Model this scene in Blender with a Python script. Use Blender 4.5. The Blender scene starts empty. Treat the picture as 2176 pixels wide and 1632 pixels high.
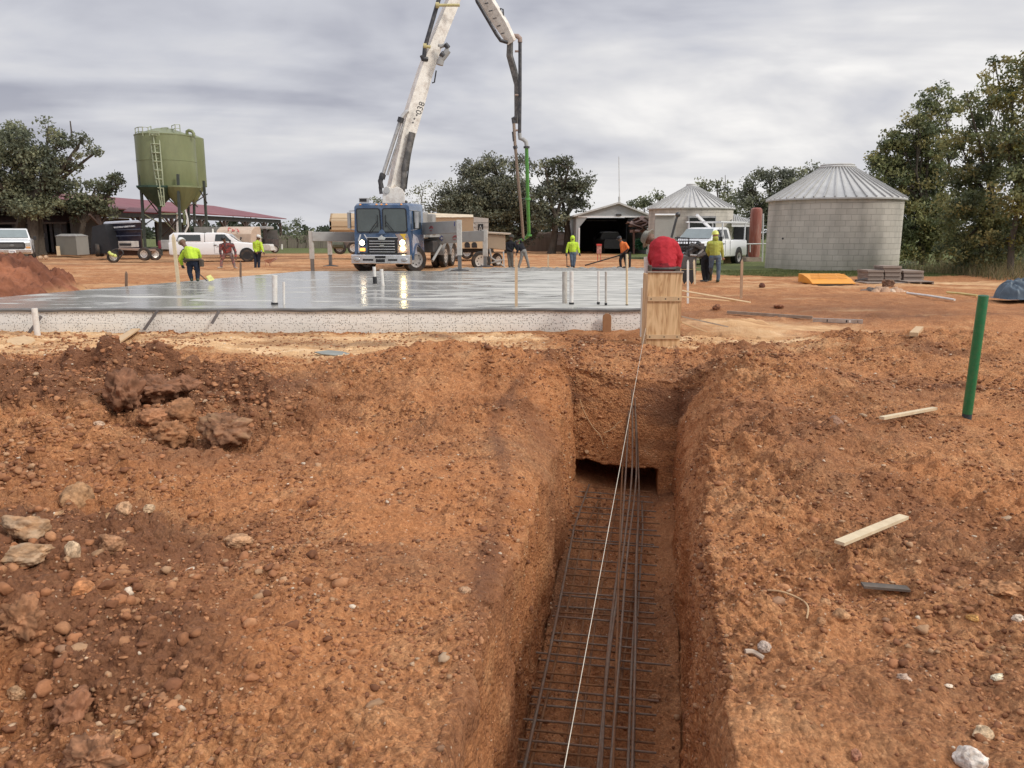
import bpy, math, random
import numpy as np
from mathutils import Vector, Matrix
S = bpy.context.scene
COL = S.collection
# ---------------------------------------------------------------- camera
H, F = 1.75, 1650.0
PITCH = math.atan(318.0 / F)
CP, SP = math.cos(PITCH), math.sin(PITCH)
cam_d = bpy.data.cameras.new('camera'); cam = bpy.data.objects.new('camera', cam_d); COL.objects.link(cam)
cam.location = (0, 0, H); cam.rotation_euler = (math.pi / 2 - PITCH, 0, 0)
cam_d.sensor_width = 36; cam_d.lens = 36 * F / 2176; cam_d.clip_end = 4000; cam_d.clip_start = 0.05
S.camera = cam
S.view_settings.view_transform = 'Standard'; S.view_settings.look = 'None'
S.view_settings.exposure = 0.14; S.view_settings.gamma = 1
# ---------------------------------------------------------------- world: overcast sky over a Nishita sky
SUN_EL, SUN_AZ = math.radians(38), math.radians(122)      # azimuth clockwise from +Y
W = bpy.data.worlds.new('World'); S.world = W; W.use_nodes = True
nt = W.node_tree; nt.nodes.clear(); N = nt.nodes.new; L = nt.links.new
def nd(tree, t, **k):
    n = tree.nodes.new(t)
    for a, b in k.items(): setattr(n, a, b)
    return n
sky = N('ShaderNodeTexSky'); sky.sky_type = 'NISHITA'; sky.sun_disc = False
sky.sun_elevation = SUN_EL; sky.sun_rotation = SUN_AZ; sky.air_density = 1.5; sky.dust_density = 4
tc = N('ShaderNodeTexCoord'); sep = N('ShaderNodeSeparateXYZ'); L(tc.outputs['Generated'], sep.inputs[0])
# project the view direction on a flat cloud layer so that clouds stretch towards the horizon
zz = N('ShaderNodeMath'); zz.operation = 'MAXIMUM'; L(sep.outputs['Z'], zz.inputs[0]); zz.inputs[1].default_value = 0.0
za = N('ShaderNodeMath'); za.operation = 'ADD'; L(zz.outputs[0], za.inputs[0]); za.inputs[1].default_value = 0.26
dx = N('ShaderNodeMath'); dx.operation = 'DIVIDE'; L(sep.outputs['X'], dx.inputs[0]); L(za.outputs[0], dx.inputs[1])
dy = N('ShaderNodeMath'); dy.operation = 'DIVIDE'; L(sep.outputs['Y'], dy.inputs[0]); L(za.outputs[0], dy.inputs[1])
cb = N('ShaderNodeCombineXYZ'); L(dx.outputs[0], cb.inputs[0]); L(dy.outputs[0], cb.inputs[1])
mp = N('ShaderNodeMapping'); mp.inputs['Rotation'].default_value = (0, 0, math.radians(-22)); mp.inputs['Scale'].default_value = (0.8, 1.05, 1); L(cb.outputs[0], mp.inputs[0])
n1 = N('ShaderNodeTexNoise'); n1.inputs['Scale'].default_value = 1.0; n1.inputs['Detail'].default_value = 5; n1.inputs['Roughness'].default_value = 0.5; n1.inputs['Distortion'].default_value = 0.9
L(mp.outputs[0], n1.inputs['Vector'])
n2 = N('ShaderNodeTexNoise'); n2.inputs['Scale'].default_value = 3.2; n2.inputs['Detail'].default_value = 5; n2.inputs['Roughness'].default_value = 0.5; n2.inputs['Distortion'].default_value = 0.25
L(mp.outputs[0], n2.inputs['Vector'])
mx = N('ShaderNodeMath'); mx.operation = 'MULTIPLY_ADD'; L(n2.outputs[0], mx.inputs[0]); mx.inputs[1].default_value = 0.34; L(n1.outputs[0], mx.inputs[2])
# brighter towards the right of the view
rb = N('ShaderNodeMath'); rb.operation = 'MULTIPLY_ADD'; L(sep.outputs['X'], rb.inputs[0]); rb.inputs[1].default_value = 0.19; L(mx.outputs[0], rb.inputs[2])
cr = N('ShaderNodeValToRGB'); e = cr.color_ramp.elements
e[0].position = 0.47; e[0].color = (0.36, 0.37, 0.44, 1); e[1].position = 0.84; e[1].color = (0.94, 0.92, 0.90, 1)
m_ = cr.color_ramp.elements.new(0.62); m_.color = (0.57, 0.578, 0.63, 1)
m_ = cr.color_ramp.elements.new(0.72); m_.color = (0.71, 0.706, 0.725, 1)
L(rb.outputs[0], cr.inputs[0])
# pale band just above the horizon
hz = N('ShaderNodeMapRange'); hz.inputs['From Min'].default_value = 0.02; hz.inputs['From Max'].default_value = 0.16; hz.inputs['To Min'].default_value = 0.55; hz.inputs['To Max'].default_value = 0; L(sep.outputs['Z'], hz.inputs[0])
mh = N('ShaderNodeMixRGB'); L(hz.outputs[0], mh.inputs[0]); L(cr.outputs[0], mh.inputs[1]); mh.inputs[2].default_value = (0.68, 0.68, 0.70, 1)
# an overcast sky is brighter overhead (above the frame)
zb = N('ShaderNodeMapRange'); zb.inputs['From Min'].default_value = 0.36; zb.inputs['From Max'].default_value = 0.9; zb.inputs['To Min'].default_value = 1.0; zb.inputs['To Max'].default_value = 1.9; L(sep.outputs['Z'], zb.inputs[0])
bgs = N('ShaderNodeBackground'); L(sky.outputs[0], bgs.inputs[0]); bgs.inputs[1].default_value = 0.06
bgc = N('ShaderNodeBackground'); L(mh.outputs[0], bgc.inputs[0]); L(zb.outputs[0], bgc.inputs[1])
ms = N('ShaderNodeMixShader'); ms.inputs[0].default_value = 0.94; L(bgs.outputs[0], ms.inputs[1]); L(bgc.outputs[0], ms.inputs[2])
wo = N('ShaderNodeOutputWorld'); L(ms.outputs[0], wo.inputs[0])
# ---------------------------------------------------------------- sun through the cloud
sd = bpy.data.lights.new('sun', 'SUN'); sd.energy = 1.5; sd.angle = math.radians(10); sd.color = (1, 0.955, 0.89)
so = bpy.data.objects.new('sun', sd); COL.objects.link(so)
sv = Vector((math.sin(SUN_AZ) * math.cos(SUN_EL), math.cos(SUN_AZ) * math.cos(SUN_EL), math.sin(SUN_EL)))
so.rotation_euler = (-sv).to_track_quat('-Z', 'Y').to_euler(); so.location = (20, 10, 30)

# ---------------------------------------------------------------- geometry of the view (pixels of the photograph -> world)
def P(u, v, Y):
    a = (u - 1088) / F; b = -(v - 816) / F
    t = Y / (CP + b * SP)
    return Vector((a * t, Y, H + (-SP + b * CP) * t))
def G(u, v, z):
    a = (u - 1088) / F; b = -(v - 816) / F
    t = (z - H) / (-SP + b * CP)
    return Vector((a * t, (CP + b * SP) * t, z))
def X(u, Y, v=520): return P(u, v, Y).x
def Z(v, Y): return P(1088, v, Y).z

def tang(u0, u1, Y, v=500):
    """centre x and radius of an upright cylinder at distance Y whose silhouette runs from u0 to u1"""
    w = CP + (816 - v) / F * SP; a0, a1 = math.atan((u0 - 1088) / F / w), math.atan((u1 - 1088) / F / w); c = (a0 + a1) / 2; d = abs(a1 - a0) / 2
    return Y * math.tan(c), Y / math.cos(c) * math.sin(d)

# ---------------------------------------------------------------- numpy noise
def _h(ix, iy, iz, seed):
    n = (ix.astype(np.int64) * 73856093) ^ (iy.astype(np.int64) * 19349663) ^ (iz.astype(np.int64) * 83492791) ^ (seed * 2654435761 % 4294967291)
    n = n & 0xffffffff
    n = ((n ^ (n >> 15)) * 2246822519) & 0xffffffff
    n = ((n ^ (n >> 13)) * 3266489917) & 0xffffffff
    return ((n ^ (n >> 16)) & 0xffffff) / 16777216.0
def vn2(x, y, seed=0):
    ix = np.floor(x); iy = np.floor(y); fx = x - ix; fy = y - iy
    fx = fx * fx * fx * (fx * (fx * 6 - 15) + 10); fy = fy * fy * fy * (fy * (fy * 6 - 15) + 10)
    z = np.zeros_like(ix)
    a = _h(ix, iy, z, seed); b = _h(ix + 1, iy, z, seed); c = _h(ix, iy + 1, z, seed); d = _h(ix + 1, iy + 1, z, seed)
    return (a + (b - a) * fx) * (1 - fy) + (c + (d - c) * fx) * fy - 0.5
def fbm(x, y, seed=0, oct=4, gain=0.5):
    r = 0; a = 1.0; f = 1.0
    for o in range(oct):
        cs, sn = math.cos(o * 1.1), math.sin(o * 1.1)
        r = r + a * vn2((x * cs - y * sn) * f, (x * sn + y * cs) * f, seed + o * 17); a *= gain; f *= 2.03
    return r
def clods(x, y, cell, prob, rmin, rmax, seed, flat=0.7):
    x = x / cell; y = y / cell; ix = np.floor(x); iy = np.floor(y); best = np.zeros_like(x); z = np.zeros_like(ix)
    for i in (-1, 0, 1):
        for j in (-1, 0, 1):
            cx = ix + i; cy = iy + j
            px = cx + _h(cx, cy, z, seed); py = cy + _h(cx, cy, z, seed + 1)
            r = rmin + (rmax - rmin) * _h(cx, cy, z, seed + 2) ** 1.4
            r = np.where(_h(cx, cy, z, seed + 3) < prob, r, 0)
            an = _h(cx, cy, z, seed + 4) * 6.28; el = 0.65 + 0.7 * _h(cx, cy, z, seed + 5)
            dx = x - px; dy = y - py
            ca = np.cos(an); sa = np.sin(an)
            d2 = (dx * ca + dy * sa) ** 2 * el + (dy * ca - dx * sa) ** 2 / el
            best = np.maximum(best, np.sqrt(np.maximum(0, r * r - d2)) * flat)
    return best * cell
def fbm3(V, f, seed, oct=4, gain=.55):
    r = 0; a_ = 1.0
    for o in range(oct):
        Q_ = V * f + o * 7.3; I = np.floor(Q_); W3 = Q_ - I; W3 = W3 * W3 * (3 - 2 * W3); t = 0
        for i in (0, 1):
            for j in (0, 1):
                for k in (0, 1):
                    t = t + _h(I[:, 0] + i, I[:, 1] + j, I[:, 2] + k, seed + o) * (W3[:, 0] if i else 1 - W3[:, 0]) * (W3[:, 1] if j else 1 - W3[:, 1]) * (W3[:, 2] if k else 1 - W3[:, 2])
        r = r + a_ * (t - .5); a_ *= gain; f *= 2.1
    return r
def clods3(V, cell, prob, rmin, rmax, seed):
    Q_ = V / cell; I = np.floor(Q_); best = np.zeros(len(V))
    for i in (-1, 0, 1):
        for j in (-1, 0, 1):
            for k in (-1, 0, 1):
                C = I + np.array([i, j, k]); c = [C[:, 0], C[:, 1], C[:, 2]]; r = np.where(_h(*c, seed + 3) < prob, rmin + (rmax - rmin) * _h(*c, seed + 4), 0)
                d2 = (Q_[:, 0] - C[:, 0] - _h(*c, seed)) ** 2 + (Q_[:, 1] - C[:, 1] - _h(*c, seed + 1)) ** 2 + (Q_[:, 2] - C[:, 2] - _h(*c, seed + 2)) ** 2; best = np.maximum(best, np.sqrt(np.maximum(0, r * r - d2)))
    return best * cell
def sst(a, b, x):
    t = np.clip((x - a) / (b - a), 0, 1); return t * t * (3 - 2 * t)

# ---------------------------------------------------------------- materials
def new_mat(name):
    m = bpy.data.materials.new(name); m.use_nodes = True; t = m.node_tree
    return m, t, t.nodes['Principled BSDF']
MC = {}
def mat(name, col, rough=0.6, metal=0.0, var=0.25, scale=3.0, bump=0.0, bscale=40.0, dirt=None, damt=0.4, dscale=1.5, spec=0.5, emit=None, estr=0, coat=0, stretch=None, trans=0):
    if name in MC: return MC[name]
    m, t, b = new_mat(name); MC[name] = m; n = lambda k: t.nodes.new(k); l = t.links.new
    tcn = n('ShaderNodeTexCoord'); vec = tcn.outputs['Object']
    if stretch:
        mpn = n('ShaderNodeMapping'); mpn.inputs['Scale'].default_value = stretch; l(vec, mpn.inputs[0]); vec = mpn.outputs[0]
    a = n('ShaderNodeTexNoise'); a.inputs['Scale'].default_value = scale; a.inputs['Detail'].default_value = 6; a.inputs['Roughness'].default_value = 0.65; l(vec, a.inputs['Vector'])
    r = n('ShaderNodeValToRGB'); r.color_ramp.elements[0].position = 0.3; r.color_ramp.elements[1].position = 0.7
    r.color_ramp.elements[0].color = (*[c * (1 - var) for c in col], 1); r.color_ramp.elements[1].color = (*[min(1, c * (1 + var)) for c in col], 1)
    l(a.outputs[0], r.inputs[0]); out = r.outputs[0]
    if dirt:
        d = n('ShaderNodeTexNoise'); d.inputs['Scale'].default_value = dscale; d.inputs['Detail'].default_value = 8; d.inputs['Roughness'].default_value = 0.75; l(vec, d.inputs['Vector'])
        mr = n('ShaderNodeMapRange'); mr.inputs['From Min'].default_value = 0.45; mr.inputs['From Max'].default_value = 0.65; mr.inputs['To Max'].default_value = damt; l(d.outputs[0], mr.inputs[0])
        x = n('ShaderNodeMixRGB'); l(mr.outputs[0], x.inputs[0]); l(out, x.inputs[1]); x.inputs[2].default_value = (*dirt, 1); out = x.outputs[0]
    l(out, b.inputs['Base Color']); b.inputs['Roughness'].default_value = rough; b.inputs['Metallic'].default_value = metal
    b.inputs['Specular IOR Level'].default_value = spec
    if coat: b.inputs['Coat Weight'].default_value = coat; b.inputs['Coat Roughness'].default_value = 0.1
    if trans: b.inputs['Transmission Weight'].default_value = trans
    if emit: b.inputs['Emission Color'].default_value = (*emit, 1); b.inputs['Emission Strength'].default_value = estr
    if bump:
        c = n('ShaderNodeTexNoise'); c.inputs['Scale'].default_value = bscale; c.inputs['Detail'].default_value = 5; l(vec, c.inputs['Vector'])
        bp = n('ShaderNodeBump'); bp.inputs['Strength'].default_value = 0.6; bp.inputs['Distance'].default_value = bump; l(c.outputs[0], bp.inputs['Height']); l(bp.outputs[0], b.inputs['Normal'])
    return m
def attr_mat(name, rough=0.8, bump=0.0, bscale=60, attr='col', spec=0.3, sub=0):
    m, t, b = new_mat(name); n = lambda k: t.nodes.new(k); l = t.links.new
    a = n('ShaderNodeAttribute'); a.attribute_name = attr
    tcn = n('ShaderNodeTexCoord'); q = n('ShaderNodeTexNoise'); q.inputs['Scale'].default_value = bscale * .5; q.inputs['Detail'].default_value = 4; l(tcn.outputs['Object'], q.inputs['Vector'])
    mr = n('ShaderNodeMapRange'); mr.inputs['To Min'].default_value = .6; mr.inputs['To Max'].default_value = 1.4; l(q.outputs[0], mr.inputs[0])
    x = n('ShaderNodeVectorMath'); x.operation = 'SCALE'; l(a.outputs['Color'], x.inputs[0]); l(mr.outputs[0], x.inputs['Scale'])
    l(x.outputs[0], b.inputs['Base Color']); b.inputs['Roughness'].default_value = rough; b.inputs['Specular IOR Level'].default_value = spec
    if bump:
        c = n('ShaderNodeTexNoise'); c.inputs['Scale'].default_value = bscale; c.inputs['Detail'].default_value = 5; l(tcn.outputs['Object'], c.inputs['Vector'])
        bp = n('ShaderNodeBump'); bp.inputs['Strength'].default_value = 0.7; bp.inputs['Distance'].default_value = bump; l(c.outputs[0], bp.inputs['Height']); l(bp.outputs[0], b.inputs['Normal'])
    return m

# ---------------------------------------------------------------- objects
def tag(o, label=None, cat=None, group=None, kind=None):
    if label: o['label'] = label
    if cat: o['category'] = cat
    if group: o['group'] = group
    if kind: o['kind'] = kind
    return o
def thing(name, label, cat, loc=(0, 0, 0), rz=0, group=None, rot=None):
    o = bpy.data.objects.new(name, None); COL.objects.link(o); o.empty_display_size = 0.1
    o.location = loc; o.rotation_euler = rot or (0, 0, rz)
    return tag(o, label, cat, group)
def np_mesh(name, V, Fc, mats, smooth=False, color=None, tri=False):
    me = bpy.data.meshes.new(name); V = np.asarray(V, dtype=np.float32); Fc = np.asarray(Fc, dtype=np.int32)
    k = Fc.shape[1]; me.vertices.add(len(V)); me.vertices.foreach_set('co', V.ravel())
    me.loops.add(Fc.size); me.loops.foreach_set('vertex_index', Fc.ravel())
    me.polygons.add(len(Fc)); me.polygons.foreach_set('loop_start', np.arange(0, Fc.size, k, dtype=np.int32))
    try: me.polygons.foreach_set('loop_total', np.full(len(Fc), k, dtype=np.int32))
    except Exception: pass
    if smooth: me.polygons.foreach_set('use_smooth', np.ones(len(Fc), dtype=bool))
    if color is not None:
        at = me.color_attributes.new('col', 'FLOAT_COLOR', 'POINT')
        c4 = np.ones((len(V), 4), dtype=np.float32); c4[:, :3] = color; at.data.foreach_set('color', c4.ravel())
    for m in (mats if isinstance(mats, (list, tuple)) else [mats]): me.materials.append(m)
    me.update(calc_edges=True); me.validate()
    return me
def link(name, me, parent=None, loc=None):
    o = bpy.data.objects.new(name, me); COL.objects.link(o)
    if parent is not None: o.parent = parent
    if loc is not None: o.location = loc
    return o

class MB:
    """collects shapes and links them as ONE mesh object"""
    def __init__(s): s.v = []; s.f = []; s.mi = []; s.cur = 0
    def add(s, vs, fs):
        b = len(s.v); s.v += [tuple(p) for p in vs]
        for f in fs: s.f.append([i + b for i in f]); s.mi.append(s.cur)
        return s
    def box(s, c, size, rot=None):
        hx, hy, hz = size[0] / 2, size[1] / 2, size[2] / 2
        vs = [Vector((x, y, z)) for x in (-hx, hx) for y in (-hy, hy) for z in (-hz, hz)]
        if rot is not None:
            R = rot if isinstance(rot, Matrix) else Matrix.Rotation(rot, 3, 'Z'); vs = [R @ p for p in vs]
        c = Vector(c)
        return s.add([p + c for p in vs], [(0, 1, 3, 2), (4, 6, 7, 5), (0, 4, 5, 1), (2, 3, 7, 6), (0, 2, 6, 4), (1, 5, 7, 3)])
    def bar(s, a, b, w, h, up=(0, 0, 1)):
        a = Vector(a); b = Vector(b); d = (b - a); ln = d.length; d.normalize(); u = Vector(up)
        sd = d.cross(u)
        if sd.length < 1e-4: sd = d.cross(Vector((0, 1, 0)))
        sd.normalize(); u = sd.cross(d)
        vs = []
        for p in (a, b):
            for i, j in ((-1, -1), (1, -1), (1, 1), (-1, 1)): vs.append(p + sd * (i * w / 2) + u * (j * h / 2))
        return s.add(vs, [(3, 2, 1, 0), (4, 5, 6, 7), (0, 1, 5, 4), (1, 2, 6, 5), (2, 3, 7, 6), (3, 0, 4, 7)])
    def tube(s, pts, r, n=8, cap=True):
        pts = [Vector(p) for p in pts]; m = len(pts); rs = r if isinstance(r, (list, tuple)) else [r] * m
        vs = []; prev = None
        for i, p in enumerate(pts):
            t = (pts[min(i + 1, m - 1)] - pts[max(i - 1, 0)])
            if t.length < 1e-9: t = Vector((0, 0, 1))
            t.normalize()
            if prev is None:
                a = t.cross(Vector((0, 0, 1)))
                if a.length < 0.1: a = t.cross(Vector((0, 1, 0)))
            else: a = prev - t * prev.dot(t)
            a.normalize(); prev = a; b = t.cross(a)
            for k in range(n):
                an = 2 * math.pi * k / n; vs.append(p + (a * math.cos(an) + b * math.sin(an)) * rs[i])
        fs = [(i * n + k, i * n + (k + 1) % n, (i + 1) * n + (k + 1) % n, (i + 1) * n + k) for i in range(m - 1) for k in range(n)]
        if cap: fs += [tuple(range(n - 1, -1, -1)), tuple(range((m - 1) * n, m * n))]
        return s.add(vs, fs)
    def lathe(s, c, prof, n=24, ax='Z', cap=True):
        c = Vector(c); vs = []
        for r, z in prof:
            for k in range(n):
                an = 2 * math.pi * k / n; x, y = r * math.cos(an), r * math.sin(an)
                vs.append(c + (Vector((x, y, z)) if ax == 'Z' else Vector((z, x, y)) if ax == 'X' else Vector((y, z, x))))
        m = len(prof)
        fs = [(i * n + k, i * n + (k + 1) % n, (i + 1) * n + (k + 1) % n, (i + 1) * n + k) for i in range(m - 1) for k in range(n)]
        if cap: fs += [tuple(range(n - 1, -1, -1)), tuple(range((m - 1) * n, m * n))]
        return s.add(vs, fs)
    def prism(s, poly, axis, a, b):
        """poly: 2D outline; extruded along axis from a to b"""
        def mk(p, w): return {'X': (w, p[0], p[1]), 'Y': (p[0], w, p[1]), 'Z': (p[0], p[1], w)}[axis]
        n = len(poly); vs = [mk(p, a) for p in poly] + [mk(p, b) for p in poly]
        return s.add(vs, [tuple(range(n - 1, -1, -1)), tuple(range(n, 2 * n))] + [(i, (i + 1) % n, n + (i + 1) % n, n + i) for i in range(n)])
    def loft(s, rings):
        n = len(rings[0]); vs = [p for r in rings for p in r]
        fs = [(i * n + k, i * n + (k + 1) % n, (i + 1) * n + (k + 1) % n, (i + 1) * n + k) for i in range(len(rings) - 1) for k in range(n)]
        return s.add(vs, fs + [tuple(range(n - 1, -1, -1)), tuple(range((len(rings) - 1) * n, len(rings) * n))])
    def quad(s, *p): return s.add(p, [tuple(range(len(p)))])
    def sph(s, c, r, n=10, m=7):
        r = r if isinstance(r, (list, tuple)) else (r, r, r); c = Vector(c)
        vs = [c + Vector((r[0] * math.sin(math.pi * i / m) * math.cos(2 * math.pi * k / n), r[1] * math.sin(math.pi * i / m) * math.sin(2 * math.pi * k / n), r[2] * math.cos(math.pi * i / m))) for i in range(1, m) for k in range(n)]
        t = len(vs); vs += [c + Vector((0, 0, r[2])), c - Vector((0, 0, r[2]))]
        fs = [(i * n + k, (i + 1) * n + k, (i + 1) * n + (k + 1) % n, i * n + (k + 1) % n) for i in range(m - 2) for k in range(n)]
        fs += [(t, k, (k + 1) % n) for k in range(n)] + [(t + 1, (m - 2) * n + (k + 1) % n, (m - 2) * n + k) for k in range(n)]
        return s.add(vs, fs)
    def build(s, name, mats, parent=None, world=True, smooth=False, bevel=0, loc=None):
        """world=True: points are world coordinates and get taken into an unrotated parent's frame"""
        me = bpy.data.meshes.new(name); off = Vector((0, 0, 0))
        if world and parent is not None:
            q = parent
            while q is not None: off += q.location; q = q.parent
        if loc is not None: off = Vector(loc)
        me.from_pydata([(p[0] - off.x, p[1] - off.y, p[2] - off.z) for p in s.v], [], s.f)
        for m in (mats if isinstance(mats, (list, tuple)) else [mats]): me.materials.append(m)
        me.polygons.foreach_set('material_index', s.mi)
        me.update()
        if smooth:
            me.polygons.foreach_set('use_smooth', [True] * len(me.polygons))
        o = link(name, me, parent, loc)
        if smooth:
            try: me.set_sharp_from_angle(angle=math.radians(40))
            except Exception: pass
        if bevel:
            bm_ = o.modifiers.new('bevel', 'BEVEL'); bm_.width = bevel; bm_.segments = 2; bm_.limit_method = 'ANGLE'; bm_.angle_limit = math.radians(35)
        return o
def solo(mb, name, mats, label, cat, loc, group=None, **k):
    return tag(mb.build(name, mats, None, loc=loc, **k), label, cat, group)
# ================================================================ GROUND
YAW = math.atan2(292 / F, 1.018)
TD = np.array([math.sin(YAW), math.cos(YAW)]); TN = np.array([math.cos(YAW), -math.sin(YAW)])
DEP, SE = 1.5, 9.35
def toxy(q, s): return q * TN[0] + s * TD[0], q * TN[1] + s * TD[1]
def toqs(x, y): return x * TN[0] + y * TN[1], x * TD[0] + y * TD[1]
ip = lambda s, xs, ys: np.interp(s, xs, ys)
qLf = lambda s: ip(s, [0, 2.3, 4.2, 8, 9.3], [-.5, -.58, -.70, -.82, -.87])
qRf = lambda s: ip(s, [0, 4.2, 9.3], [.26, .31, .42])
qLl = lambda s: ip(s, [0, 2.3, 4.2, 5.6, 7.2, 8.4, 9.5, 12], [-.6, -.66, -.90, -1.06, -1.50, -1.45, -1.15, -1.1])
qRl = lambda s: ip(s, [0, 2.3, 4.7, 5.7, 8.4, 9.5, 12], [.33, .36, .44, .56, .98, 1.05, 1.0])
def gauss(x, y, cx, cy, sx, sy, h, rot=0):
    c, sn = math.cos(rot), math.sin(rot); dx, dy = x - cx, y - cy
    return h * np.exp(-((dx * c + dy * sn) / sx) ** 2 - ((dy * c - dx * sn) / sy) ** 2)
def hg(x, y):
    """large shape of the ground"""
    z = 0.25 * sst(15, 29, y) - 0.07 * np.exp(-((y - 14.3) / 1.6) ** 2)
    z = z - 0.14 * sst(36, 48, y)
    z = z + gauss(x, y, -6.0, 6.2, 1.9, 1.9, .85, .5) + gauss(x, y, -4.15, 8.0, .6, .45, .34) + gauss(x, y, -3.1, 7.9, .8, .45, .34, -.1) + gauss(x, y, -3.9, 6.9, .9, .8, .10) + gauss(x, y, -2.6, 3.3, 1.0, 1.1, .34)
    z = z + gauss(x, y, -.9, 9.2, 1.7, .85, .44) + gauss(x, y, -.9, 5.2, .5, 1.7, .09, -.1) + gauss(x, y, 2.95, 9.0, .75, .8, .32) + gauss(x, y, 4.2, 11.6, 1.6, .5, .13) + gauss(x, y, 1.0, 11.2, 1.2, .4, .08)
    z = z + - gauss(x, y, -2.0, 6.4, 1.3, 1.0, .13)
    z = z + gauss(x, y, 5.6, 13.2, .9, .6, .16) + gauss(x, y, 7.2, 12.0, 1.5, .8, .2) + gauss(x, y, 2.35, 6.5, .5, 1.6, .12, -.2) + (gauss(x, y, -4.4, 7.3, 2.2, 1.5, 1) + gauss(x, y, -2.5, 3.0, 1.0, 1.3, .8) + gauss(x, y, -4.6, 5.0, 1.2, 1.2, .7)) * .30 * fbm(x * 1.7 + 3, y * 1.7, 120, 4)
    z = z + gauss(x, y, 3.9, 14.5, 1.3, .6, .26) + gauss(x, y, 9.5, 15.5, 2.2, .7, .2) + gauss(x, y, 11.5, 12.5, 1.8, .7, .22)
    z = z - .10 * gauss(x, y, 4.2, 5.6, .6, 3., 1, -.2)
    z = z + .09 * fbm(x * .6, y * .6, 5, 3) * (1 - sst(13.5, 15, y)) + .05 * fbm(x * 1.9, y * 1.9, 7, 3) * (1 - sst(11.5, 13, y)) + .05 * fbm(x * .35 + 9, y * .35, 6, 3)
    return z
# ---- near sheet: a fan of rows across the trench, measured along the surface so the walls have real detail
rows = [1.15]
while rows[-1] < 14.6:
    s_ = rows[-1]
    if SE - .02 < s_ < SE + .30: d_ = .0022
    elif SE + .30 <= s_ < SE + .6: d_ = .008
    else: d_ = min(.0125, max(.0068, .00050 * s_ * s_))
    rows.append(s_ + d_)
sr = np.array(rows); NR = len(sr)
fan = (sr + 1.6)
uL = np.linspace(1, 0, 560); uR = np.linspace(0, 1, 440)
NW, NF = 100, 80
A = []; Q = []; T = []; R_ = []      # arc, lateral, depth(0..1), ground-ness
lip0 = 0.0
t_end = 1 - sst(SE, SE + .30, sr) * .96 - sst(SE + .3, SE + .9, sr) * .04     # how deep this row is cut
ql, qlf, qr, qrf = qLl(sr), qLf(sr), qRl(sr), qRf(sr)
lat = []
lat.append(ql[:, None] - uL[None, :] * 1.02 * fan[:, None])                       # left ground
zk = [np.zeros((NR, len(uL)))]
w = np.linspace(0, 1, NW + 1)[1:]
brk = .30
# left wall: 0..brk = slumped shoulder, rest = cut face
zb = ip(sr, [0, 4, 6, 7.5, 9.3], [-.05, -.08, -.20, -.36, -.30])
def wall(qa, qb, zb, rev=False):
    k = np.clip(w / brk, 0, 1)[None, :]; m = np.clip((w - brk) / (1 - brk), 0, 1)[None, :]
    qmid = qb + np.sign(qa - qb) * .05
    q = qa[:, None] + (qmid - qa)[:, None] * (k ** 0.8) + (qb - qmid)[:, None] * m
    z = zb[:, None] * (k ** 1.7) + (-DEP - zb)[:, None] * m
    return q, z
qa, za_ = wall(ql, qlf, zb); lat.append(qa); zk.append(za_)
fl = np.linspace(0, 1, NF + 1)[1:-1]
lat.append(qlf[:, None] + (qrf - qlf)[:, None] * fl); zk.append(np.full((NR, len(fl)), -DEP) + .06 * (2 * fl[None, :] - 1) ** 4)
zbr = ip(sr, [0, 4, 6, 8, 9.3], [-.12, -.16, -.34, -.5, -.5])
qb_, zb_ = wall(qr, qrf, zbr); lat.append(qb_[:, ::-1]); zk.append(zb_[:, ::-1])
lat.append(qr[:, None] + uR[None, :] * .95 * fan[:, None]); zk.append(np.zeros((NR, len(uR))))
QQ = np.concatenate(lat, 1); ZZ = np.concatenate(zk, 1); NCc = QQ.shape[1]
TT = t_end[:, None] * np.ones((1, NCc)); SS = sr[:, None] * np.ones((1, NCc))
cut = np.clip(-ZZ / DEP, 0, 1)
# the end face: deepest columns keep their depth and rise steeply
ZC = ZZ * TT
xx, yy = toxy(QQ, SS)
onground = np.where(ZC > -.02, 1.0, np.clip(1 + (ZC + .02) / .35, 0, 1))
zg = hg(xx, yy)
ZW = ZC + zg
# surface coordinates for the noise: continuous over ground, faces and floor
AA = xx + .92 * ZC; AS = yy + 1.13 * ZC
# dark cavity at the foot of the end face: push it back
face = sst(SE - .01, SE + .012, SS) * (1 - sst(SE + .31, SE + .4, SS))
cav = sst(-1.16, -1.22, ZC + .04 * fbm(QQ * 6, SS * 0, 31, 3)) * sst(-.86, -.83, QQ) * (1 - sst(.17, .20, QQ)) * sst(SE - .02, SE + .012, SS)
# normals of the plain surface
def normals(x, y, z):
    du = np.stack([np.gradient(x, axis=1), np.gradient(y, axis=1), np.gradient(z, axis=1)], -1)
    dv = np.stack([np.gradient(x, axis=0), np.gradient(y, axis=0), np.gradient(z, axis=0)], -1)
    n = np.cross(du, dv); n /= np.linalg.norm(n, axis=-1, keepdims=True) + 1e-12
    return n
NV = normals(xx, yy, ZW)
wallness = 1 - np.clip(NV[..., 2], 0, 1)
isf = (ZZ < -DEP + .08) & (TT > .98)                              # trench floor
wx = AA + .05 * fbm(AA * 3.5, AS * 3.5, 2, 2); wy = AS + .05 * fbm(AA * 3.5 + 40, AS * 3.5, 3, 2)
vx = AA + .010 * fbm(AA * 18, AS * 18, 4, 2); vy = AS + .010 * fbm(AA * 18 + 40, AS * 18, 8, 2)
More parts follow.
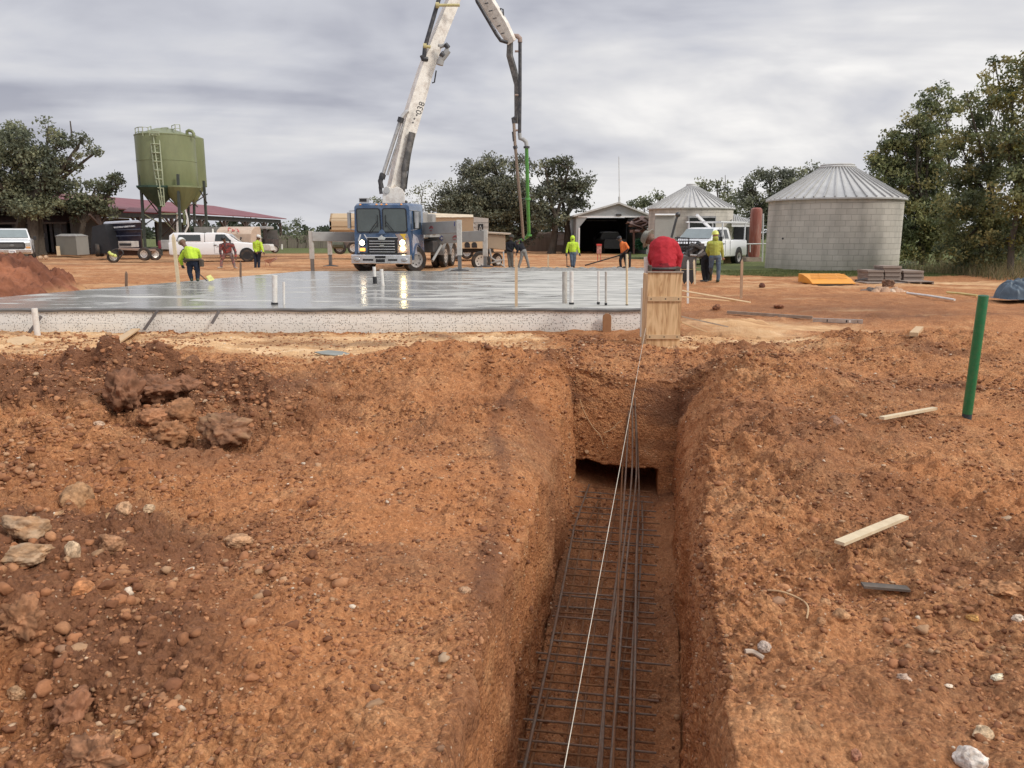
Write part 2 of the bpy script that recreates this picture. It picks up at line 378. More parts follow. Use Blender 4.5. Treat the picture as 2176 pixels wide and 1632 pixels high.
# where the ground is rough: spoil on the left, the trench shoulders; smoother where it was driven on
rough = .32 + .85 * gauss(xx, yy, -4.2, 7.2, 2.2, 1.6, 1) + .75 * gauss(xx, yy, -2.6, 3.0, 1.0, 1.5, 1) + .3 * gauss(xx, yy, -4.5, 5.0, 1.4, 1.2, 1) + .35 * np.exp(-((QQ - ql[:, None]) / .5) ** 2) * sst(6, 7.5, SS) - .1 * np.exp(-((QQ - ql[:, None]) / .5) ** 2) + .30 * np.exp(-((QQ - qr[:, None] - .15) / .45) ** 2) * sst(4.5, 7, SS)
rough = rough + .35 * gauss(xx, yy, 4.2, 11.6, 1.8, .9, 1) + .3 * gauss(xx, yy, 6.5, 12.5, 2.5, 1.2, 1) + .25 * fbm(xx * .8, yy * .8, 9, 3)
rough = rough + .25 * gauss(xx, yy, 2.6, 4.6, 1.2, 1.5, 1)
sand = np.exp(-(np.abs(yy - 13.2 + .9 * fbm(xx * .7, yy * 1.5, 19, 3)) / 1.75) ** 3) * (1 - sst(-.2, 1.2, xx) * (1 - sst(2.0, 2.6, xx) * (1 - sst(4.6, 5.4, xx))))
sand = np.clip(sand + .8 * fbm(xx * .8, yy * 3.2, 12, 4) * np.clip(sand * 4, 0, 1) + .45 * gauss(xx, yy, -3.0, 11.8, 3.5, .5, 1), 0, 1)
rough = np.clip(rough + .06, .2, 1.15) * (1 - .7 * sand)
# tool marks down the faces, layered ledges, gouged lower parts
smoothwall = sst(.25, .75, wallness)
scr = fbm(SS * 9, ZC * 1.6, 21, 4) * .030 + fbm(SS * 1.6, ZC * 1.0, 22, 3) * .08 + clods(SS + .02 * fbm(SS * 19, ZC * 19, 23, 2), ZC + .1 * SS, .055, .35, .15, .45, 24, .3) + (1 - 2 * np.abs(fbm(SS * 5, ZC * 4, 25, 3))) * .018
lump = np.clip(rough * 1.25 - .30, 0, 1)
soft = np.clip(.60 + 1.7 * fbm(xx * 1.2, yy * 1.2, 110, 4), .12, 1.15)           # trodden and loose patches
disp = (1 - .96 * smoothwall) * (clods(wx, wy, .50, .42, .20, .46, 51, .62) * np.clip(rough * 1.5 - .60, 0, 1)
       + clods(wx + 3, wy, .23, .70, .18, .5, 61, .75) * np.clip(rough * 1.35 - .22, 0, 1)) + (1 - .8 * smoothwall) * (
       clods(vx, vy + 5, .115, .85, .15, .50, 71, 1.0) * np.clip(rough * 1.3, .35, 1) * soft
       + clods(vx * 1.05, vy, .060, .88, .15, .52, 81, 1.05) * (1 - .6 * sand) * (.25 + .75 * soft)
       + clods(vx * 1.07 + 2, vy, .034, .88, .18, .52, 83, 1.0) * (1 - .6 * sand) * (.3 + .7 * soft))
disp = disp + fbm(AA * 30, AS * 30, 91, 3) * .008 * (1 - .4 * smoothwall) + fbm(AA * 4, AS * 4, 95, 4) * .085 * (.35 + rough) * (1 - .8 * smoothwall) * (1 - .6 * smoothwall)
ridg = 1 - 2 * np.abs(fbm(AA * 3.2, AS * 3.2, 97, 4)); disp = disp + (ridg - .6) * .05 * rough * (1 - .7 * smoothwall)
inwall = wallness * (SS < SE)
disp = disp + scr * inwall
disp = disp * np.where(isf, .62, 1.0)
disp = disp * np.where(cav > .02, .5, 1)
VX = np.stack([xx, yy, ZW], -1) + NV * disp[..., None]
VX[..., 0] += cav * 1.1 * TD[0]; VX[..., 1] += cav * 1.1 * TD[1]
VX[..., 2] += cav * (.0)
# sink the far and side hems a little into the outer sheet
hem = sst(13.9, 14.6, SS); VX[..., 2] -= hem * .12
def gridfaces(nr, nc, off=0):
    i = np.arange(nr - 1)[:, None] * nc + np.arange(nc - 1)[None, :]
    i = i.ravel() + off
    return np.stack([i, i + 1, i + nc + 1, i + nc], 1)
moist_dark = np.clip(.06 + 1.0 * fbm(xx * .8, yy * .8, 14, 5) + .75 * gauss(xx, yy, -2.2, 3.2, .9, 1.3, 1) + .35 * np.clip(rough - .5, 0, 1) + .85 * gauss(xx, yy, -5.2, 7.6, 1.8, 1.2, 1) + .85 * gauss(xx, yy, -3.3, 8.0, 1.3, .6, 1) + .3 * gauss(xx, yy, -3.8, 6.2, 1.2, 1.2, 1)
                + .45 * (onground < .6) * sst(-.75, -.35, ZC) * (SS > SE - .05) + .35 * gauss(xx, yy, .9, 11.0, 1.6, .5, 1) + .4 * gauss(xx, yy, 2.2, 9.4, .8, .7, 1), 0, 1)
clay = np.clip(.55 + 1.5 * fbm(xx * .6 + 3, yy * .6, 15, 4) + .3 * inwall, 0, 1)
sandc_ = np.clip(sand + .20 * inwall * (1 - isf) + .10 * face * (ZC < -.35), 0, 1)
moist_dark = np.clip(moist_dark + .28 * isf + .5 * np.exp(-((QQ - ql[:, None] - .05) / .07) ** 2) * (SS < SE) * (ZC > -.2) - .3 * face * (ZC < -.5) + .35 * face * sst(.03, .12, fbm(QQ * .8, ZC * 7, 130, 3)), 0, 1)  # also a narrow darker band along the left lip, for a crisper edge
colr = np.stack([sandc_, moist_dark, clay], -1).reshape(-1, 3)
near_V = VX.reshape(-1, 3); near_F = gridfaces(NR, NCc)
near_grid = VX; near_rough = rough; near_cols = (sand, moist_dark)
# ---- outer sheet to the horizon
ro = [13.2]
while ro[-1] < 1800: ro.append(ro[-1] * 1.0085 if ro[-1] < 60 else ro[-1] * 1.03)
ro = np.array(ro); uo = np.linspace(-1.25, 1.25, 860)
YO = ro[:, None] * np.ones((1, len(uo))); XO = uo[None, :] * (YO + 2)
amp = np.clip(1 - (YO - 60) / 100, .15, 1)
# under the slab keep it quiet
slab_poly = [(-12.2, 14.72), (2.53, 14.72), (5.75, 30.4), (-8.0, 29.9)]
def inside(x, y, poly, m=0):
    r = np.full(x.shape, 1e9); n = len(poly)
    for i in range(n):
        ax, ay = poly[i]; bx, by = poly[(i + 1) % n]; ex, ey = bx - ax, by - ay; ln = math.hypot(ex, ey)
        r = np.minimum(r, ((x - ax) * -ey + (y - ay) * ex) / ln)
    return r                                             # >0 inside (counter-clockwise outline)
ins = inside(XO, YO, slab_poly)
ro_ = .35 + .5 * gauss(XO, YO, 6, 17, 6, 4, 1) + .3 * fbm(XO * .5, YO * .5, 41, 3)
ZO = hg(XO, YO) + (fbm(XO * 1.4, YO * 2.6, 42, 4) * .05 + clods(XO + .2 * fbm(XO * 3, YO * 3, 44, 2), YO, .55, .4, .15, .4, 43, .35) * np.clip(ro_ * 1.3 - .2, 0, 1) * (YO < 40) + clods(XO, YO, .24, .5, .2, .5, 45, .45) * np.clip(ro_ * 1.4 - .3, 0, 1) * (YO < 30)) * amp * (1 - sst(0, .4, ins))
ZO -= .30 * sst(.3, .6, ins)
sgrid = XO * TD[0] + YO * TD[1]
ZO = np.where(sgrid < 14.2, ZO - .25 * (1 - sst(13.9, 14.45, sgrid)) - .02, ZO)
sandO = np.clip(.35 * (YO > 15) * (1 - sst(4.0, 7.0, XO - (YO - 15) * .18)) + .6 * fbm(XO * .22, YO * .7, 46, 4) + .9 * np.exp(-((YO - 13.4) / 1.0) ** 4) * (XO < .3), 0, 1)
sandO = np.where((XO > 3.0) & (YO < 26), np.clip(.04 + .8 * fbm(XO * .5, YO * 1.5, 48, 4) + 1.1 * gauss(XO, YO, 4.3, 14.9, 1.3, 1.5, 1) + .35 * sst(21, 26, YO), 0, 1), sandO)
grass = np.clip(sst(27.5, 30, YO + 1.2 * fbm(XO * .6, YO * .6, 49, 3)) * sst(7.2, 9.2, XO + 1.5 * fbm(XO * .5, YO * .5, 50, 3)), 0, 1) * .85
grass = np.maximum(grass, sst(60, 75, YO) * .8 * ((XO < -12) & (XO > -28) | (YO > 90)))
moO = np.clip(.5 * fbm(XO * .35, YO * .8, 47, 4) + .35 * (YO > 40) * (XO < -14) + .8 * sst(.58, .66, XO / (YO + 2)) * (YO > 15) + .62 * gauss(XO, YO, 8, 18, 5, 4, 1), 0, 1)
# grey gravelly yard farther off
colO = np.stack([sandO, moO, .5 + .4 * fbm(XO * .3, YO * .3, 52, 3)], -1).reshape(-1, 3)
out_V = np.stack([XO, YO, ZO], -1).reshape(-1, 3); out_F = gridfaces(len(ro), len(uo), len(near_V))
allc = np.concatenate([colr, colO]); 
def ground_material():
    m, t, b = new_mat('soil'); n = lambda k: t.nodes.new(k); l = t.links.new
    a = n('ShaderNodeAttribute'); a.attribute_name = 'col'; sp = n('ShaderNodeSeparateXYZ'); l(a.outputs['Vector'], sp.inputs[0])
    g = n('ShaderNodeAttribute'); g.attribute_name = 'grass'
    tcn = n('ShaderNodeTexCoord'); o = tcn.outputs['Object']
    def noise(sc, det=6, ro=.6, dist=0, vec=None):
        q = n('ShaderNodeTexNoise'); q.inputs['Scale'].default_value = sc; q.inputs['Detail'].default_value = det; q.inputs['Roughness'].default_value = ro; q.inputs['Distortion'].default_value = dist
        l(vec or o, q.inputs['Vector']); return q.outputs[0]
    def ramp(v, *st):
        r = n('ShaderNodeValToRGB'); e = r.color_ramp.elements
        e[0].position = st[0][0]; e[0].color = (*st[0][1], 1); e[1].position = st[-1][0]; e[1].color = (*st[-1][1], 1)
        for p, c in st[1:-1]: k = e.new(p); k.color = (*c, 1)
        l(v, r.inputs[0]); return r.outputs[0]
    def mixc(f, a_, b_):
        x = n('ShaderNodeMixRGB')
        (l(f, x.inputs[0]) if not isinstance(f, (int, float)) else setattr(x.inputs[0], 'default_value', f))
        for i, c in ((1, a_), (2, b_)): (l(c, x.inputs[i]) if not isinstance(c, tuple) else setattr(x.inputs[i], 'default_value', (*c, 1)))
        return x.outputs[0]
    def math_(op, a_, b_=0.0, c_=0.0):
        x = n('ShaderNodeMath'); x.operation = op
        for i, c in enumerate((a_, b_, c_)): (l(c, x.inputs[i]) if not isinstance(c, (int, float)) else setattr(x.inputs[i], 'default_value', c))
        return x.outputs[0]
    def mr(v, a0, a1, b0, b1):
        x = n('ShaderNodeMapRange'); l(v, x.inputs[0])
        for i, c in enumerate((a0, a1, b0, b1)): x.inputs[i + 1].default_value = c
        return x.outputs[0]
    mp_ = n('ShaderNodeMapping'); mp_.inputs['Scale'].default_value = (.45, 1.6, 1.2); l(o, mp_.inputs[0])
    fine = noise(34, 8, .72); mid = noise(3.2, 8, .68, .4); streak = noise(2.0, 8, .7, .6, mp_.outputs[0]); big = noise(.8, 5, .6)
    soil = ramp(fine, (.31, (.095, .038, .018)), (.5, (.41, .178, .074)), (.69, (.67, .36, .172)))
    soil2 = ramp(mid, (.3, (.165, .072, .036)), (.5, (.43, .195, .084)), (.68, (.58, .33, .165)))
    base = mixc(.5, soil, soil2)
    for sc_, lo_, hi_ in ((46, .80, 1.22), (125, .80, 1.2)):
        vv = n('ShaderNodeTexVoronoi'); vv.inputs['Scale'].default_value = sc_; l(o, vv.inputs['Vector']); sx_ = n('ShaderNodeSeparateXYZ'); l(vv.outputs['Color'], sx_.inputs[0])
        vm = n('ShaderNodeVectorMath'); vm.operation = 'SCALE'; l(base, vm.inputs[0]); l(mr(sx_.outputs[1], 0, 1, lo_, hi_), vm.inputs['Scale']); base = vm.outputs[0]
    red = mixc(mr(sp.outputs[2], .3, .95, 0, .60), base, mixc(.55, base, (.50, .20, .078)))
    sandc = ramp(streak, (.32, (.42, .215, .095)), (.5, (.68, .42, .215)), (.68, (.82, .59, .355)))
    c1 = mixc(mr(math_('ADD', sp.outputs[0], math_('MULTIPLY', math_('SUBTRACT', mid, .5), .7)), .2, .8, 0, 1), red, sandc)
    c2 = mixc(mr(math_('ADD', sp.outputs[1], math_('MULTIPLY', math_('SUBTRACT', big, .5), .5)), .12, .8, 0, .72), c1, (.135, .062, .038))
    gr = ramp(noise(9, 6, .7), (.3, (.06, .075, .025)), (.55, (.13, .15, .05)), (.75, (.24, .22, .09)))
    gm = mr(math_('ADD', g.outputs['Fac'], math_('MULTIPLY', math_('SUBTRACT', mid, .5), .9)), .3, .7, 0, 1)
    c3 = mixc(gm, c2, gr)
    # pale specks of chalk and grit
    vo = n('ShaderNodeTexVoronoi'); vo.inputs['Scale'].default_value = 38; l(o, vo.inputs['Vector'])
    sp2 = n('ShaderNodeSeparateXYZ'); l(vo.outputs['Color'], sp2.inputs[0])
    spk = math_('MULTIPLY', mr(vo.outputs['Distance'], .16, .24, 1, 0), mr(sp2.outputs[0], .90, .93, 0, 1))
    c4 = mixc(math_('MULTIPLY', spk, .7), c3, (.66, .52, .38))
    l(c4, b.inputs['Base Color']); b.inputs['Roughness'].default_value = .93; b.inputs['Specular IOR Level'].default_value = .22
    bm1 = n('ShaderNodeBump'); bm1.inputs['Strength'].default_value = .9; bm1.inputs['Distance'].default_value = .012; l(fine, bm1.inputs['Height'])
    bm2 = n('ShaderNodeBump'); bm2.inputs['Strength'].default_value = .8; bm2.inputs['Distance'].default_value = .05; l(mid, bm2.inputs['Height']); l(bm1.outputs[0], bm2.inputs['Normal'])
    vb = n('ShaderNodeTexVoronoi'); vb.inputs['Scale'].default_value = 46; l(o, vb.inputs['Vector'])
    bm3 = n('ShaderNodeBump'); bm3.inputs['Strength'].default_value = .9; bm3.inputs['Distance'].default_value = -.011; l(vb.outputs['Distance'], bm3.inputs['Height']); l(bm2.outputs[0], bm3.inputs['Normal'])
    l(bm3.outputs[0], b.inputs['Normal'])
    return m
SOIL = ground_material()
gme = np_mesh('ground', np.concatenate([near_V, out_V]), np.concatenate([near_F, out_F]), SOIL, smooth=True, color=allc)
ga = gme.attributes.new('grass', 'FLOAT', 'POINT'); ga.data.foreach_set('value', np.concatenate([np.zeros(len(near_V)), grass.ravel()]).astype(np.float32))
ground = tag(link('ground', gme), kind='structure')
# ground level lookups
def gz(x, y):
    """height of the finished ground (median of the nearest vertices)"""
    q, s = toqs(x, y)
    if s < 14.0:
        i = int(np.searchsorted(sr, s)); i = min(max(i, 1), NR - 1)
        row = near_grid[max(0, i - 2):i + 3]; d = (row[..., 0] - x) ** 2 + (row[..., 1] - y) ** 2
        d = d.ravel(); k = np.argpartition(d, 6)[:6]; return float(np.median(row[..., 2].ravel()[k]))
    i = int(np.argmin(np.abs(ro - y))); j = int(np.argmin(np.abs(XO[i] - x))); return float(ZO[i, j])
def on(u, v):
    """where the line of sight through a pixel meets the finished ground"""
    z = 0.0
    for _ in range(12):
        p = G(u, v, z); zn = gz(p.x, p.y); z = z * .5 + zn * .5
    return G(u, v, z)
# ---- stones and crumbs scattered on it
rng = np.random.default_rng(7)
def ico(sub=2):
    import bmesh
    b = bmesh.new(); bmesh.ops.create_icosphere(b, subdivisions=sub, radius=1); b.verts.ensure_lookup_table()
    v = np.array([x.co[:] for x in b.verts]); f = np.array([[y.index for y in x.verts] for x in b.faces]); b.free(); return v, f
ICO_V, ICO_F = ico(2)
def stone_shape(seed, lump=.35, flat=.7):
    r = np.random.default_rng(seed); v = ICO_V.copy()
    for k in range(5):
        d = r.normal(size=3); d /= np.linalg.norm(d); h = r.uniform(.45, .85); s = v @ d; v = np.where(s[:, None] > h, v - d[None, :] * (s - h)[:, None] * .85, v)
    v *= (1 + lump * (r.random(len(v)) - .5) * 1.3)[:, None]
    v *= np.array([r.uniform(.8, 1.35), r.uniform(.7, 1.0), r.uniform(.5, .85) * flat / .7])
    return v
PAL = np.array([(.34, .150, .070), (.21, .088, .042), (.42, .205, .10), (.42, .25, .14), (.30, .17, .10), (.52, .36, .23), (.66, .54, .41)])
def scatter(NS, seed, sub, smin, sdist, sbig, pw, thr):
    global ICO_V, ICO_F
    rng = np.random.default_rng(seed); ICO_V, ICO_F = ico(sub)
    shapes = [stone_shape(i) for i in range(24)]
    ii = rng.integers(2, NR - 40, NS); jj = rng.integers(2, NCc - 2, NS)
    pos = near_grid[ii, jj]; dist = np.linalg.norm(pos - np.array([0, 0, H]), axis=1)
    clump = np.clip(.45 + 1.6 * fbm(pos[:, 0] * 1.6, pos[:, 1] * 1.6, 101, 3), 0.05, 1)
    k_ = (cav[ii, jj] < .01) & (rng.random(NS) < np.clip(near_rough[ii, jj] * 1.3, .3, 1) * clump) & (dist > 1.9) & (rng.random(NS) < 1 - .6 * wallness[ii, jj])
    pos = pos[k_]; dist = dist[k_]; nrm = NV[ii, jj][k_]; NS = len(pos)
    size = smin + sdist * dist * rng.random(NS) ** 1.5 + sbig * rng.random(NS) ** 7
    pc = PAL[rng.choice(len(PAL), NS, p=pw)] * rng.uniform(.75, 1.15, (NS, 1)); ang = rng.uniform(0, 6.28, NS)
    bv = np.empty((NS, len(ICO_V), 3), np.float32)
    for k in range(24):
        m_ = np.nonzero(np.arange(NS) % 24 == k)[0]; sv_ = shapes[k]
        ca, sa = np.cos(ang[m_]), np.sin(ang[m_])
        x_ = sv_[None, :, 0] * ca[:, None] - sv_[None, :, 1] * sa[:, None]; y_ = sv_[None, :, 0] * sa[:, None] + sv_[None, :, 1] * ca[:, None]
        bv[m_] = np.stack([x_, y_, np.broadcast_to(sv_[None, :, 2], x_.shape)], -1) * size[m_][:, None, None]
    bv += (pos + nrm * size[:, None] * .2)[:, None, :]
    bf = (ICO_F[None] + (np.arange(NS) * len(ICO_V))[:, None, None]).reshape(-1, 3)
    return bv.reshape(-1, 3), bf, np.repeat(pc, len(ICO_V), 0)
v1, f1, c1 = scatter(330000, 7, 1, .0045, .0017, .012, [.38, .30, .2, .07, .02, .025, .005], 0)
CL = [(-3.2, 7.7, 1.0, .55, 900), (-3.9, 8.1, .7, .4, 500), (-2.5, 7.4, .5, .4, 400), (-3.3, 5.1, .7, .6, 700), (-2.0, 3.1, .7, .6, 700), (-4.2, 6.3, 1.2, .9, 900)]
def heap_crumbs():
    rng = np.random.default_rng(77); V_, F_, C_ = [], [], []; n0 = 0
    for (cx, cy, sx, sy, n) in CL:
        for k in range(n):
            x = cx + rng.normal() * sx * .7; y = cy + rng.normal() * sy * .7; q_, s_ = toqs(x, y)
            if s_ < 1.8 or s_ > 13: continue
            i = min(int(np.searchsorted(sr, s_)), NR - 1); row = near_grid[i]; j = int(np.argmin(np.abs(row[:, 0] - x))); 
            if i < 2: continue
            z = row[j, 2]; sz = .008 + .030 * rng.random() ** 4; v = shapes2[rng.integers(0, 24)] * sz; a = rng.uniform(0, 6.28); ca, sa = math.cos(a), math.sin(a)
            v = np.stack([v[:, 0] * ca - v[:, 1] * sa, v[:, 0] * sa + v[:, 1] * ca, v[:, 2]], 1) + np.array([row[j, 0], row[j, 1], z + sz * .25])
            V_.append(v); F_.append(ICO2_F + n0); n0 += len(v); C_.append(np.repeat(PAL[rng.choice(7, p=[.46, .26, .20, .06, .01, .008, .002])][None] * rng.uniform(.8, 1.15), len(v), 0))
    return np.concatenate(V_), np.concatenate(F_), np.concatenate(C_)
v2, f2, c2 = scatter(42000, 8, 2, .006, .0020, .024, [.42, .27, .2, .07, .015, .02, .005], 0)
STONE = attr_mat('stone_crumbs', .9, .004, 90)
shapes2 = [stone_shape(i + 50) for i in range(24)]; ICO2_F = ICO_F; v3, f3, c3 = heap_crumbs()
tag(link('gravel', np_mesh('gravel', np.concatenate([v1, v2, v3]), np.concatenate([f1, f2 + len(v1), f3 + len(v1) + len(v2)]), STONE, smooth=False, color=np.concatenate([c1, c2, c3]))), 'loose crumbs of red earth and small stones strewn over the dug ground', kind='stuff')
# ================================================================ THE SITE: slab, trench steel, pipes, boards, stones
WHITE_PVC = mat('white_pvc', (.74, .72, .68), .35, var=.06, scale=8, dirt=(.42, .28, .18), damt=.35, dscale=9)
OLD_PVC = mat('weathered_pipe', (.50, .47, .42), .6, var=.15, scale=20, dirt=(.22, .17, .13), damt=.7, dscale=14, stretch=(1, 1, .4))
GREEN_PVC = mat('green_pvc', (.012, .17, .065), .3, var=.12, scale=9, dirt=(.20, .17, .10), damt=.18, dscale=26, coat=.3)
BLACK = mat('black_plastic', (.018, .018, .02), .5, var=.2)
LUMBER = mat('new_lumber', (.60, .42, .24), .75, var=.18, scale=6, stretch=(3, 3, .5), dirt=(.36, .20, .10), damt=.4, dscale=3)
LUMBER_P = mat('pale_lumber', (.66, .54, .36), .75, var=.12, scale=9, dirt=(.45, .28, .15), damt=.3, dscale=5)
LUMBER_G = mat('grey_lumber', (.34, .27, .21), .85, var=.25, scale=7, dirt=(.2, .13, .09), damt=.5, dscale=4)
STEEL = mat('bare_rebar', (.19, .14, .105), .6, metal=.2, var=.3, scale=30, dirt=(.20, .085, .035), damt=.75, dscale=6)
RUST = mat('rusty_rebar', (.20, .10, .05), .75, metal=.3, var=.3, scale=30, dirt=(.34, .15, .05), damt=.6, dscale=7)
ALU = mat('aluminium', (.55, .55, .55), .35, metal=.7, var=.1, dirt=(.3, .2, .14), damt=.4, dscale=8)
STAKE = mat('survey_stake', (.60, .44, .28), .8, var=.15, scale=12)
# ---- slab
SZ = .37
def slab_mat():
    m, t, b = new_mat('wet_concrete'); n = lambda k: t.nodes.new(k); l = t.links.new
    tcn = n('ShaderNodeTexCoord'); mp_ = n('ShaderNodeMapping'); mp_.inputs['Scale'].default_value = (.55, 1.5, 1); l(tcn.outputs['Object'], mp_.inputs[0])
    a = n('ShaderNodeTexNoise'); a.inputs['Scale'].default_value = .9; a.inputs['Detail'].default_value = 9; a.inputs['Roughness'].default_value = .62; a.inputs['Distortion'].default_value = .8; l(mp_.outputs[0], a.inputs['Vector'])
    mp2 = n('ShaderNodeMapping'); mp2.inputs['Scale'].default_value = (.5, 4.2, 1); mp2.inputs['Rotation'].default_value = (0, 0, .08); l(tcn.outputs['Object'], mp2.inputs[0])
    c = n('ShaderNodeTexNoise'); c.inputs['Scale'].default_value = 1.6; c.inputs['Detail'].default_value = 7; c.inputs['Distortion'].default_value = 1.2; l(mp2.outputs[0], c.inputs['Vector'])
    # bleed water lies in the nearer left half; the right half has already been floated dry
    sp = n('ShaderNodeSeparateXYZ'); l(tcn.outputs['Object'], sp.inputs[0])
    gx = n('ShaderNodeMapRange'); gx.inputs['From Min'].default_value = -2.6; gx.inputs['From Max'].default_value = 2.2; gx.inputs['To Min'].default_value = .12; gx.inputs['To Max'].default_value = -.34; l(sp.outputs[0], gx.inputs[0])
    gy = n('ShaderNodeMapRange'); gy.inputs['From Min'].default_value = 16; gy.inputs['From Max'].default_value = 25; gy.inputs['To Min'].default_value = .10; gy.inputs['To Max'].default_value = -.36; l(sp.outputs[1], gy.inputs[0])
    am = n('ShaderNodeMapRange'); am.inputs['From Min'].default_value = .3; am.inputs['From Max'].default_value = .7; am.inputs['To Min'].default_value = .08; am.inputs['To Max'].default_value = .92; l(a.outputs[0], am.inputs[0]); s1 = n('ShaderNodeMath'); s1.operation = 'ADD'; l(am.outputs[0], s1.inputs[0]); l(gx.outputs[0], s1.inputs[1])
    s2 = n('ShaderNodeMath'); s2.operation = 'ADD'; l(s1.outputs[0], s2.inputs[0]); l(gy.outputs[0], s2.inputs[1])
    wet = n('ShaderNodeMapRange'); wet.inputs['From Min'].default_value = .44; wet.inputs['From Max'].default_value = .66; l(s2.outputs[0], wet.inputs[0])
    r = n('ShaderNodeValToRGB'); e = r.color_ramp.elements; e[0].position = .38; e[0].color = (.22, .215, .19, 1); e[1].position = .56; e[1].color = (.60, .585, .53, 1); l(c.outputs[0], r.inputs[0])
    dk = n('ShaderNodeMixRGB'); l(wet.outputs[0], dk.inputs[0]); l(r.outputs[0], dk.inputs[1]); dk.inputs[2].default_value = (.32, .31, .285, 1)
    l(dk.outputs[0], b.inputs['Base Color'])
    ro = n('ShaderNodeMapRange'); ro.inputs['To Min'].default_value = .62; ro.inputs['To Max'].default_value = .17; l(wet.outputs[0], ro.inputs[0]); l(ro.outputs[0], b.inputs['Roughness'])
    b.inputs['Specular IOR Level'].default_value = .42
    bp = n('ShaderNodeBump'); bp.inputs['Distance'].default_value = .012; bp.inputs['Strength'].default_value = .35; l(c.outputs[0], bp.inputs['Height'])
    iv = n('ShaderNodeMapRange'); iv.inputs['To Min'].default_value = .6; iv.inputs['To Max'].default_value = .05; l(wet.outputs[0], iv.inputs[0]); l(iv.outputs[0], bp.inputs['Strength']); l(bp.outputs[0], b.inputs['Normal'])
    return m
WETC = slab_mat()
slab = thing('concrete_slab', 'freshly poured grey concrete slab with wet shining patches behind the white foam edge boards', 'concrete slab', (0, 20, 0))
sp_ = [Vector((x, y, 0)) for x, y in slab_poly]
m = MB(); m.prism([(p.x, p.y) for p in sp_], 'Z', SZ - .12, SZ); m.build('concrete_surface', WETC, slab)
FOAM = None
def foam_mat():
    m, t, b = new_mat('dimpled_foam'); n = lambda k: t.nodes.new(k); l = t.links.new
    tcn = n('ShaderNodeTexCoord'); v = n('ShaderNodeTexVoronoi'); v.inputs['Scale'].default_value = 22; v.inputs['Randomness'].default_value = .75
    mp_ = n('ShaderNodeMapping'); mp_.inputs['Scale'].default_value = (1.25, 1, 1); l(tcn.outputs['Object'], mp_.inputs[0]); l(mp_.outputs[0], v.inputs['Vector'])
    d = n('ShaderNodeMapRange'); d.inputs['From Min'].default_value = .17; d.inputs['From Max'].default_value = .27; d.inputs['To Min'].default_value = 1; d.inputs['To Max'].default_value = 0; l(v.outputs['Distance'], d.inputs[0])
    sp = n('ShaderNodeSeparateXYZ'); l(tcn.outputs['Object'], sp.inputs[0])
    nn = n('ShaderNodeTexNoise'); nn.inputs['Scale'].default_value = 2.2; nn.inputs['Detail'].default_value = 6; l(tcn.outputs['Object'], nn.inputs['Vector'])
    lo = n('ShaderNodeMapRange'); lo.inputs['From Min'].default_value = -.10; lo.inputs['From Max'].default_value = .16; lo.inputs['To Min'].default_value = .7; lo.inputs['To Max'].default_value = 0; l(sp.outputs[2], lo.inputs[0])
    ml = n('ShaderNodeMath'); ml.operation = 'MULTIPLY'; l(lo.outputs[0], ml.inputs[0]); l(nn.outputs[0], ml.inputs[1])
    c1 = n('ShaderNodeMixRGB'); l(ml.outputs[0], c1.inputs[0]); c1.inputs[1].default_value = (.86, .85, .80, 1); c1.inputs[2].default_value = (.50, .42, .27, 1)
    c2 = n('ShaderNodeMixRGB'); f = n('ShaderNodeMath'); f.operation = 'MULTIPLY'; l(d.outputs[0], f.inputs[0]); f.inputs[1].default_value = .62; l(f.outputs[0], c2.inputs[0]); l(c1.outputs[0], c2.inputs[1]); c2.inputs[2].default_value = (.17, .13, .09, 1)
    l(c2.outputs[0], b.inputs['Base Color']); b.inputs['Roughness'].default_value = .8
    bp = n('ShaderNodeBump'); bp.inputs['Distance'].default_value = -.02; l(d.outputs[0], bp.inputs['Height']); l(bp.outputs[0], b.inputs['Normal'])
    return m
FOAM = foam_mat()
fw = 0.075
xs = [X(u, 14.7, 680) for u in (-420, -30, 330, 870, 1365)]
for a_, b_ in zip(xs[:-1], xs[1:]):
    for z0, z1, o_ in ((-.22, .10, 0), (.103, SZ - .022, .004)):
        m = MB(); m.box(((a_ + b_) / 2, 14.68 - fw / 2 + o_, (z0 + z1) / 2), (b_ - a_ - .006, fw, z1 - z0)); m.build('foam_board', FOAM, slab)
m = MB()
pts = []
for i in range(61):
    u = i / 60; x = xs[0] + (xs[-1] - xs[0]) * u; z = SZ - .010 + .007 * math.sin(i * 1.7) + .005 * math.sin(i * .63)
    pts.append((x, z))
for (x0, z0), (x1, z1) in zip(pts[:-1], pts[1:]):
    m.add([(x0, 14.57, z0 - .036), (x1, 14.57, z1 - .036), (x1, 14.57, z1), (x0, 14.57, z0), (x0, 14.69, z0 - .036), (x1, 14.69, z1 - .036), (x1, 14.72, z1 + .014), (x0, 14.72, z0 + .014)], [(0, 1, 2, 3), (3, 2, 6, 7), (0, 4, 5, 1)])
m.build('edge_strip', mat('grey_edge_strip', (.115, .105, .095), .6, var=.2, scale=1.5, dirt=(.3, .28, .25), damt=.3), slab)
for k, (u0, v0, u1, v1) in enumerate(((88, 672, 55, 712), (335, 660, 306, 697), (466, 660, 450, 684))):
    m = MB(); m.bar(P(u0, v0, 14.52), P(u1, v1 + 4, 14.45), .028, .05); m.build('brace', mat('grey_strap', (.13, .12, .12), .6), slab)
# right hand form: foam side and kickers
m = MB(); e0 = Vector((2.60, 14.66, 0)); e1 = Vector((5.82, 30.4, 0)); m.bar(e0 + Vector((0, 0, .05)), e1 + Vector((0, 0, .05)), .07, .60); m.build('side_board', FOAM, slab)
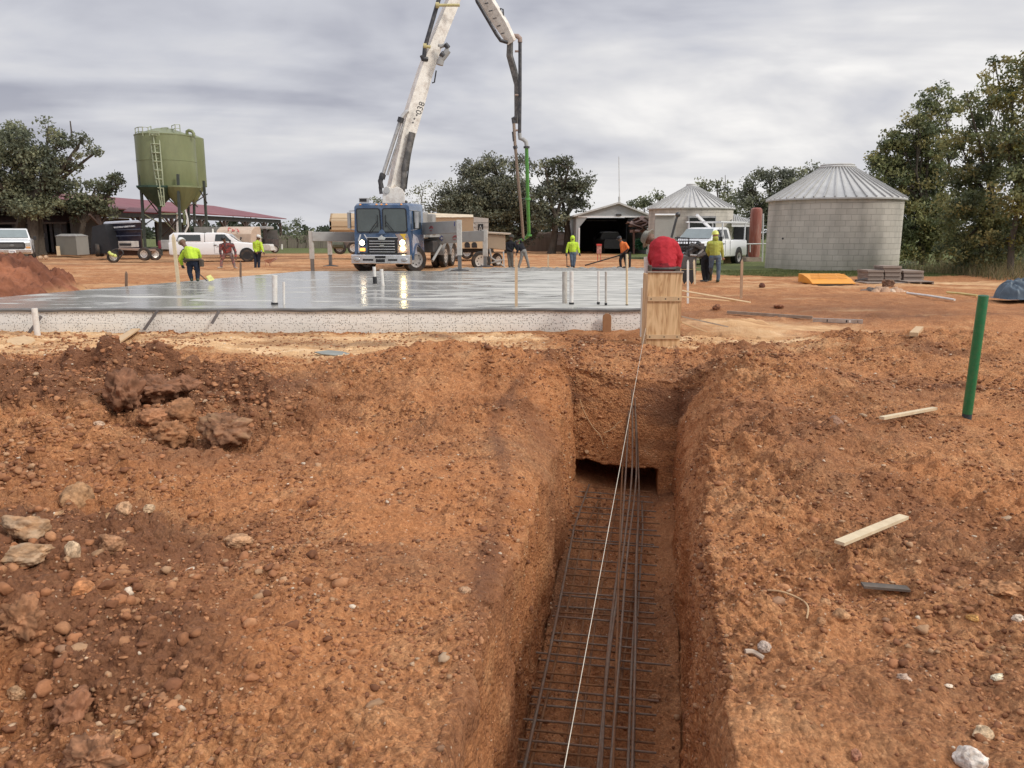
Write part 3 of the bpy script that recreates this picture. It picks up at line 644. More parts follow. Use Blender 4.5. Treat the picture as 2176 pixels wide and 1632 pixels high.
# lumpy fresh concrete still being placed at the far edge
def sheet(name, x0, x1, y0, y1, fz, nx, ny, mt, label, cat=None, kind=None, parent=None):
    xs_ = np.linspace(0, 1, nx); ys_ = np.linspace(0, 1, ny); U, V_ = np.meshgrid(xs_, ys_); xx_ = x0 + (x1 - x0) * U; yy_ = y0 + (y1 - y0) * V_
    zz_ = fz(xx_, yy_, U, V_); me = np_mesh(name, np.stack([xx_, yy_, zz_], -1).reshape(-1, 3), gridfaces(ny, nx), mt, smooth=True); o = link(name, me)
    if label: tag(o, label, cat, kind=kind)
    return o
FRESH = mat('fresh_concrete', (.23, .215, .19), .45, var=.35, scale=7, bump=.03, bscale=12)
sheet('fresh_concrete', -3.2, 6.2, 30.2, 34.0, lambda x, y, U, V_: .14 + .22 * np.minimum(1, np.minimum(V_ * 7, (1 - V_) * 3)) * np.minimum(1, np.minimum(U * 14, (1 - U) * 14)) + .07 * fbm(x * 2.2, y * 2.2, 200, 4) + clods(x, y, .35, .7, .2, .5, 201, .3), 260, 120, FRESH, 'lumpy dark grey concrete just placed along the far edge of the slab', kind='stuff')
# ---- pipes and stakes standing in the slab
def pipe(name, u, v0, v1, Y, wpx, mt, label, group=None, lean=0, collar=None, hollow=True, z0=None):
    a = P(u, v1, Y); b = P(u + lean, v0, Y); r = wpx * (a.y * CP + .3) / F / 2
    t = thing(name, label, 'pipe', (a.x, Y, a.z), 0, group); ax = (b - a).normalized()
    m = MB(); m.tube([a - Vector((0, 0, .04)), b], r, 18, cap=False); m.tube([b - ax * .0, b - ax * (r * 2.5)], r * .82, 18, cap=False)
    n_ = 18; base = len(m.v)
    s1 = m.v[18:36]; s2 = m.v[36:54]; m.add(s1 + s2, [(k, (k + 1) % n_, n_ + (k + 1) % n_, n_ + k) for k in range(n_)])
    m.tube([b - ax * (r * 2.4), b - ax * (r * 2.5)], r * .82, 18)
    m.build('pipe_wall', mt, t, smooth=True)
    if collar:
        c = MB(); c.tube([a, a + ax * collar], r * 1.25, 16); c.build('collar', BLACK, t, smooth=True)
    return t
pipe('stub_pipe', 583.5, 585, 648, 15.6, 11.5, WHITE_PVC, 'thick white stub pipe with a black rubber collar near the slab front left', lean=0, collar=.05)
pipe('stub_pipe', 603, 599, 649, 15.6, 5, WHITE_PVC, 'thin white stub pipe just right of the thick black collared one')
pipe('stub_pipe', 797, 567, 603, 22.0, 7, WHITE_PVC, 'short white stub pipe with black lower half in front of the truck bumper', lean=-2, collar=.20)
pipe('stub_pipe', 813.5, 572, 606, 21.4, 7.5, WHITE_PVC, 'plain white tapering stub pipe in front of the blue truck', lean=-3)
pipe('stub_pipe', 1200, 577, 646, 15.9, 10.5, OLD_PVC, 'thick weathered grey brown stub pipe on the right half of the slab', lean=0)
pipe('stub_pipe', 1214.5, 576, 648, 15.6, 8.5, WHITE_PVC, 'clean white stub pipe right beside the weathered brown one', collar=.05)
pipe('stub_pipe', 1271.5, 576, 648, 15.6, 5.2, WHITE_PVC, 'left of the two slim white stub pipes on the slab right side', collar=.06)
pipe('stub_pipe', 1287.5, 577, 650, 15.4, 4.5, OLD_PVC, 'right of the two slim stub pipes, speckled, beside the white one', collar=.06)
pipe('stub_pipe', 1332, 540, 650, 15.4, 4.6, LUMBER_P, 'tall thin pale post standing in the slab nearest the plywood form', collar=.03)
fp = on(80, 712); pipe('stub_pipe', 80, 655, 712, fp.y, 12, WHITE_PVC, 'white stub pipe standing in the sand in front of the foam boards at left', lean=-7)
gp = on(2054, 886); t = thing('drain_pipe', 'tall green plastic pipe leaning out of the red soil at right', 'pipe', tuple(gp))
top = P(2090, 628, gp.y - .12); bot = gp - Vector((0, 0, .06)); axd = (top - bot).normalized(); rr = .0455
m = MB(); m.tube([bot + axd * .10, top], rr, 32, cap=False); m.tube([top, top - axd * .3], rr * .86, 32, cap=False); n_ = 32; m.add(m.v[32:64] + m.v[64:96], [(k, (k + 1) % n_, n_ + (k + 1) % n_, n_ + k) for k in range(n_)])
m.build('pipe_wall', GREEN_PVC, t, smooth=True)
m = MB(); m.tube([bot - axd * .05, bot + axd * .13], rr * .96, 24); m.build('bottom_sleeve', mat('dark_sleeve', (.03, .05, .06), .6), t, smooth=True)
def stake(u, v0, v1, Y, w, label, mt=STAKE, group=None, lean=0, name='wooden_stake'):
    a = P(u, v1, Y); b = P(u + lean, v0, Y); k = (Y * CP + .3) / F * w
    m = MB(); m.bar(a - Vector((0, 0, .05)), b - Vector((0, 0, k)), k, k * .6, up=(0, 1, 0)); c = b - Vector((0, 0, k))
    m.add([(c.x - k / 2, c.y - k * .3, c.z), (c.x + k / 2, c.y - k * .3, c.z), (c.x + k / 2, c.y + k * .3, c.z), (c.x - k / 2, c.y + k * .3, c.z), (b.x, b.y, b.z + k * .4)], [(0, 1, 4), (1, 2, 4), (2, 3, 4), (3, 0, 4)])
    return solo(m, name, mt, label, 'stake', tuple(a), group)
stake(1097, 545, 651, 15.3, 6, 'tall thin wooden stake splashed with concrete at the slab front centre', lean=0, name='wooden_stake')
stake(268, 577, 611, 21.3, 5, 'short brown stake beside the far left edge of the slab', mat('brown_stake', (.2, .13, .09), .8))
stake(379, 498, 601, 22.2, 6.5, 'tall pale staff standing left of the bent man in lime', LUMBER_P, lean=-11, name='wooden_staff')
stake(511, 556, 588, 25.5, 4, 'short dark stake at the slab edge in front of the bent man in red', mat('brown_stake', (.2, .13, .09), .8))
stake(1165, 541, 571, 33.0, 3.5, 'small pale stake left of the man in the lime hood at the far slab edge')
stake(1575, 552, 630, 20.0, 5, 'tall brown stake in the red soil right of the men in lime and black', mat('red_stake', (.42, .28, .18), .8), lean=2)
# ---- plywood step form at the slab corner, and the white post beside it
PLY = None
def ply_mat():
    m, t, b = new_mat('plywood'); n = lambda k: t.nodes.new(k); l = t.links.new
    tcn = n('ShaderNodeTexCoord'); mp_ = n('ShaderNodeMapping'); mp_.inputs['Scale'].default_value = (7.5, 7.5, 1.0); l(tcn.outputs['Object'], mp_.inputs[0])
    w_ = n('ShaderNodeTexNoise'); w_.inputs['Scale'].default_value = 1.2; w_.inputs['Detail'].default_value = 6; w_.inputs['Distortion'].default_value = 2.2; l(mp_.outputs[0], w_.inputs['Vector'])
    r = n('ShaderNodeValToRGB'); e = r.color_ramp.elements; e[0].position = .38; e[0].color = (.46, .26, .12, 1); e[1].position = .60; e[1].color = (.72, .49, .27, 1); k = e.new(.48); k.color = (.63, .41, .21, 1); l(w_.outputs[0], r.inputs[0])
    l(r.outputs[0], b.inputs['Base Color']); b.inputs['Roughness'].default_value = .7; return m
PLY = ply_mat()
Yf = 12.0; a_ = P(1372, 745, Yf); b_ = P(1444, 745, Yf); zt = P(1400, 580, Yf).z; zb_ = -.10
form = thing('plywood_form', 'narrow upright plywood form panel with two cross battens at the slab corner', 'form panel', ((a_.x + b_.x) / 2, Yf, 0))
m = MB(); m.box(((a_.x + b_.x) / 2, Yf + .01, (zt + zb_) / 2), (b_.x - a_.x, .02, zt - zb_)); m.build('face_panel', PLY, form)
for xx_ in (a_.x + .012, b_.x - .012):
    m = MB(); m.box((xx_, Yf + .24, (zt + zb_) / 2 - .01), (.02, .43, zt - zb_ - .02)); m.build('side_panel', PLY, form)
m = MB(); m.box(((a_.x + b_.x) / 2, Yf + .03, zt + .012), (b_.x - a_.x + .03, .10, .02)); m.build('top_rail', LUMBER_G, form)
for v0, v1 in ((630, 640), (711, 720)):
    z0, z1 = P(1400, v1, Yf).z, P(1400, v0, Yf).z
    m = MB(); m.box(((a_.x + b_.x) / 2, Yf - .014, (z0 + z1) / 2), (b_.x - a_.x - .01, .025, z1 - z0)); bt = m.build('batten', LUMBER, form)
    for f in (.1, .52, .9): m = MB(); m.lathe((a_.x + (b_.x - a_.x) * f, Yf - .0285, (z0 + z1) / 2), [(.011, 0), (.011, .003)], 8, 'Y'); m.build('nail_head', BLACK, bt)
pa, pb = P(1366, 716, 12.9), P(1366, 612, 12.9)
m = MB(); m.box((pa.x, 12.95, (pa.z + pb.z) / 2), (.075, .08, pb.z - pa.z)); solo(m, 'white_board', mat('chalky_white', (.62, .60, .55), .7, var=.1, dirt=(.4, .3, .2), damt=.3), 'short white foam upright tight against the left side of the plywood form', 'board', (pa.x, 12.95, pa.z))
pa, pb = P(1376, 640, 13.6), P(1375, 546, 13.6); m = MB(); m.tube([pa, pb], .056, 16); solo(m, 'white_post', WHITE_PVC, 'stout white capped post beside the knee of the man in red', 'post', tuple(pa), smooth=True)
for k, (u0, v0, u1, v1, Y0, Y1, w, lb) in enumerate(((1446, 617, 1592, 642, 13.6, 15.5, .07, 'long white edged board running right from behind the plywood form'), (1446, 630, 1560, 640, 13.0, 15.2, .05, 'thin pale board lying just below the white edged board'),
        (1446, 672, 1545, 694, 12.5, 12.9, .06, 'weathered board sticking out of the sand right of the plywood form'), (1446, 684, 1500, 705, 12.2, 12.4, .06, 'short board at the lower right corner of the plywood form'))):
    A_, B_ = P(u0, v0, Y0), P(u1, v1, Y1); m = MB(); m.bar(A_, B_, w, .02); solo(m, 'lumber_board', (LUMBER_P, LUMBER, LUMBER_G, LUMBER)[k], lb, 'board', tuple(A_))
# clear stakes bracing right of the man in red
for k, (u, v0, v1, Y, w, mt_, lb) in enumerate(((1462, 553, 640, 17.5, 4.2, WHITE_PVC, 'thin white rod standing just right of the man in red'), (1477, 552, 600, 21, 4, LUMBER_P, 'pale stake leaning between the white rod and the man in black trousers'), (1505, 584, 600, 26, 2, LUMBER_P, 'tiny pale peg by the boots of the man in black trousers'))):
    if k < 2: stake(u, v0, v1, Y, w, lb, mt_, lean=-2 if k else 0, name='bracing_stake')
# ---- long spirit level / screed and scattered boards and pipes
def lie(name, u0, v0, u1, v1, w, h, mt, label, cat='board', lift=.012, parts=None, r=None):
    A_, B_ = on(u0, v0), on(u1, v1); up_ = max([gz(*(A_.lerp(B_, f_))[:2]) - A_.lerp(B_, f_).z for f_ in np.linspace(0, 1, 15)] + [0]); A_.z += lift * .6 + up_ + .008; B_.z += lift * .6 + up_ + .008; m = MB()
    if r: m.tube([A_, (A_ + B_) / 2 + Vector((0, 0, .01)), B_], r, 10)
    else: m.bar(A_, B_, w, h)
    return solo(m, name, mt, label, cat, tuple(A_), smooth=bool(r)), A_, B_
A_, B_ = on(1545, 668), on(1726, 680); A_.z += .05; B_.z += .05; m = MB(); m.bar(A_, B_, .06, .06); solo(m, 'screed_board', LUMBER_G, 'long dark weathered timber lying in the mud left of the spirit level', 'board', tuple(A_))
A_, B_ = on(1727, 684), on(1833, 688); A_.z += .04; B_.z += .04
lv = thing('spirit_level', 'grey aluminium spirit level lying in the mud beyond the sand', 'spirit level', tuple(A_)); m = MB(); m.bar(A_, B_, .03, .085); m.build('level_body', ALU, lv, bevel=.004)
d_ = (B_ - A_)
for f, w in ((.3, .045), (.69, .05), (.9, .02)):
    c = A_ + d_ * f + Vector((0, -.0165, 0)); m = MB(); m.box(c, (w, .004, .05)); m.build('vial_window', BLACK, lv)
c = A_ + d_ * .76 + Vector((0, -.0165, 0)); m = MB(); m.box(c, (.07, .004, .045)); m.build('sticker', WHITE_PVC, lv)
lie('lumber_board', 1780, 1196, 1917, 1136, .055, .018, LUMBER_P, 'pale sawn board lying on the red soil right of the trench', lift=.065)
lie('lumber_board', 1872, 906, 1985, 884, .05, .025, LUMBER_P, 'weathered lath lying below left of the green pipe', lift=.03)
lie('lumber_board', 1832, 1249, 1930, 1257, .05, .012, mat('dark_wood', (.10, .085, .07), .8, dirt=(.3, .2, .14)), 'dark flat scrap of wood half sunk in the soil at right', lift=.01)
lie('lumber_board', 1940, 726, 1953, 710, .12, .06, LUMBER, 'short offcut of lumber on the mud near the slab level', lift=.03)
lie('plastic_pipe', 1927, 628, 2028, 643, 0, 0, WHITE_PVC, 'white plastic pipe lying in front of the stacked lumber', 'pipe', .03, r=.03)
lie('plastic_pipe', 2012, 625, 2075, 632, 0, 0, mat('yellow_pipe', (.62, .5, .2), .5), 'yellowish pipe lying between the white pipe and the blue tarp', 'pipe', .03, r=.03)
lie('lumber_board', 237, 742, 290, 706, .14, .025, LUMBER, 'tan plank lying in the sand below the slanted strap on the foam', lift=.02)
lie('lumber_board', 252, 730, 275, 707, .10, .03, LUMBER_G, 'grey offcut tucked behind the tan plank in the sand', lift=.02)
lie('lumber_board', 796, 698, 862, 697, .09, .04, mat('brown_wood', (.25, .14, .08), .8), 'brown timber block against the middle of the foam edge', lift=.05)
A_ = on(45, 727); m = MB(); m.lathe((A_.x, A_.y, A_.z + .01), [(.20, -.02), (.21, 0), (.20, .02)], 20); o = solo(m, 'wooden_disc', LUMBER, 'oval wooden board lying in the sand at the left edge', 'board', (A_.x, A_.y, A_.z)); o.scale = (1, .9, 1); o.rotation_euler = (0.25, .1, 0)
A_ = on(1289, 705); m = MB(); ar = [(A_.x + .08 * math.cos(q_), A_.z + .27 + .08 * math.sin(q_)) for q_ in np.linspace(0, math.pi, 12)]; m.prism(ar + [(A_.x - .08, A_.z - .03), (A_.x + .08, A_.z - .03)], 'Y', 14.475, 14.525); solo(m, 'wooden_block', mat('brown_block', (.33, .17, .08), .8), 'upright brown round topped block against the foam near the slab corner', 'block', (A_.x, 14.5, A_.z), bevel=.008)
A_ = on(708, 754); m = MB(); m.prism([(-.28, 0), (-.1, .13), (.12, .10), (.27, -.02), (.05, -.12), (-.15, -.09)], 'Z', 0, .012); o = solo(m, 'metal_scrap', mat('blue_grey_scrap', (.27, .28, .25), .5, metal=.2), 'flat blue grey scrap lying in the sand in front of the slab', 'scrap', (0, 0, 0)); o.location = A_ + Vector((0, 0, .02)); o.rotation_euler = (.12, .05, 0)
# ---- wires, roots, sticks
def strand(name, pix, r, mt, label, cat, lift=.01, Ys=None):
    pts = []
    for i, (u, v) in enumerate(pix): p = on(u, v) if Ys is None else P(u, v, Ys[i]); p.z += lift * (1 + .8 * (i % 2)); pts.append(p)
    sm = []
    for i in range(len(pts) - 1):
        p0, p1, p2, p3 = pts[max(0, i - 1)], pts[i], pts[i + 1], pts[min(len(pts) - 1, i + 2)]
        for k in range(5):
            t = k / 5; sm.append(.5 * ((2 * p1) + (p2 - p0) * t + (2 * p0 - 5 * p1 + 4 * p2 - p3) * t * t + (3 * p1 - p0 - 3 * p2 + p3) * t ** 3))
    sm.append(pts[-1]); m = MB(); m.tube(sm, r, 7); return solo(m, name, mt, label, cat, tuple(pts[0]), smooth=True)
ROOT = mat('pale_root', (.50, .33, .18), .8, var=.2); DKW = mat('tie_wire', (.09, .06, .045), .6)
strand('root', [(1619, 1259), (1660, 1266), (1698, 1277), (1716, 1298), (1714, 1320)], .0045, ROOT, 'pale curved root lying on the soil right of the trench', 'root', .012)
strand('root', [(1655, 1327), (1657, 1338), (1661, 1350)], .003, ROOT, 'tiny upright pale twig below the curved root', 'twig', .02)
strand('root', [(1583, 1388), (1600, 1392), (1622, 1402)], .011, mat('bone_stick', (.50, .40, .31), .8), 'short pale thick stick at the right lip of the trench', 'stick', .008)
strand('root', [(222, 764), (235, 780), (247, 790)], .008, ROOT, 'thin pale stick poking out of the sand behind the dark clods', 'stick', .02)
for pix, ys in (([(1232, 848), (1240, 872), (1258, 905), (1275, 925), (1282, 945)], 9.30), ([(1283, 920), (1300, 912), (1312, 900), (1322, 894)], 9.28)):
    strand('root', pix, .005, ROOT, 'thin cut root hanging down the end face left of the rebar' if pix[0][0] == 1232 else 'short cut root on the end face just behind the rebar', 'root', 0, [ys] * len(pix))
# ---- string line from the near trench to the slab corner
A_ = toxy(-.36, 3.3); sl = [Vector((*toxy(-.40, 3.4), -1.05)), P(1200, 1632, 4.05), P(1272, 1170, 6.4), P(1330, 880, 9.1), P(1344, 820, 9.9), P(1370, 700, 13.2)]
m = MB(); sA, sB = P(1199, 1632, 2.33), P(1372, 698, 12.0); sC = sA + (sA - sB).normalized() * .9; m.tube([sC, sA, sB], [.0017, .0017, .0026], 6); solo(m, 'string_line', mat('white_string', (.60, .54, .44), .7), 'taut white string line running along the trench to the slab corner', 'string', tuple(P(1370, 700, 13.2)))
m = MB(); m.bar((sC.x, sC.y, sC.z - .55), (sC.x, sC.y, sC.z + .05), .04, .02, up=(0, 1, 0)); solo(m, 'string_peg', STAKE, 'small wooden peg holding the near end of the string line', 'peg', tuple(sC))
# ---- reinforcing mat on the trench floor (one tied cage)
cage = thing('rebar_mat', 'tied mat of long and cross reinforcing bars lying along the trench floor', 'rebar mat', (*toxy(-.2, 6.5), -DEP))
def onz(u, v, z): return G(u, v, z)
longs = [  # top and bottom bars traced on their own level above the floor
    ([(1112, 1640), (1165, 1400), (1195, 1250), (1220, 1120), (1252, 1030)], -1.30, .0115, 0),
    ([(1124, 1640), (1182, 1400), (1215, 1250), (1240, 1130), (1272, 1062)], -1.36, .0105, 1),
    ([(1226, 1640), (1248, 1450), (1268, 1300), (1290, 1180), (1312, 1060)], -1.38, .0105, 1),
    ([(1198, 1640), (1225, 1420), (1250, 1250), (1266, 1130), (1276, 1060)], -1.42, .009, 1),
    ([(1296, 1640), (1312, 1500), (1330, 1370), (1345, 1260), (1358, 1130), (1372, 1075)], -1.40, .0105, 1),
    ([(1334, 1640), (1343, 1400), (1352, 1250), (1356, 1120), (1355, 1050)], -1.30, .0095, 0),
    ([(1346, 1640), (1350, 1400), (1358, 1250), (1366, 1130), (1364, 1065)], -1.33, .0090, 0)]
for pix, z, r, k in longs:
    pts = [onz(u, v, z) for u, v in pix]; m = MB(); m.tube(pts, r, 8); m.build('long_bar', (STEEL, RUST)[k], cage, smooth=True)
crs = [(1100, 1618, 1300, 1640), (1098, 1571, 1395, 1600), (1118, 1550, 1393, 1580), (1125, 1496, 1395, 1520), (1130, 1461, 1400, 1490), (1145, 1446, 1395, 1468), (1150, 1402, 1385, 1427), (1122, 1385, 1425, 1414), (1163, 1371, 1395, 1394), (1170, 1344, 1395, 1362),
       (1174, 1309, 1393, 1328), (1186, 1301, 1396, 1314), (1188, 1264, 1395, 1284), (1190, 1259, 1390, 1272), (1198, 1220, 1396, 1236), (1200, 1207, 1392, 1222), (1204, 1187, 1396, 1202), (1207, 1163, 1393, 1178), (1209, 1126, 1404, 1139), (1212, 1150, 1400, 1163), (1218, 1100, 1402, 1113), (1222, 1076, 1395, 1087), (1224, 1055, 1388, 1068), (1212, 1031, 1386, 1046)]
crs += [(1208, 1143, 1390, 1158), (1214, 1116, 1396, 1128), (1205, 1243, 1388, 1258), (1180, 1288, 1390, 1303), (1168, 1360, 1380, 1380), (1140, 1428, 1380, 1449), (1128, 1480, 1385, 1503), (1112, 1528, 1388, 1552), (1104, 1592, 1380, 1618), (1220, 1088, 1392, 1100), (1226, 1044, 1380, 1056)]
for k, (u0, v0, u1, v1) in enumerate(crs):
    z = -1.315 if k % 3 else -1.37
    m = MB(); m.tube([onz(u0, v0, z), onz((u0 + u1) / 2, (v0 + v1) / 2, z - .006), onz(u1, v1, z)], .0075, 7); m.build('cross_bar', (STEEL, STEEL, RUST)[k % 3], cage, smooth=True)
m = MB()
for k in range(26):
    u0, v0, u1, v1 = crs[k % len(crs)]; f = random.Random(k).uniform(.1, .9); p = onz(u0 + (u1 - u0) * f, v0 + (v1 - v0) * f, -1.3); m.tube([p - Vector((.012, .01, .01)), p + Vector((0, 0, .02)), p + Vector((.014, .008, -.005))], .0018, 5)
m.build('tie_wire', DKW, cage)['kind'] = 'stuff'
# loose bars: lie along the middle and rise onto the end face of the trench
tips = [((1343, 828), (1343, 1000), (1326, 1160), (1296, 1380), (1270, 1640)), ((1336, 872), (1330, 1000), (1318, 1160), (1292, 1380), (1277, 1640)), ((1349, 846), (1352, 1010), (1333, 1180), (1316, 1400), (1297, 1640)), ((1332, 884), (1322, 1010), (1316, 1180), (1310, 1400), (1302, 1640)), ((1351, 880), (1358, 1040), (1352, 1190), (1350, 1380), (1343, 1640))]
for k, pix in enumerate(tips):
    zz_ = [0, 0, -1.22, -1.27, -1.28]; pts = [P(*pix[0], 9.22), P(*pix[1], 8.9)] + [G(*pix[i], zz_[i]) for i in (2, 3, 4)]
    sm = []
    for i in range(len(pts) - 1):
        p0, p1, p2, p3 = pts[max(0, i - 1)], pts[i], pts[i + 1], pts[min(len(pts) - 1, i + 2)]
        for q in range(6): t_ = q / 6; sm.append(.5 * ((2 * p1) + (p2 - p0) * t_ + (2 * p0 - 5 * p1 + 4 * p2 - p3) * t_ * t_ + (3 * p1 - p0 - 3 * p2 + p3) * t_ ** 3))
    sm.append(pts[-1]); m = MB(); m.tube(sm, .0105, 8)
    solo(m, 'rebar', (STEEL, STEEL, STEEL, RUST, STEEL)[k], ('loose rebar reaching highest up the end face of the trench', 'loose rebar left of the highest one on the trench end face', 'loose rebar just right of the highest one on the trench end face', 'shortest rusty loose rebar, leftmost of the five on the trench end face', 'rightmost of the five loose rebars on the trench end face')[k], 'rebar', tuple(pts[0]), 'loose rebar leaning on the trench end', smooth=True)
# ---- stones and clods one can point at
def rock(u, v, w, h, col, label, seed, name='stone', cat='stone', craggy=.25, spots=None, sink=.38):
    c = on(u, v + h / 2); sc = (c.y * CP + (H - c.z) * SP) / F; a = w * sc / 2; b_ = h * sc / 2 / math.cos(.35)
    import bmesh
    bm = bmesh.new(); bmesh.ops.create_icosphere(bm, subdivisions=5, radius=1); V_ = np.array([q.co[:] for q in bm.verts]); Fc = np.array([[q.index for q in f.verts] for f in bm.faces]); bm.free()
    r = np.random.default_rng(seed)
    for k in range(9):
        d = r.normal(size=3); d /= np.linalg.norm(d); hh = r.uniform(.5, .85); s = V_ @ d; V_ = np.where(s[:, None] > hh, V_ - d[None] * (s - hh)[:, None] * .6, V_)
    U_ = V_.copy(); n3 = lambda f, sd: fbm3(U_, f, sd)
    V_ = V_ * (1 + craggy * (1.6 * n3(1.5, seed) + .7 * n3(5, seed + 3)))[:, None] + V_ * (clods3(U_, .55, .7, .25, .6, seed) * craggy * 1.0 + clods3(U_, .22, .8, .25, .6, seed + 7) * craggy * 1.2 + craggy * .16 * n3(12, seed + 5))[:, None]
    V_ *= np.array([a, (a + b_) / 2, b_]); an = r.uniform(-.3, .3); ca, sa = math.cos(an), math.sin(an); V_ = V_ @ np.array([[ca, sa, 0], [-sa, ca, 0], [0, 0, 1]])
    q = .5 + n3(.0001, 1); cc = np.array(col)[None] * (1 + .9 * n3(2.5, seed + 9) + .5 * n3(14, seed + 8))[:, None]
    if spots: f = sst(.0, .3, n3(1.6, seed + 19))[:, None]; cc = cc * (1 - f * .55) + np.array(spots)[None] * f * .55
    o = link(name, np_mesh(name, V_, Fc, ROCKM, smooth=True, color=cc)); o.location = (c.x, c.y + a * .3, c.z + b_ * (1 - sink) - .01)
    return tag(o, label, cat)
ROCKM = attr_mat('rock_surface', .92, .012, 30)
RB, DB, TN_, PL = (.30, .145, .07), (.20, .095, .052), (.36, .205, .105), (.50, .36, .23)
rock(475, 905, 118, 78, (.24, .12, .065), 'largest dark crusted clod left of centre with a crumbling right side', 1, 'earth_clod', 'clod', .42, (.40, .24, .13), .36)
rock(380, 865, 82, 66, (.30, .145, .07), 'squarish brown clod above and left of the largest dark clod', 2, 'earth_clod', 'clod', .2)
rock(322, 880, 60, 42, (.32, .15, .075), 'rounded brown clod left of the squarish clod', 3, 'earth_clod', 'clod', .35)
rock(352, 912, 74, 60, (.32, .155, .075), 'crumbly brown clod below the squarish one', 4, 'earth_clod', 'clod', .5)
rock(262, 832, 76, 92, DB, 'tall pointed dark clod on the ridge at left', 5, 'earth_clod', 'clod', .5)
rock(325, 815, 90, 60, (.21, .10, .055), 'wide dark clod on the ridge right of the pointed one', 6, 'earth_clod', 'clod', .45)
rock(390, 812, 60, 44, (.22, .105, .058), 'dark clod at the right end of the ridge', 13, 'earth_clod', 'clod', .5)
rock(338, 817, 34, 16, (.42, .30, .20), 'flat pale grey stone resting on the dark ridge clod', 7, 'stone', 'stone', .12, None, .1)
rock(208, 898, 26, 15, (.55, .38, .26), 'small pale stone below the pointed dark clod', 8)
rock(160, 1046, 60, 66, TN_, 'upright tan rock in the middle of the left stone cluster', 9, 'stone', 'stone', .2)
rock(45, 1118, 120, 62, (.33, .19, .10), 'big tan boulder at the left edge with a whitish right side', 10, 'stone', 'stone', .25, (.48, .35, .23))
rock(35, 1172, 120, 44, (.35, .21, .115), 'flat tan slab of rock under the big left boulder', 11, 'stone', 'stone', .22, (.48, .35, .23))
rock(155, 1160, 32, 42, PL, 'pale upright cobble right of the big left boulder', 12, 'stone', 'stone', .12)
rock(236, 1102, 50, 44, (.40, .235, .12), 'round brown cobble right of the upright tan rock', 14, 'stone', 'stone', .15)
rock(232, 1148, 60, 40, (.36, .19, .10), 'angular reddish rock below the round brown cobble', 15, 'stone', 'stone', .3)
rock(128, 1093, 50, 30, (.42, .24, .12), 'low brown cobble between the boulder and the upright tan rock', 16, 'stone', 'stone', .2)
rock(262, 1077, 34, 34, (.46, .28, .16), 'small tan cobble at the right end of the left stone cluster', 17)
rock(316, 1075, 24, 22, (.52, .36, .22), 'small pale cobble standing right of the left stone cluster', 18)
rock(170, 1243, 50, 34, (.46, .20, .085), 'smooth orange stone on the dark soil at left', 19, 'stone', 'stone', .1)
rock(137, 1438, 40, 40, (.66, .54, .38), 'white and ochre stone sitting on a dark clod at lower left', 20, 'stone', 'stone', .3, (.35, .2, .1), .1)
rock(150, 1500, 80, 96, (.24, .11, .058), 'tall dark crumbly clod carrying the white stone at lower left', 21, 'earth_clod', 'clod', .5)
rock(190, 1600, 110, 80, (.30, .145, .075), 'wide reddish clod at the bottom left below the dark one', 22, 'earth_clod', 'clod', .55)
rock(40, 1300, 90, 90, (.29, .14, .07), 'large red clod at the left edge halfway down', 23, 'earth_clod', 'clod', .45)
rock(505, 1142, 60, 30, (.42, .24, .13), 'low brown stone in the open middle of the left ground', 24, 'stone', 'stone', .25)
rock(36, 1465, 42, 28, (.44, .27, .15), 'small tan stone near the lower left edge', 26)
rock(246, 1556, 42, 26, (.46, .25, .12), 'tan cobble at the bottom left beside the wide clod', 27)
rock(988, 1250, 28, 20, (.48, .30, .18), 'small tan pebble near the left lip of the trench', 25)
rock(1776, 895, 34, 36, (.30, .17, .11), 'egg shaped brown cobble right of the far end of the trench', 30, 'stone', 'stone', .1)
rock(1787, 1301, 46, 34, (.40, .22, .11), 'tan rectangular cobble in the right foreground', 31, 'stone', 'stone', .12)
rock(1755, 1277, 28, 20, (.44, .24, .12), 'small orange stone just above the tan rectangular cobble', 32)
rock(1747, 1316, 26, 18, (.38, .20, .10), 'small brown stone left of the tan rectangular cobble', 33)
rock(1626, 1368, 28, 22, (.42, .33, .27), 'greyish stone half buried near the right lip of the trench', 34)
rock(2089, 1551, 48, 34, (.58, .42, .26), 'pale tan angular stone near the bottom right corner', 35, 'stone', 'stone', .15)
rock(2067, 1606, 66, 50, (.64, .57, .50), 'largest whitish stone at the bottom right corner', 36, 'stone', 'stone', .14, (.45, .33, .24))
rock(2121, 1434, 28, 18, (.74, .66, .48), 'small cream white stone near the right edge', 37)
rock(2072, 1308, 34, 16, (.55, .30, .10), 'flat ochre flake of rock near the right edge', 38)
rock(2165, 1310, 34, 20, (.64, .52, .40), 'pale stone cut by the right edge of the view', 39)
rock(1924, 1436, 28, 16, (.44, .32, .24), 'brownish grey pebble in the right foreground', 40)
rock(1822, 1598, 26, 26, (.42, .20, .12), 'reddish pebble at the bottom right of the trench', 41)
rock(2130, 1244, 70, 30, (.38, .19, .09), 'long orange clod beside the right edge', 42, 'earth_clod', 'clod', .4)
rock(1619, 605, 14, 12, (.14, .06, .04), 'round dark red ball of earth beyond the slab at right', 43, 'earth_clod', 'clod', .1)
rock(1523, 650, 20, 12, (.24, .11, .06), 'low red clod right of the plywood form', 44, 'earth_clod', 'clod', .3)
rock(1655, 650, 22, 10, (.25, .11, .06), 'small clod on the mud above the spirit level', 45, 'earth_clod', 'clod', .3)
rock(1888, 600, 24, 18, (.20, .12, .08), 'dark brown clod of earth in front of the lumber stack', 46, 'earth_clod', 'clod', .25)
rock(1393, 1480, 30, 20, (.40, .22, .12), 'cobble beside the rebar mat at the right foot of the trench', 47)
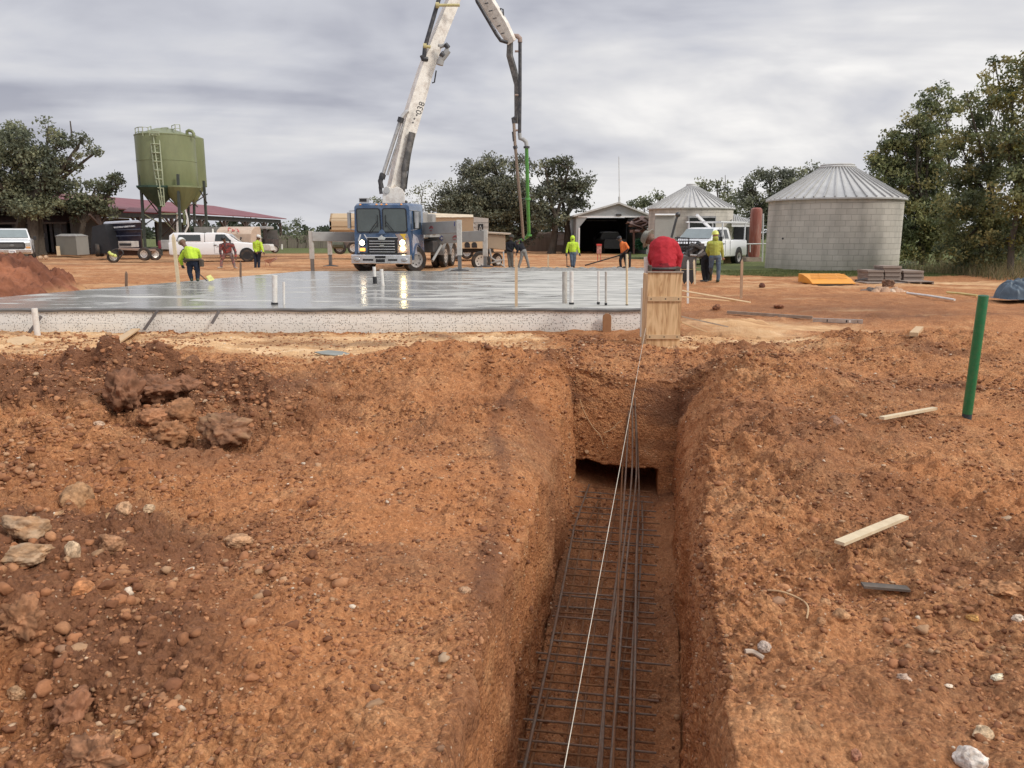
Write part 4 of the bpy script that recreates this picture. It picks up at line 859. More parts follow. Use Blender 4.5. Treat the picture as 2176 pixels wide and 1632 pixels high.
# ---- red spoil heap at the left beyond the slab
RSO = attr_mat('red_spoil', .95, .03, 14)
sx = np.linspace(-20, -9.6, 320); sy = np.linspace(15.6, 24.5, 260); SX, SY = np.meshgrid(sx, sy)
hz_ = 2.1 * np.clip(1 - np.sqrt(((SX + 15.5) / 4.4) ** 2 + ((SY - 20.6) / 3.6) ** 2), 0, 1) + gauss(SX, SY, -11.6, 19.2, 1.2, .5, .22, -.35)
rg = np.clip(hz_ * 2, 0, 1)
hz_ = hz_ + rg * (.34 * fbm(SX * .9, SY * .9, 300, 4) + clods(SX, SY, .6, .7, .2, .55, 301, .9) + clods(SX, SY, .28, .85, .2, .55, 302, 1.1) + clods(SX, SY, .14, .85, .2, .5, 304, 1.1)) - .10
hcol = np.clip(.5 + 1.1 * fbm(SX * .7, SY * 1.1, 303, 4), 0, 1)[..., None]; hc = hcol * np.array([.12, .045, .027]) + (1 - hcol) * np.array([.34, .135, .072])
fr = (sst(.42, .0, hz_) * sst(-.15, .25, fbm(SX * 1.2, SY, 305, 3) + .1))[..., None]; hc = hc * (1 - fr) + np.array([.52, .31, .15]) * fr
tag(link('dirt_pile', np_mesh('dirt_pile', np.stack([SX, SY, hz_ + hg(SX, SY)], -1).reshape(-1, 3), gridfaces(260, 320), RSO, smooth=True, color=hc.reshape(-1, 3))), 'heap of dark red spoil earth at the left beyond the slab', 'dirt pile')
# ================================================================ BUILDINGS, SILO, TANKS
def hgp(x, y): return float(hg(np.array([float(x)]), np.array([float(y)]))[0])
def wbox(m, u0, v0, u1, v1, Y, d):
    """a box whose front face covers these pixels at distance Y, d deep"""
    a = P(u0, v1, Y); b = P(u1, v0, Y); m.box(((a.x + b.x) / 2, Y + d / 2, (a.z + b.z) / 2), (b.x - a.x, d, b.z - a.z)); return m
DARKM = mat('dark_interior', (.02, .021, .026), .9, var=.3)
DSTEEL = mat('dark_steel', (.055, .055, .058), .6, metal=.3, var=.3, dirt=(.14, .08, .05), damt=.4)
GSTEEL = mat('galvanised', (.56, .555, .53), .5, metal=.1, var=.12, scale=1.5, dirt=(.30, .27, .24), damt=.4, dscale=.8)
WHITEP = mat('white_paint', (.80, .80, .80), .22, var=.03, scale=2, coat=.5, dirt=(.5, .42, .34), damt=.12, dscale=2)
GLASS = mat('dark_glass', (.02, .025, .025), .06, var=.1, spec=.8)
GLASS2 = mat('grey_glass', (.20, .24, .24), .06, var=.1, spec=.9)
TYRE = mat('tyre', (.030, .028, .026), .85, var=.3, scale=8, dirt=(.16, .10, .065), damt=.6, dscale=3)
RIM = mat('rim', (.62, .60, .56), .35, metal=.4, var=.1, dirt=(.3, .2, .15), damt=.5, dscale=6)
CHROME = mat('chrome', (.72, .72, .72), .18, metal=.85, var=.05, dirt=(.3, .24, .2), damt=.3, dscale=5)
def block_mat():
    m, t, b = new_mat('grey_blocks'); n = lambda k: t.nodes.new(k); l = t.links.new
    a = n('ShaderNodeAttribute'); a.attribute_name = 'wuv'
    br = n('ShaderNodeTexBrick'); br.inputs['Scale'].default_value = 1; br.inputs['Brick Width'].default_value = .41; br.inputs['Row Height'].default_value = .235; br.inputs['Mortar Size'].default_value = .009; br.inputs['Mortar Smooth'].default_value = .6
    br.inputs['Color1'].default_value = (.53, .49, .425, 1); br.inputs['Color2'].default_value = (.60, .555, .485, 1); br.inputs['Mortar'].default_value = (.45, .415, .36, 1); br.offset = .5; br.inputs['Bias'].default_value = .1
    l(a.outputs['Vector'], br.inputs['Vector'])
    nn = n('ShaderNodeTexNoise'); nn.inputs['Scale'].default_value = .9; nn.inputs['Detail'].default_value = 8; mp_ = n('ShaderNodeMapping'); mp_.inputs['Scale'].default_value = (1.5, .5, 1); l(a.outputs['Vector'], mp_.inputs[0]); l(mp_.outputs[0], nn.inputs['Vector'])
    mr = n('ShaderNodeMapRange'); mr.inputs['From Min'].default_value = .45; mr.inputs['From Max'].default_value = .65; mr.inputs['To Max'].default_value = .6; l(nn.outputs[0], mr.inputs[0])
    x = n('ShaderNodeMixRGB'); l(mr.outputs[0], x.inputs[0]); l(br.outputs['Color'], x.inputs[1]); x.inputs[2].default_value = (.33, .31, .27, 1)
    sp = n('ShaderNodeSeparateXYZ'); l(a.outputs['Vector'], sp.inputs[0]); lo = n('ShaderNodeMapRange'); lo.inputs['From Min'].default_value = .0; lo.inputs['From Max'].default_value = .75; lo.inputs['To Min'].default_value = .75; lo.inputs['To Max'].default_value = 0; l(sp.outputs[1], lo.inputs[0])
    ml = n('ShaderNodeMath'); ml.operation = 'MULTIPLY'; l(lo.outputs[0], ml.inputs[0]); l(nn.outputs[0], ml.inputs[1])
    y = n('ShaderNodeMixRGB'); l(ml.outputs[0], y.inputs[0]); l(x.outputs[0], y.inputs[1]); y.inputs[2].default_value = (.22, .21, .12, 1)
    l(y.outputs[0], b.inputs['Base Color']); b.inputs['Roughness'].default_value = .9
    bp = n('ShaderNodeBump'); bp.inputs['Distance'].default_value = -.01; l(br.outputs['Fac'], bp.inputs['Height']); l(bp.outputs[0], b.inputs['Normal'])
    return m
BLOCK = block_mat()
def block_tank(name, label, cx, cy, R, z0, z1, zc, rc, seed=0):
    t = thing(name, label, 'water tank', (cx, cy, z0)); n_ = 96
    V_ = []; F_ = []; uv = []
    ks = range(n_ + 1)
    for z in (z0 - .3, z1):
        for k in ks: an = 2 * math.pi * k / n_ + math.pi / 2; V_.append((R * math.cos(an), R * math.sin(an), z - z0)); uv.append((an * R, z - z0, 0))
    for k in range(n_): F_.append((k, k + 1, n_ + 2 + k, n_ + 1 + k))
    me = np_mesh('wall', V_, F_, BLOCK, smooth=True); at = me.attributes.new('wuv', 'FLOAT_VECTOR', 'POINT'); at.data.foreach_set('vector', np.array(uv, np.float32).ravel()); link('wall', me, t)
    Ro = R + .13; m = MB(); nr = 44
    m.lathe((cx, cy, 0), [(Ro, z1 - .02), (Ro, z1 + .04), (rc, zc), (rc, zc - .1)], nr * 2); rf = m.build('roof', GSTEEL, t, smooth=False)
    m = MB()
    for k in range(nr):
        an = 2 * math.pi * (k + .3) / nr; ca, sa = math.cos(an), math.sin(an)
        m.bar((cx + Ro * ca, cy + Ro * sa, z1 + .075), (cx + rc * ca, cy + rc * sa, zc + .03), .045, .055)
    sm = m.build('roof_rib', mat('rib_grey', (.44, .435, .42), .5, metal=.1, var=.1), rf); sm['kind'] = 'stuff'
    m = MB(); m.lathe((cx, cy, 0), [(rc * 1.08, zc - .03), (rc * 1.12, zc + .05), (rc * 1.0, zc + .10), (rc * 1.03, zc + .14), (rc * .9, zc + .19), (.02, zc + .20)], 40); m.build('roof_cap', GSTEEL, rf, smooth=True)
    return t
Yc = 35.2; cx, R = tang(1629, 1916, Yc); bt_ = block_tank('water_tank', 'large round grey block tank with ribbed conical metal roof at right', cx, Yc, R, .2, Z(421, 32.4), Z(358, Yc), .70)
m = MB(); p = P(1663, 507, 32.9); m.sph((p.x, p.y - .02, p.z), .045, 8, 6); m.build('pipe_outlet', DSTEEL, bt_)
m = MB(); p = P(1855, 507, 32.9); m.box((p.x, p.y - .02, p.z), (.17, .1, .045)); m.build('wall_vent', DSTEEL, bt_)
Yc = 53.5; cx, R2 = tang(1377, 1556, Yc); t2 = block_tank('water_tank', 'smaller round grey block tank behind the white pickup', cx, Yc, R2, .05, Z(442, 50.8), Z(397, Yc), .36)
# window of the small tank
YW = 50.55
m = MB(); wbox(m, 1464, 460, 1520, 486, YW, .5); w_ = m.build('window', GLASS, t2)
m = MB(); wbox(m, 1462, 459, 1522, 463, YW - .03, .5); wbox(m, 1462, 463.4, 1465, 488, YW - .03, .5); wbox(m, 1519, 463.4, 1522, 488, YW - .03, .5); m.build('window_frame', mat('frame_grey', (.35, .35, .35), .6), w_)
# concrete block pier left of it with a pipe on top
m = MB(); wbox(m, 1391, 458, 1437, 506, 47.5, .25); pr = thing('panel_screen', 'flat grey panel standing in front of the smaller tank left side', 'panel', tuple(P(1414, 540, 47.5))); m.build('panel', mat('grey_panel', (.36, .35, .32), .8, var=.08), pr)
m = MB(); m.tube([P(1392, 456.5, 47.4), P(1436, 456.5, 47.4)], .06, 10); m.build('top_pipe', WHITEP, pr)
m = MB(); m.bar(P(1393, 506, 47.6), P(1393, 545, 47.6), .1, .1); m.build('post', GSTEEL, pr)
# lean-to beside it
YL = 52; z0 = .1
lt = thing('lean_to', 'low open lean-to with pale ribbed roof beside the smaller block tank', 'lean-to', (X(1578, YL), YL, z0))
m = MB(); a, b, c, d = P(1556, 455, YL + 2.5), P(1584, 466, YL + 2.0), P(1602, 474, YL - 1), P(1555, 474, YL - 1)
m.loft([[a, Vector((b.x, b.y, b.z)), c, d], [q - Vector((0, 0, .08)) for q in (a, b, c, d)]]); m.build('roof', GSTEEL, lt)
m = MB()
for k in range(9):
    f = k / 8; m.bar(a.lerp(b, f) + Vector((0, 0, .04)), d.lerp(c, f) + Vector((0, 0, .04)), .05, .05)
m.build('roof_rib', mat('rib_grey', (.4, .4, .4)), lt)['kind'] = 'stuff'
m = MB(); wbox(m, 1555, 474.5, 1602, 482, YL - .98, .1); m.build('fascia', WHITEP, lt)
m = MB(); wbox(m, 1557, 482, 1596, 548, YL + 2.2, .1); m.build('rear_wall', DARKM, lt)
m = MB(); m.bar(P(1590, 482, YL - .9), P(1590, 546, YL - .9), .12, .12); m.build('post', DSTEEL, lt)
wb = thing('workbench', 'small brown workbench under the lean-to', 'workbench', tuple(P(1572, 546, 50)))
m = MB(); wbox(m, 1561, 532, 1586, 536, 50, .6); m.build('bench_top', LUMBER_G, wb)
for u in (1562, 1583):
    m = MB(); wbox(m, u, 536, u + 2, 548, 50.05, .5); m.build('leg', LUMBER_G, wb)
# red pressure tank on a timber skid
YR = 48.5; rt = thing('pressure_tank', 'tall rust red pressure tank standing upright between the two block tanks', 'tank', (X(1604, YR), YR, .1)); xr = X(1603.5, YR)
ra = (X(1616, YR) - X(1591.5, YR)) / 2; z0, z1 = Z(546, YR), Z(441, YR)
m = MB(); m.lathe((xr, YR, 0), [(ra * .85, z0), (ra, z0 + .15), (ra, z1 - .22), (ra * .9, z1 - .08), (ra * .6, z1 - .01), (.02, z1)], 28); m.build('tank_body', mat('red_oxide', (.27, .075, .05), .55, var=.25, scale=2, dirt=(.5, .36, .30), damt=.5, dscale=1.6, stretch=(1.5, 1.5, .25)), rt, smooth=True)
m = MB(); wbox(m, 1586, 547, 1620, 556, YR - .5, 1.0); m.build('timber_skid', LUMBER_G, rt)
YP = 46; m = MB(); m.tube([P(1620, 556, YP), P(1622, 454, YP)], .045, 8); m.tube([P(1553, 519, YP), P(1629, 518, YP)], .035, 8); m.tube([P(1594, 519.5, YP), P(1594, 536, YP)], .03, 8)
solo(m, 'pipe_rack', GSTEEL, 'thin grey vertical pole with a horizontal pipe beside the red tank', 'pipe rack', tuple(P(1620, 556, YP)), smooth=True)
m = MB(); wbox(m, 1538, 532, 1557, 562, 44, .04); 
tp = MB(); q = [P(1537, 560, 44), P(1558, 561, 44), P(1557, 540, 44), P(1549, 535, 44), P(1541, 531, 44)]
tp.add(q + [x_ + Vector((0, .04, 0)) for x_ in q], [(0, 1, 2, 3, 4), (9, 8, 7, 6, 5), (0, 5, 6, 1), (1, 6, 7, 2), (2, 7, 8, 3), (3, 8, 9, 4), (4, 9, 5, 0)]); solo(tp, 'plywood_sheet', LUMBER, 'tan sheet of plywood leaning behind the man with the lime hard hat', 'sheet', tuple(q[0]))
# ---- metal barn
YB = 66.0; zb = .08
bn = thing('metal_barn', 'grey metal gable barn with a wide dark opening and a thin mast', 'barn', (X(1300, YB), YB, zb))
xl, xr_, zr = X(1224, YB), X(1378, YB), Z(433, YB); ze = Z(459, YB); xa = X(1312, YB); dpt = 12
SID = mat('metal_siding', (.35, .36, .36), .55, metal=.15, var=.1, scale=1.2, dirt=(.25, .24, .23), damt=.4, dscale=.5)
m = MB(); zl = Z(462, YB)                                             # gable front above the door, and flanks
g = [(xl, zl), (xr_, zl), (xr_, ze), (xa, zr), (xl, ze)]
m.prism(g, 'Y', YB, YB + .12)
xo0, xo1 = X(1231, YB), X(1374, YB)
m.prism([(xl, zb - .2), (xo0, zb - .2), (xo0, Z(482, YB)), (X(1247, YB), zl - .002), (xl, zl - .002)], 'Y', YB, YB + .12)
m.prism([(xo1, zb - .2), (xr_, zb - .2), (xr_, zl - .002), (xo1, zl - .002)], 'Y', YB, YB + .12); m.build('front_wall', SID, bn)
for xx_ in (xl + .05, xr_ - .05):
    m = MB(); m.box((xx_, YB + dpt / 2, (zb + ze) / 2 - .1), (.1, dpt - .3, ze - zb + .2)); m.build('side_wall', SID, bn)
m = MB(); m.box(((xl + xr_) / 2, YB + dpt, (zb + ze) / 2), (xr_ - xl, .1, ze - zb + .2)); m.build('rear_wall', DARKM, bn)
ov = .25; m = MB()
for sx_ in (-1, 1):
    xe = xl - ov if sx_ < 0 else xr_ + ov; zz_ = ze - ov * (zr - ze) / ((xa - xl) if sx_ < 0 else (xr_ - xa))
    m.loft([[Vector((xe, y_, zz_)), Vector((xa, y_, zr)), Vector((xa, y_, zr + .14)), Vector((xe, y_, zz_ + .14))] for y_ in (YB - .3, YB + dpt + .2)])
m.build('roof', GSTEEL, bn)
m = MB(); m.box(((xo0 + xo1) / 2, YB - .03, zl + .06), (xo1 - xo0 + .3, .06, .12)); m.build('door_lintel', WHITEP, bn)
m = MB(); m.box((xo0 - .03, YB - .03, (zb + Z(484, YB)) / 2), (.11, .06, Z(484, YB) - zb)); m.build('door_post', WHITEP, bn)
m = MB(); m.box((X(1313, YB), YB - .1, Z(456.5, YB)), (.42, .16, .14)); m.build('yard_light', DSTEEL, bn)
m = MB(); wbox(m, 1246, 468, 1310, 470, YB + 8, .1); m.build('strip_window', mat('dim_window', (.10, .12, .16), .5), bn)
m = MB(); m.tube([P(1316, 437, YB + 2), P(1316, 418, YB + 2)], .09, 8); m.tube([P(1316, 418, YB + 2), P(1315, 333, YB + 2)], .028, 6); m.build('mast', GSTEEL, bn)
# junk heap and green hoses right of the barn opening
YJ = 55; 
jt = thing('scrap_heap', 'heap of crumpled brown roofing sheets beside the barn opening', 'scrap heap', tuple(P(1370, 500, YJ)))
rj = random.Random(4); m = MB()
for k in range(34):
    u, v = rj.uniform(1346, 1392), 0; v = rj.uniform(470, 488) - (u - 1346) * .15
    c = P(u, v, YJ + rj.uniform(-.5, 1)); R_ = Matrix.Rotation(rj.uniform(-.5, .5), 3, 'Y') @ Matrix.Rotation(rj.uniform(-.6, .6), 3, 'X') @ Matrix.Rotation(rj.uniform(0, 3), 3, 'Z'); m.box(c, (rj.uniform(.5, 1.2), rj.uniform(.2, .5), .03), R_)
m.build('crumpled_sheet', mat('rusty_sheet', (.20, .13, .11), .75, var=.4, scale=2), jt)['kind'] = 'stuff'
m = MB(); wbox(m, 1345, 488, 1384, 494, YJ, 1.5); m.build('shelf', mat('brown_shelf', (.16, .09, .07), .8), jt)
for u in (1347, 1381):
    m = MB(); m.bar(P(u, 494, YJ + .1), P(u, 540, YJ + .1), .12, .12); m.build('post', mat('brown_shelf', (.16, .09, .07)), jt)
HG = mat('green_hose', (.02, .11, .05), .5); hs = MB(); rj = random.Random(8)
pts = []
for k in range(70):
    u = 1350 + 30 * (.5 + .5 * math.sin(k * .9 + rj.random())); v = 508 + (k % 9) * 2.6 + rj.uniform(-3, 3); pts.append(P(u, v, YJ + .6 + rj.uniform(-.4, .4)))
hs.tube(pts, .055, 6); solo(hs, 'hose_tangle', HG, 'tangle of dark green hoses below the brown shelf by the barn', 'hoses', tuple(P(1365, 530, YJ)), smooth=True)
# ---- red roofed open shed (long side seen at an angle)
REDR = mat('red_roof', (.20, .035, .045), .5, metal=.2, var=.15, scale=.6, dirt=(.32, .16, .15), damt=.35, dscale=.4)
s0 = P(215, 520, 62); s1 = P(598, 520, 104); dv = Vector((s1.x - s0.x, s1.y - s0.y, 0)); Ls = dv.length; dv.normalize(); pv = Vector((-dv.y, dv.x, 0))
if pv.y < 0: pv = -pv
s0.z = s1.z = 0.05; zev, zrd, dep = 3.75, 5.35, 9.0
rs = thing('open_shed', 'long open sided shed with a dark red metal roof behind the silo', 'shed', (s0.x, s0.y, .05))
def sp3(a, b, z): q = s0 + dv * a + pv * b; return Vector((q.x, q.y, z))
m = MB(); e = -.6
m.loft([[sp3(a, e, zev - .05), sp3(a, dep, zrd), sp3(a, dep, zrd + .1), sp3(a, e, zev + .05)] for a in (1, Ls + .8)])
m.loft([[sp3(a, dep, zrd), sp3(a, 2 * dep, zev), sp3(a, 2 * dep, zev + .1), sp3(a, dep, zrd + .1)] for a in (1, Ls + .8)]); m.build('roof', REDR, rs)
m = MB(); m.bar(sp3(1, 0, zev - .35), sp3(Ls, 0, zev - .35), .2, .45); m.build('eave_beam', DSTEEL, rs)
for k in range(8):
    a = Ls * k / 7; m = MB(); m.bar(sp3(a, 0, -.1), sp3(a, 0, zev - .5), .28, .28); po = m.build('post', mat('brown_post', (.09, .06, .05), .8), rs)
    m = MB(); m.bar(sp3(a, 0, zev - 1.3), sp3(a - 1.2, 0, zev - .5), .15, .15); m.bar(sp3(a, 0, zev - 1.3), sp3(min(a + 1.2, Ls), 0, zev - .5), .15, .15); m.build('knee_brace', mat('brown_post', (.09, .06, .05)), po)
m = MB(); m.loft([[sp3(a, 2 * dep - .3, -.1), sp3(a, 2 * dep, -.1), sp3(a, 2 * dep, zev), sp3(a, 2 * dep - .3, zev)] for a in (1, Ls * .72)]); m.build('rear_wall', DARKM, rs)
TARP_G = mat('grey_tarp', (.13, .13, .13), .8, var=.15)
for a0, a1, h1 in ((3, 12, 3.2), (17, 23, 3.0)):
    m = MB(); m.loft([[sp3(a, 4.0, 0.6), sp3(a, 4.2, .6), sp3(a, 4.2, h1), sp3(a, 4.0, h1)] for a in (a0, a1)]); m.build('side_curtain', TARP_G, rs)
# sagging second sheet at the left end of the roof
m = MB(); q = [P(262, 452, 61), P(345, 455, 63.5), P(330, 446, 66), P(275, 443, 64)]; m.add(q + [x_ + Vector((0, 0, .1)) for x_ in q], [(0, 1, 2, 3), (7, 6, 5, 4), (0, 4, 5, 1), (1, 5, 6, 2), (2, 6, 7, 3), (3, 7, 4, 0)]); m.build('loose_sheet', REDR, rs)
# ---- store building under the oak at far left
YS = 68
st = thing('store_shed', 'dark store shed with grey roof and white wall panels under the big left oak', 'shed', tuple(P(60, 535, YS)))
m = MB(); a, b = P(-60, 470, YS), P(152, 468, YS); m.loft([[Vector((a.x, YS - .8, a.z - .3)), Vector((a.x, YS + 5, a.z + .8)), Vector((a.x, YS + 5, a.z + .95)), Vector((a.x, YS - .8, a.z - .15))], [Vector((b.x, YS - .8, b.z - .3)), Vector((b.x, YS + 5, b.z + .8)), Vector((b.x, YS + 5, b.z + .95)), Vector((b.x, YS - .8, b.z - .15))]]); m.build('roof', mat('grey_brown_roof', (.15, .13, .11), .8, var=.2), st)
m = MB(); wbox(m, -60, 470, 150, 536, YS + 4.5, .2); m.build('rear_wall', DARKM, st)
for u0, v0, u1, v1 in ((111, 473, 133, 502), (77, 496, 98, 505), (46, 478, 66, 505)):
    m = MB(); wbox(m, u0, v0, u1, v1, YS + 1, .1); m.build('wall_panel', (mat('off_white_panel', (.50, .52, .54), .7) if u0 > 70 else mat('grey_wall_panel', (.16, .16, .155), .8)), st)
m = MB(); wbox(m, 78, 505, 118, 536, YS + .2, .3); m.build('counter', mat('dark_counter', (.05, .05, .048), .8), st)
for u in (-20, 32, 70, 99, 105, 136):
    m = MB(); wbox(m, u, 470, u + 4, 536, YS, .25); m.build('post', DSTEEL, st)
m = MB(); wbox(m, 139, 482, 200, 505, YS + 24, .2); solo(m, 'distant_wall', mat('dull_red_wall', (.19, .085, .10), .8, var=.2), 'low dull red wall seen between the oak trunks', 'wall', tuple(P(170, 505, YS + 24)))
# ---- twin compartment silo on legs
YSI = 60.0
OLV = mat('olive_paint', (.205, .23, .115), .45, metal=.1, var=.14, scale=.7, dirt=(.14, .155, .08), damt=.5, dscale=.9, stretch=(1, 1, .35))
DGR = mat('dark_green_paint', (.02, .055, .038), .5, var=.2, dirt=(.10, .12, .05), damt=.3)
LGR = mat('pale_olive', (.33, .36, .24), .5, var=.1)
si = thing('hopper_silo', 'tall olive green twin cone silo on steel legs with a ladder and top railings', 'silo', (X(365, YSI), YSI, 0))
k_ = YSI / F
def cyl(u0, u1, vt, vb, Yc): return (*tang(u0, u1, Yc, 345), Z(vt, Yc), Z(vb, Yc))
xc, rc_, zt_, zb_ = cyl(289.5, 418.5, 290, 399, YSI + 2)
m = MB(); m.lathe((xc, YSI + 2, 0), [(rc_ * .99, zb_), (rc_, zb_ + .05), (rc_, (zb_ + zt_) / 2), (rc_ + .025, (zb_ + zt_) / 2 + .01), (rc_ + .025, (zb_ + zt_) / 2 + .06), (rc_, (zb_ + zt_) / 2 + .07), (rc_, zt_ - .06), (rc_ + .03, zt_ - .05), (rc_ + .03, zt_ + .02), (rc_ * .3, zt_ + .55), (.05, zt_ + .6)], 56); m.build('tank_body', OLV, si, smooth=True)
xd, rd, zt2, zb2 = cyl(380, 436.5, 294, 397, YSI + 4.6)
m = MB(); m.lathe((xd, YSI + 4.6, 0), [(rd * .99, zb2), (rd, zb2 + .05), (rd, zt2), (rd * .3, zt2 + .3), (.05, zt2 + .3)], 40); m.build('rear_tank', OLV, si, smooth=True)
for (u, ru, vb, vt_, ya, mt_) in ((345, 44, 441, 399.5, 60.6, DGR), (395, 40, 448, 399.5, 61.0, OLV), (420, 24, 430, 398, 64.4, OLV)):
    xx_ = X(u, ya); m = MB(); m.lathe((xx_, ya, 0), [(.14, Z(vb + 4, ya)), (.16, Z(vb, ya)), (ru * ya / F * .96, Z(vt_, ya)), (ru * ya / F * .96, Z(vt_, ya) + .12)], 8 if mt_ is DGR else 20); m.build('hopper_cone', mt_, si)
yl0 = YSI + 2 - rc_ - .02
for (u0, v0, u1, v1, yy_) in ((298, 372, 310, 545, 60.5), (378, 370, 385, 545, YSI - .1), (338, 402, 343, 545, 61.5), (433, 384, 443, 540, 62.8), (400, 405, 402, 540, 64.0), (412, 402, 414, 538, 65.5)):
    m = MB(); m.bar(P(u0 + (0 if v0 < 400 else 0), v0, yy_), P(u1, v1, yy_), .17, .17); m.build('leg', mat('dark_olive_leg', (.05, .06, .05), .6, var=.2), si)
for (u0, v0, u1, v1) in ((304, 410, 342, 460), (341, 412, 304, 452), (304, 480, 340, 455), (306, 455, 341, 476), (341, 440, 382, 400), (382, 402, 420, 440), (343, 410, 378, 440), (343, 462, 380, 500), (382, 462, 345, 502), (384, 435, 426, 402), (400, 440, 441, 412), (402, 458, 442, 500), (425, 405, 440, 432), (384, 500, 410, 460), (386, 460, 408, 500)):
    m = MB(); m.bar(P(u0, v0, 60.6), P(u1, v1, 61.6), .07, .07); m.build('cross_brace', (LGR if (u0 + v0) % 2 else DSTEEL), si)
m = MB(); wbox(m, 343, 453.5, 372, 455.5, YSI, .8); m.build('platform', LGR, si)
for u0, u1, v1 in ((378, 382, 500), (392, 396, 478)):
    m = MB(); m.tube([P(u0, 452, 60.9), P(u0, v1, 60.9)], .13, 10); m.build('down_pipe', WHITE_PVC if u0 < 390 else OLV, si, smooth=True)
m = MB(); pts = [P(393, 445, 61), P(398, 462, 60.7), P(400, 480, 60.6), P(394, 492, 60.6), P(392, 505, 60.5)]; m.tube(pts, .07, 8); m.build('flexible_hose', WHITE_PVC, si, smooth=True)
# ladder with cage
ld = MB(); yl = YSI + 2 - rc_ - .35
for u0, u1 in ((319, 342), (337, 347.5)):
    pass
la, lb_ = (P(319, 288, yl + .5), P(344, 436, yl)), (P(338, 288, yl + .5), P(349, 436, yl))
L_ = [la[0], P(329, 370, yl), P(342, 436, yl)]; R__ = [lb_[0], P(345, 370, yl), P(349.5, 438, yl)]
m = MB(); m.tube(L_, .05, 6); m.tube(R__, .05, 6); m.tube([P(326, 290, yl + .3), P(336, 370, yl - .3), P(346, 440, yl - .3)], .04, 6)
for k in range(9):
    f = k / 8; v = 288 + f * 148; i0 = L_[0].lerp(L_[1], min(1, f / .554)) if f < .554 else L_[1].lerp(L_[2], (f - .554) / .446); i1 = R__[0].lerp(R__[1], min(1, f / .554)) if f < .554 else R__[1].lerp(R__[2], (f - .554) / .446)
    m.tube([i0, i1], .045, 6); md = (i0 + i1) / 2 - Vector((0, .45, 0)); m.tube([i0, md, i1], .035, 5)
for k in range(22):
    f = k / 21; i0 = L_[0].lerp(L_[1], min(1, f / .554)) if f < .554 else L_[1].lerp(L_[2], (f - .554) / .446); i1 = R__[0].lerp(R__[1], min(1, f / .554)) if f < .554 else R__[1].lerp(R__[2], (f - .554) / .446); m.tube([i0.lerp(i1, .3), i0.lerp(i1, .75)], .02, 4)
m.build('ladder', LGR, si)
def rail(us, vb, vt, yy_, nm='railing'):
    m = MB(); h_ = Z(vt, yy_) - Z(vb, yy_); pts = [P(u, v, y_) for u, v, y_ in us]
    for p in pts: m.tube([p, p + Vector((0, 0, h_))], .035, 5)
    for f in (.5, 1): m.tube([p + Vector((0, 0, h_ * f)) for p in pts], .03, 5)
    m.build(nm, LGR, si)
rail([(288.5, 291, 61.8), (295, 289, 60.6), (304, 289, 59.9), (316, 290, 60), (322, 287, 61)], 290, 271, 60)
rail([(318, 288, 59.6), (338, 288, 59.6)], 288, 279, 59.6)
rail([(343, 282, 61), (355, 281, 61), (358, 281, 62)], 283, 273, 61)
rail([(366, 283, 61.5), (373, 281, 60.5), (383, 281, 61.5)], 284, 268, 61)
m = MB(); m.tube([P(363, 284, 61.5), P(363, 276, 61.5)], .09, 8); m.build('vent_stack', DSTEEL, si)
m = MB(); pts = [P(397.5, 288, 61.5), P(397.5, 279, 61.5), P(401, 277, 61.5), P(408, 279, 61.5), P(411.5, 284, 61.5), P(412, 290, 61.5)]; m.tube(pts, .12, 10); m.build('goose_neck', OLV, si, smooth=True)
# ---- fences and far shrubs
FB = mat('fence_boards', (.20, .165, .14), .85, var=.25, scale=1, stretch=(2, 2, .2))
def fence(u0, u1, v0, v1, Y0, Y1, label, n=10):
    a, b = P(u0, v1, Y0), P(u1, v1, Y1); h_ = Z(v0, Y0) - a.z; t = thing('wooden_fence', label, 'fence', tuple(a)); m = MB(); N_ = int((b - a).length / .22)
    for k in range(N_): p = a.lerp(b, (k + .5) / N_); m.box((p.x, p.y, p.z + h_ / 2 - .1 + .04 * math.sin(k * 5.1)), (.19, .03, h_ + .2))
    m.build('fence_boards', FB, t)['kind'] = 'stuff'
    m = MB(); m.bar(a + Vector((0, .06, h_ * .75)), b + Vector((0, .06, h_ * .75)), .05, .1); m.build('rail', FB, t)
fence(590, 730, 500, 527, 95, 95, 'brown board fence across the far field left of the truck')
fence(1110, 1225, 494, 534, 78, 74, 'brown board fence under the trees left of the barn')
m = MB(); wbox(m, 1176, 496, 1200, 522, 70, 1.5); solo(m, 'weathered_tank', mat('rusty_white', (.36, .33, .31), .8, var=.2, dirt=(.20, .12, .09), damt=.8, dscale=1.2), 'rust streaked pale box between the tree trunks left of the barn', 'box', tuple(P(1188, 522, 70)), bevel=.1)
# ---- stacked lumber, orange plate, tarp, rubbish heap at right
YU = 25.5
GW = mat('weathered_wood', (.30, .24, .20), .85, var=.25, scale=2, stretch=(.6, 2, 6), dirt=(.16, .11, .08), damt=.5)
for (u0, v0, u1, v1, dd, lb) in ((1844, 574, 1879, 600, .8, 'left bundle of grey boards in the lumber stack'), (1880, 574, 1916, 600, .8, 'middle bundle of grey boards in the lumber stack'), (1877, 565, 1917, 574, .7, 'small tan bundle of boards on top of the lumber stack'), (1920, 575, 1964, 597, 1.2, 'right dark bundle of boards in the lumber stack')):
    t = thing('board_bundle', lb, 'lumber', tuple(P((u0 + u1) / 2, v1, YU)), group='bundles of boards at the tree line'); nn_ = max(2, int((v1 - v0) / 4.3))
    for k in range(nn_):
        v = v0 + (v1 - v0) * k / nn_; m = MB(); wbox(m, u0 + (k * 7 % 3) * .6, v + .35, u1 - (k * 5 % 3) * .7, v + (v1 - v0) / nn_, YU + (k % 2) * .04, dd); m.build('board', GW, t)
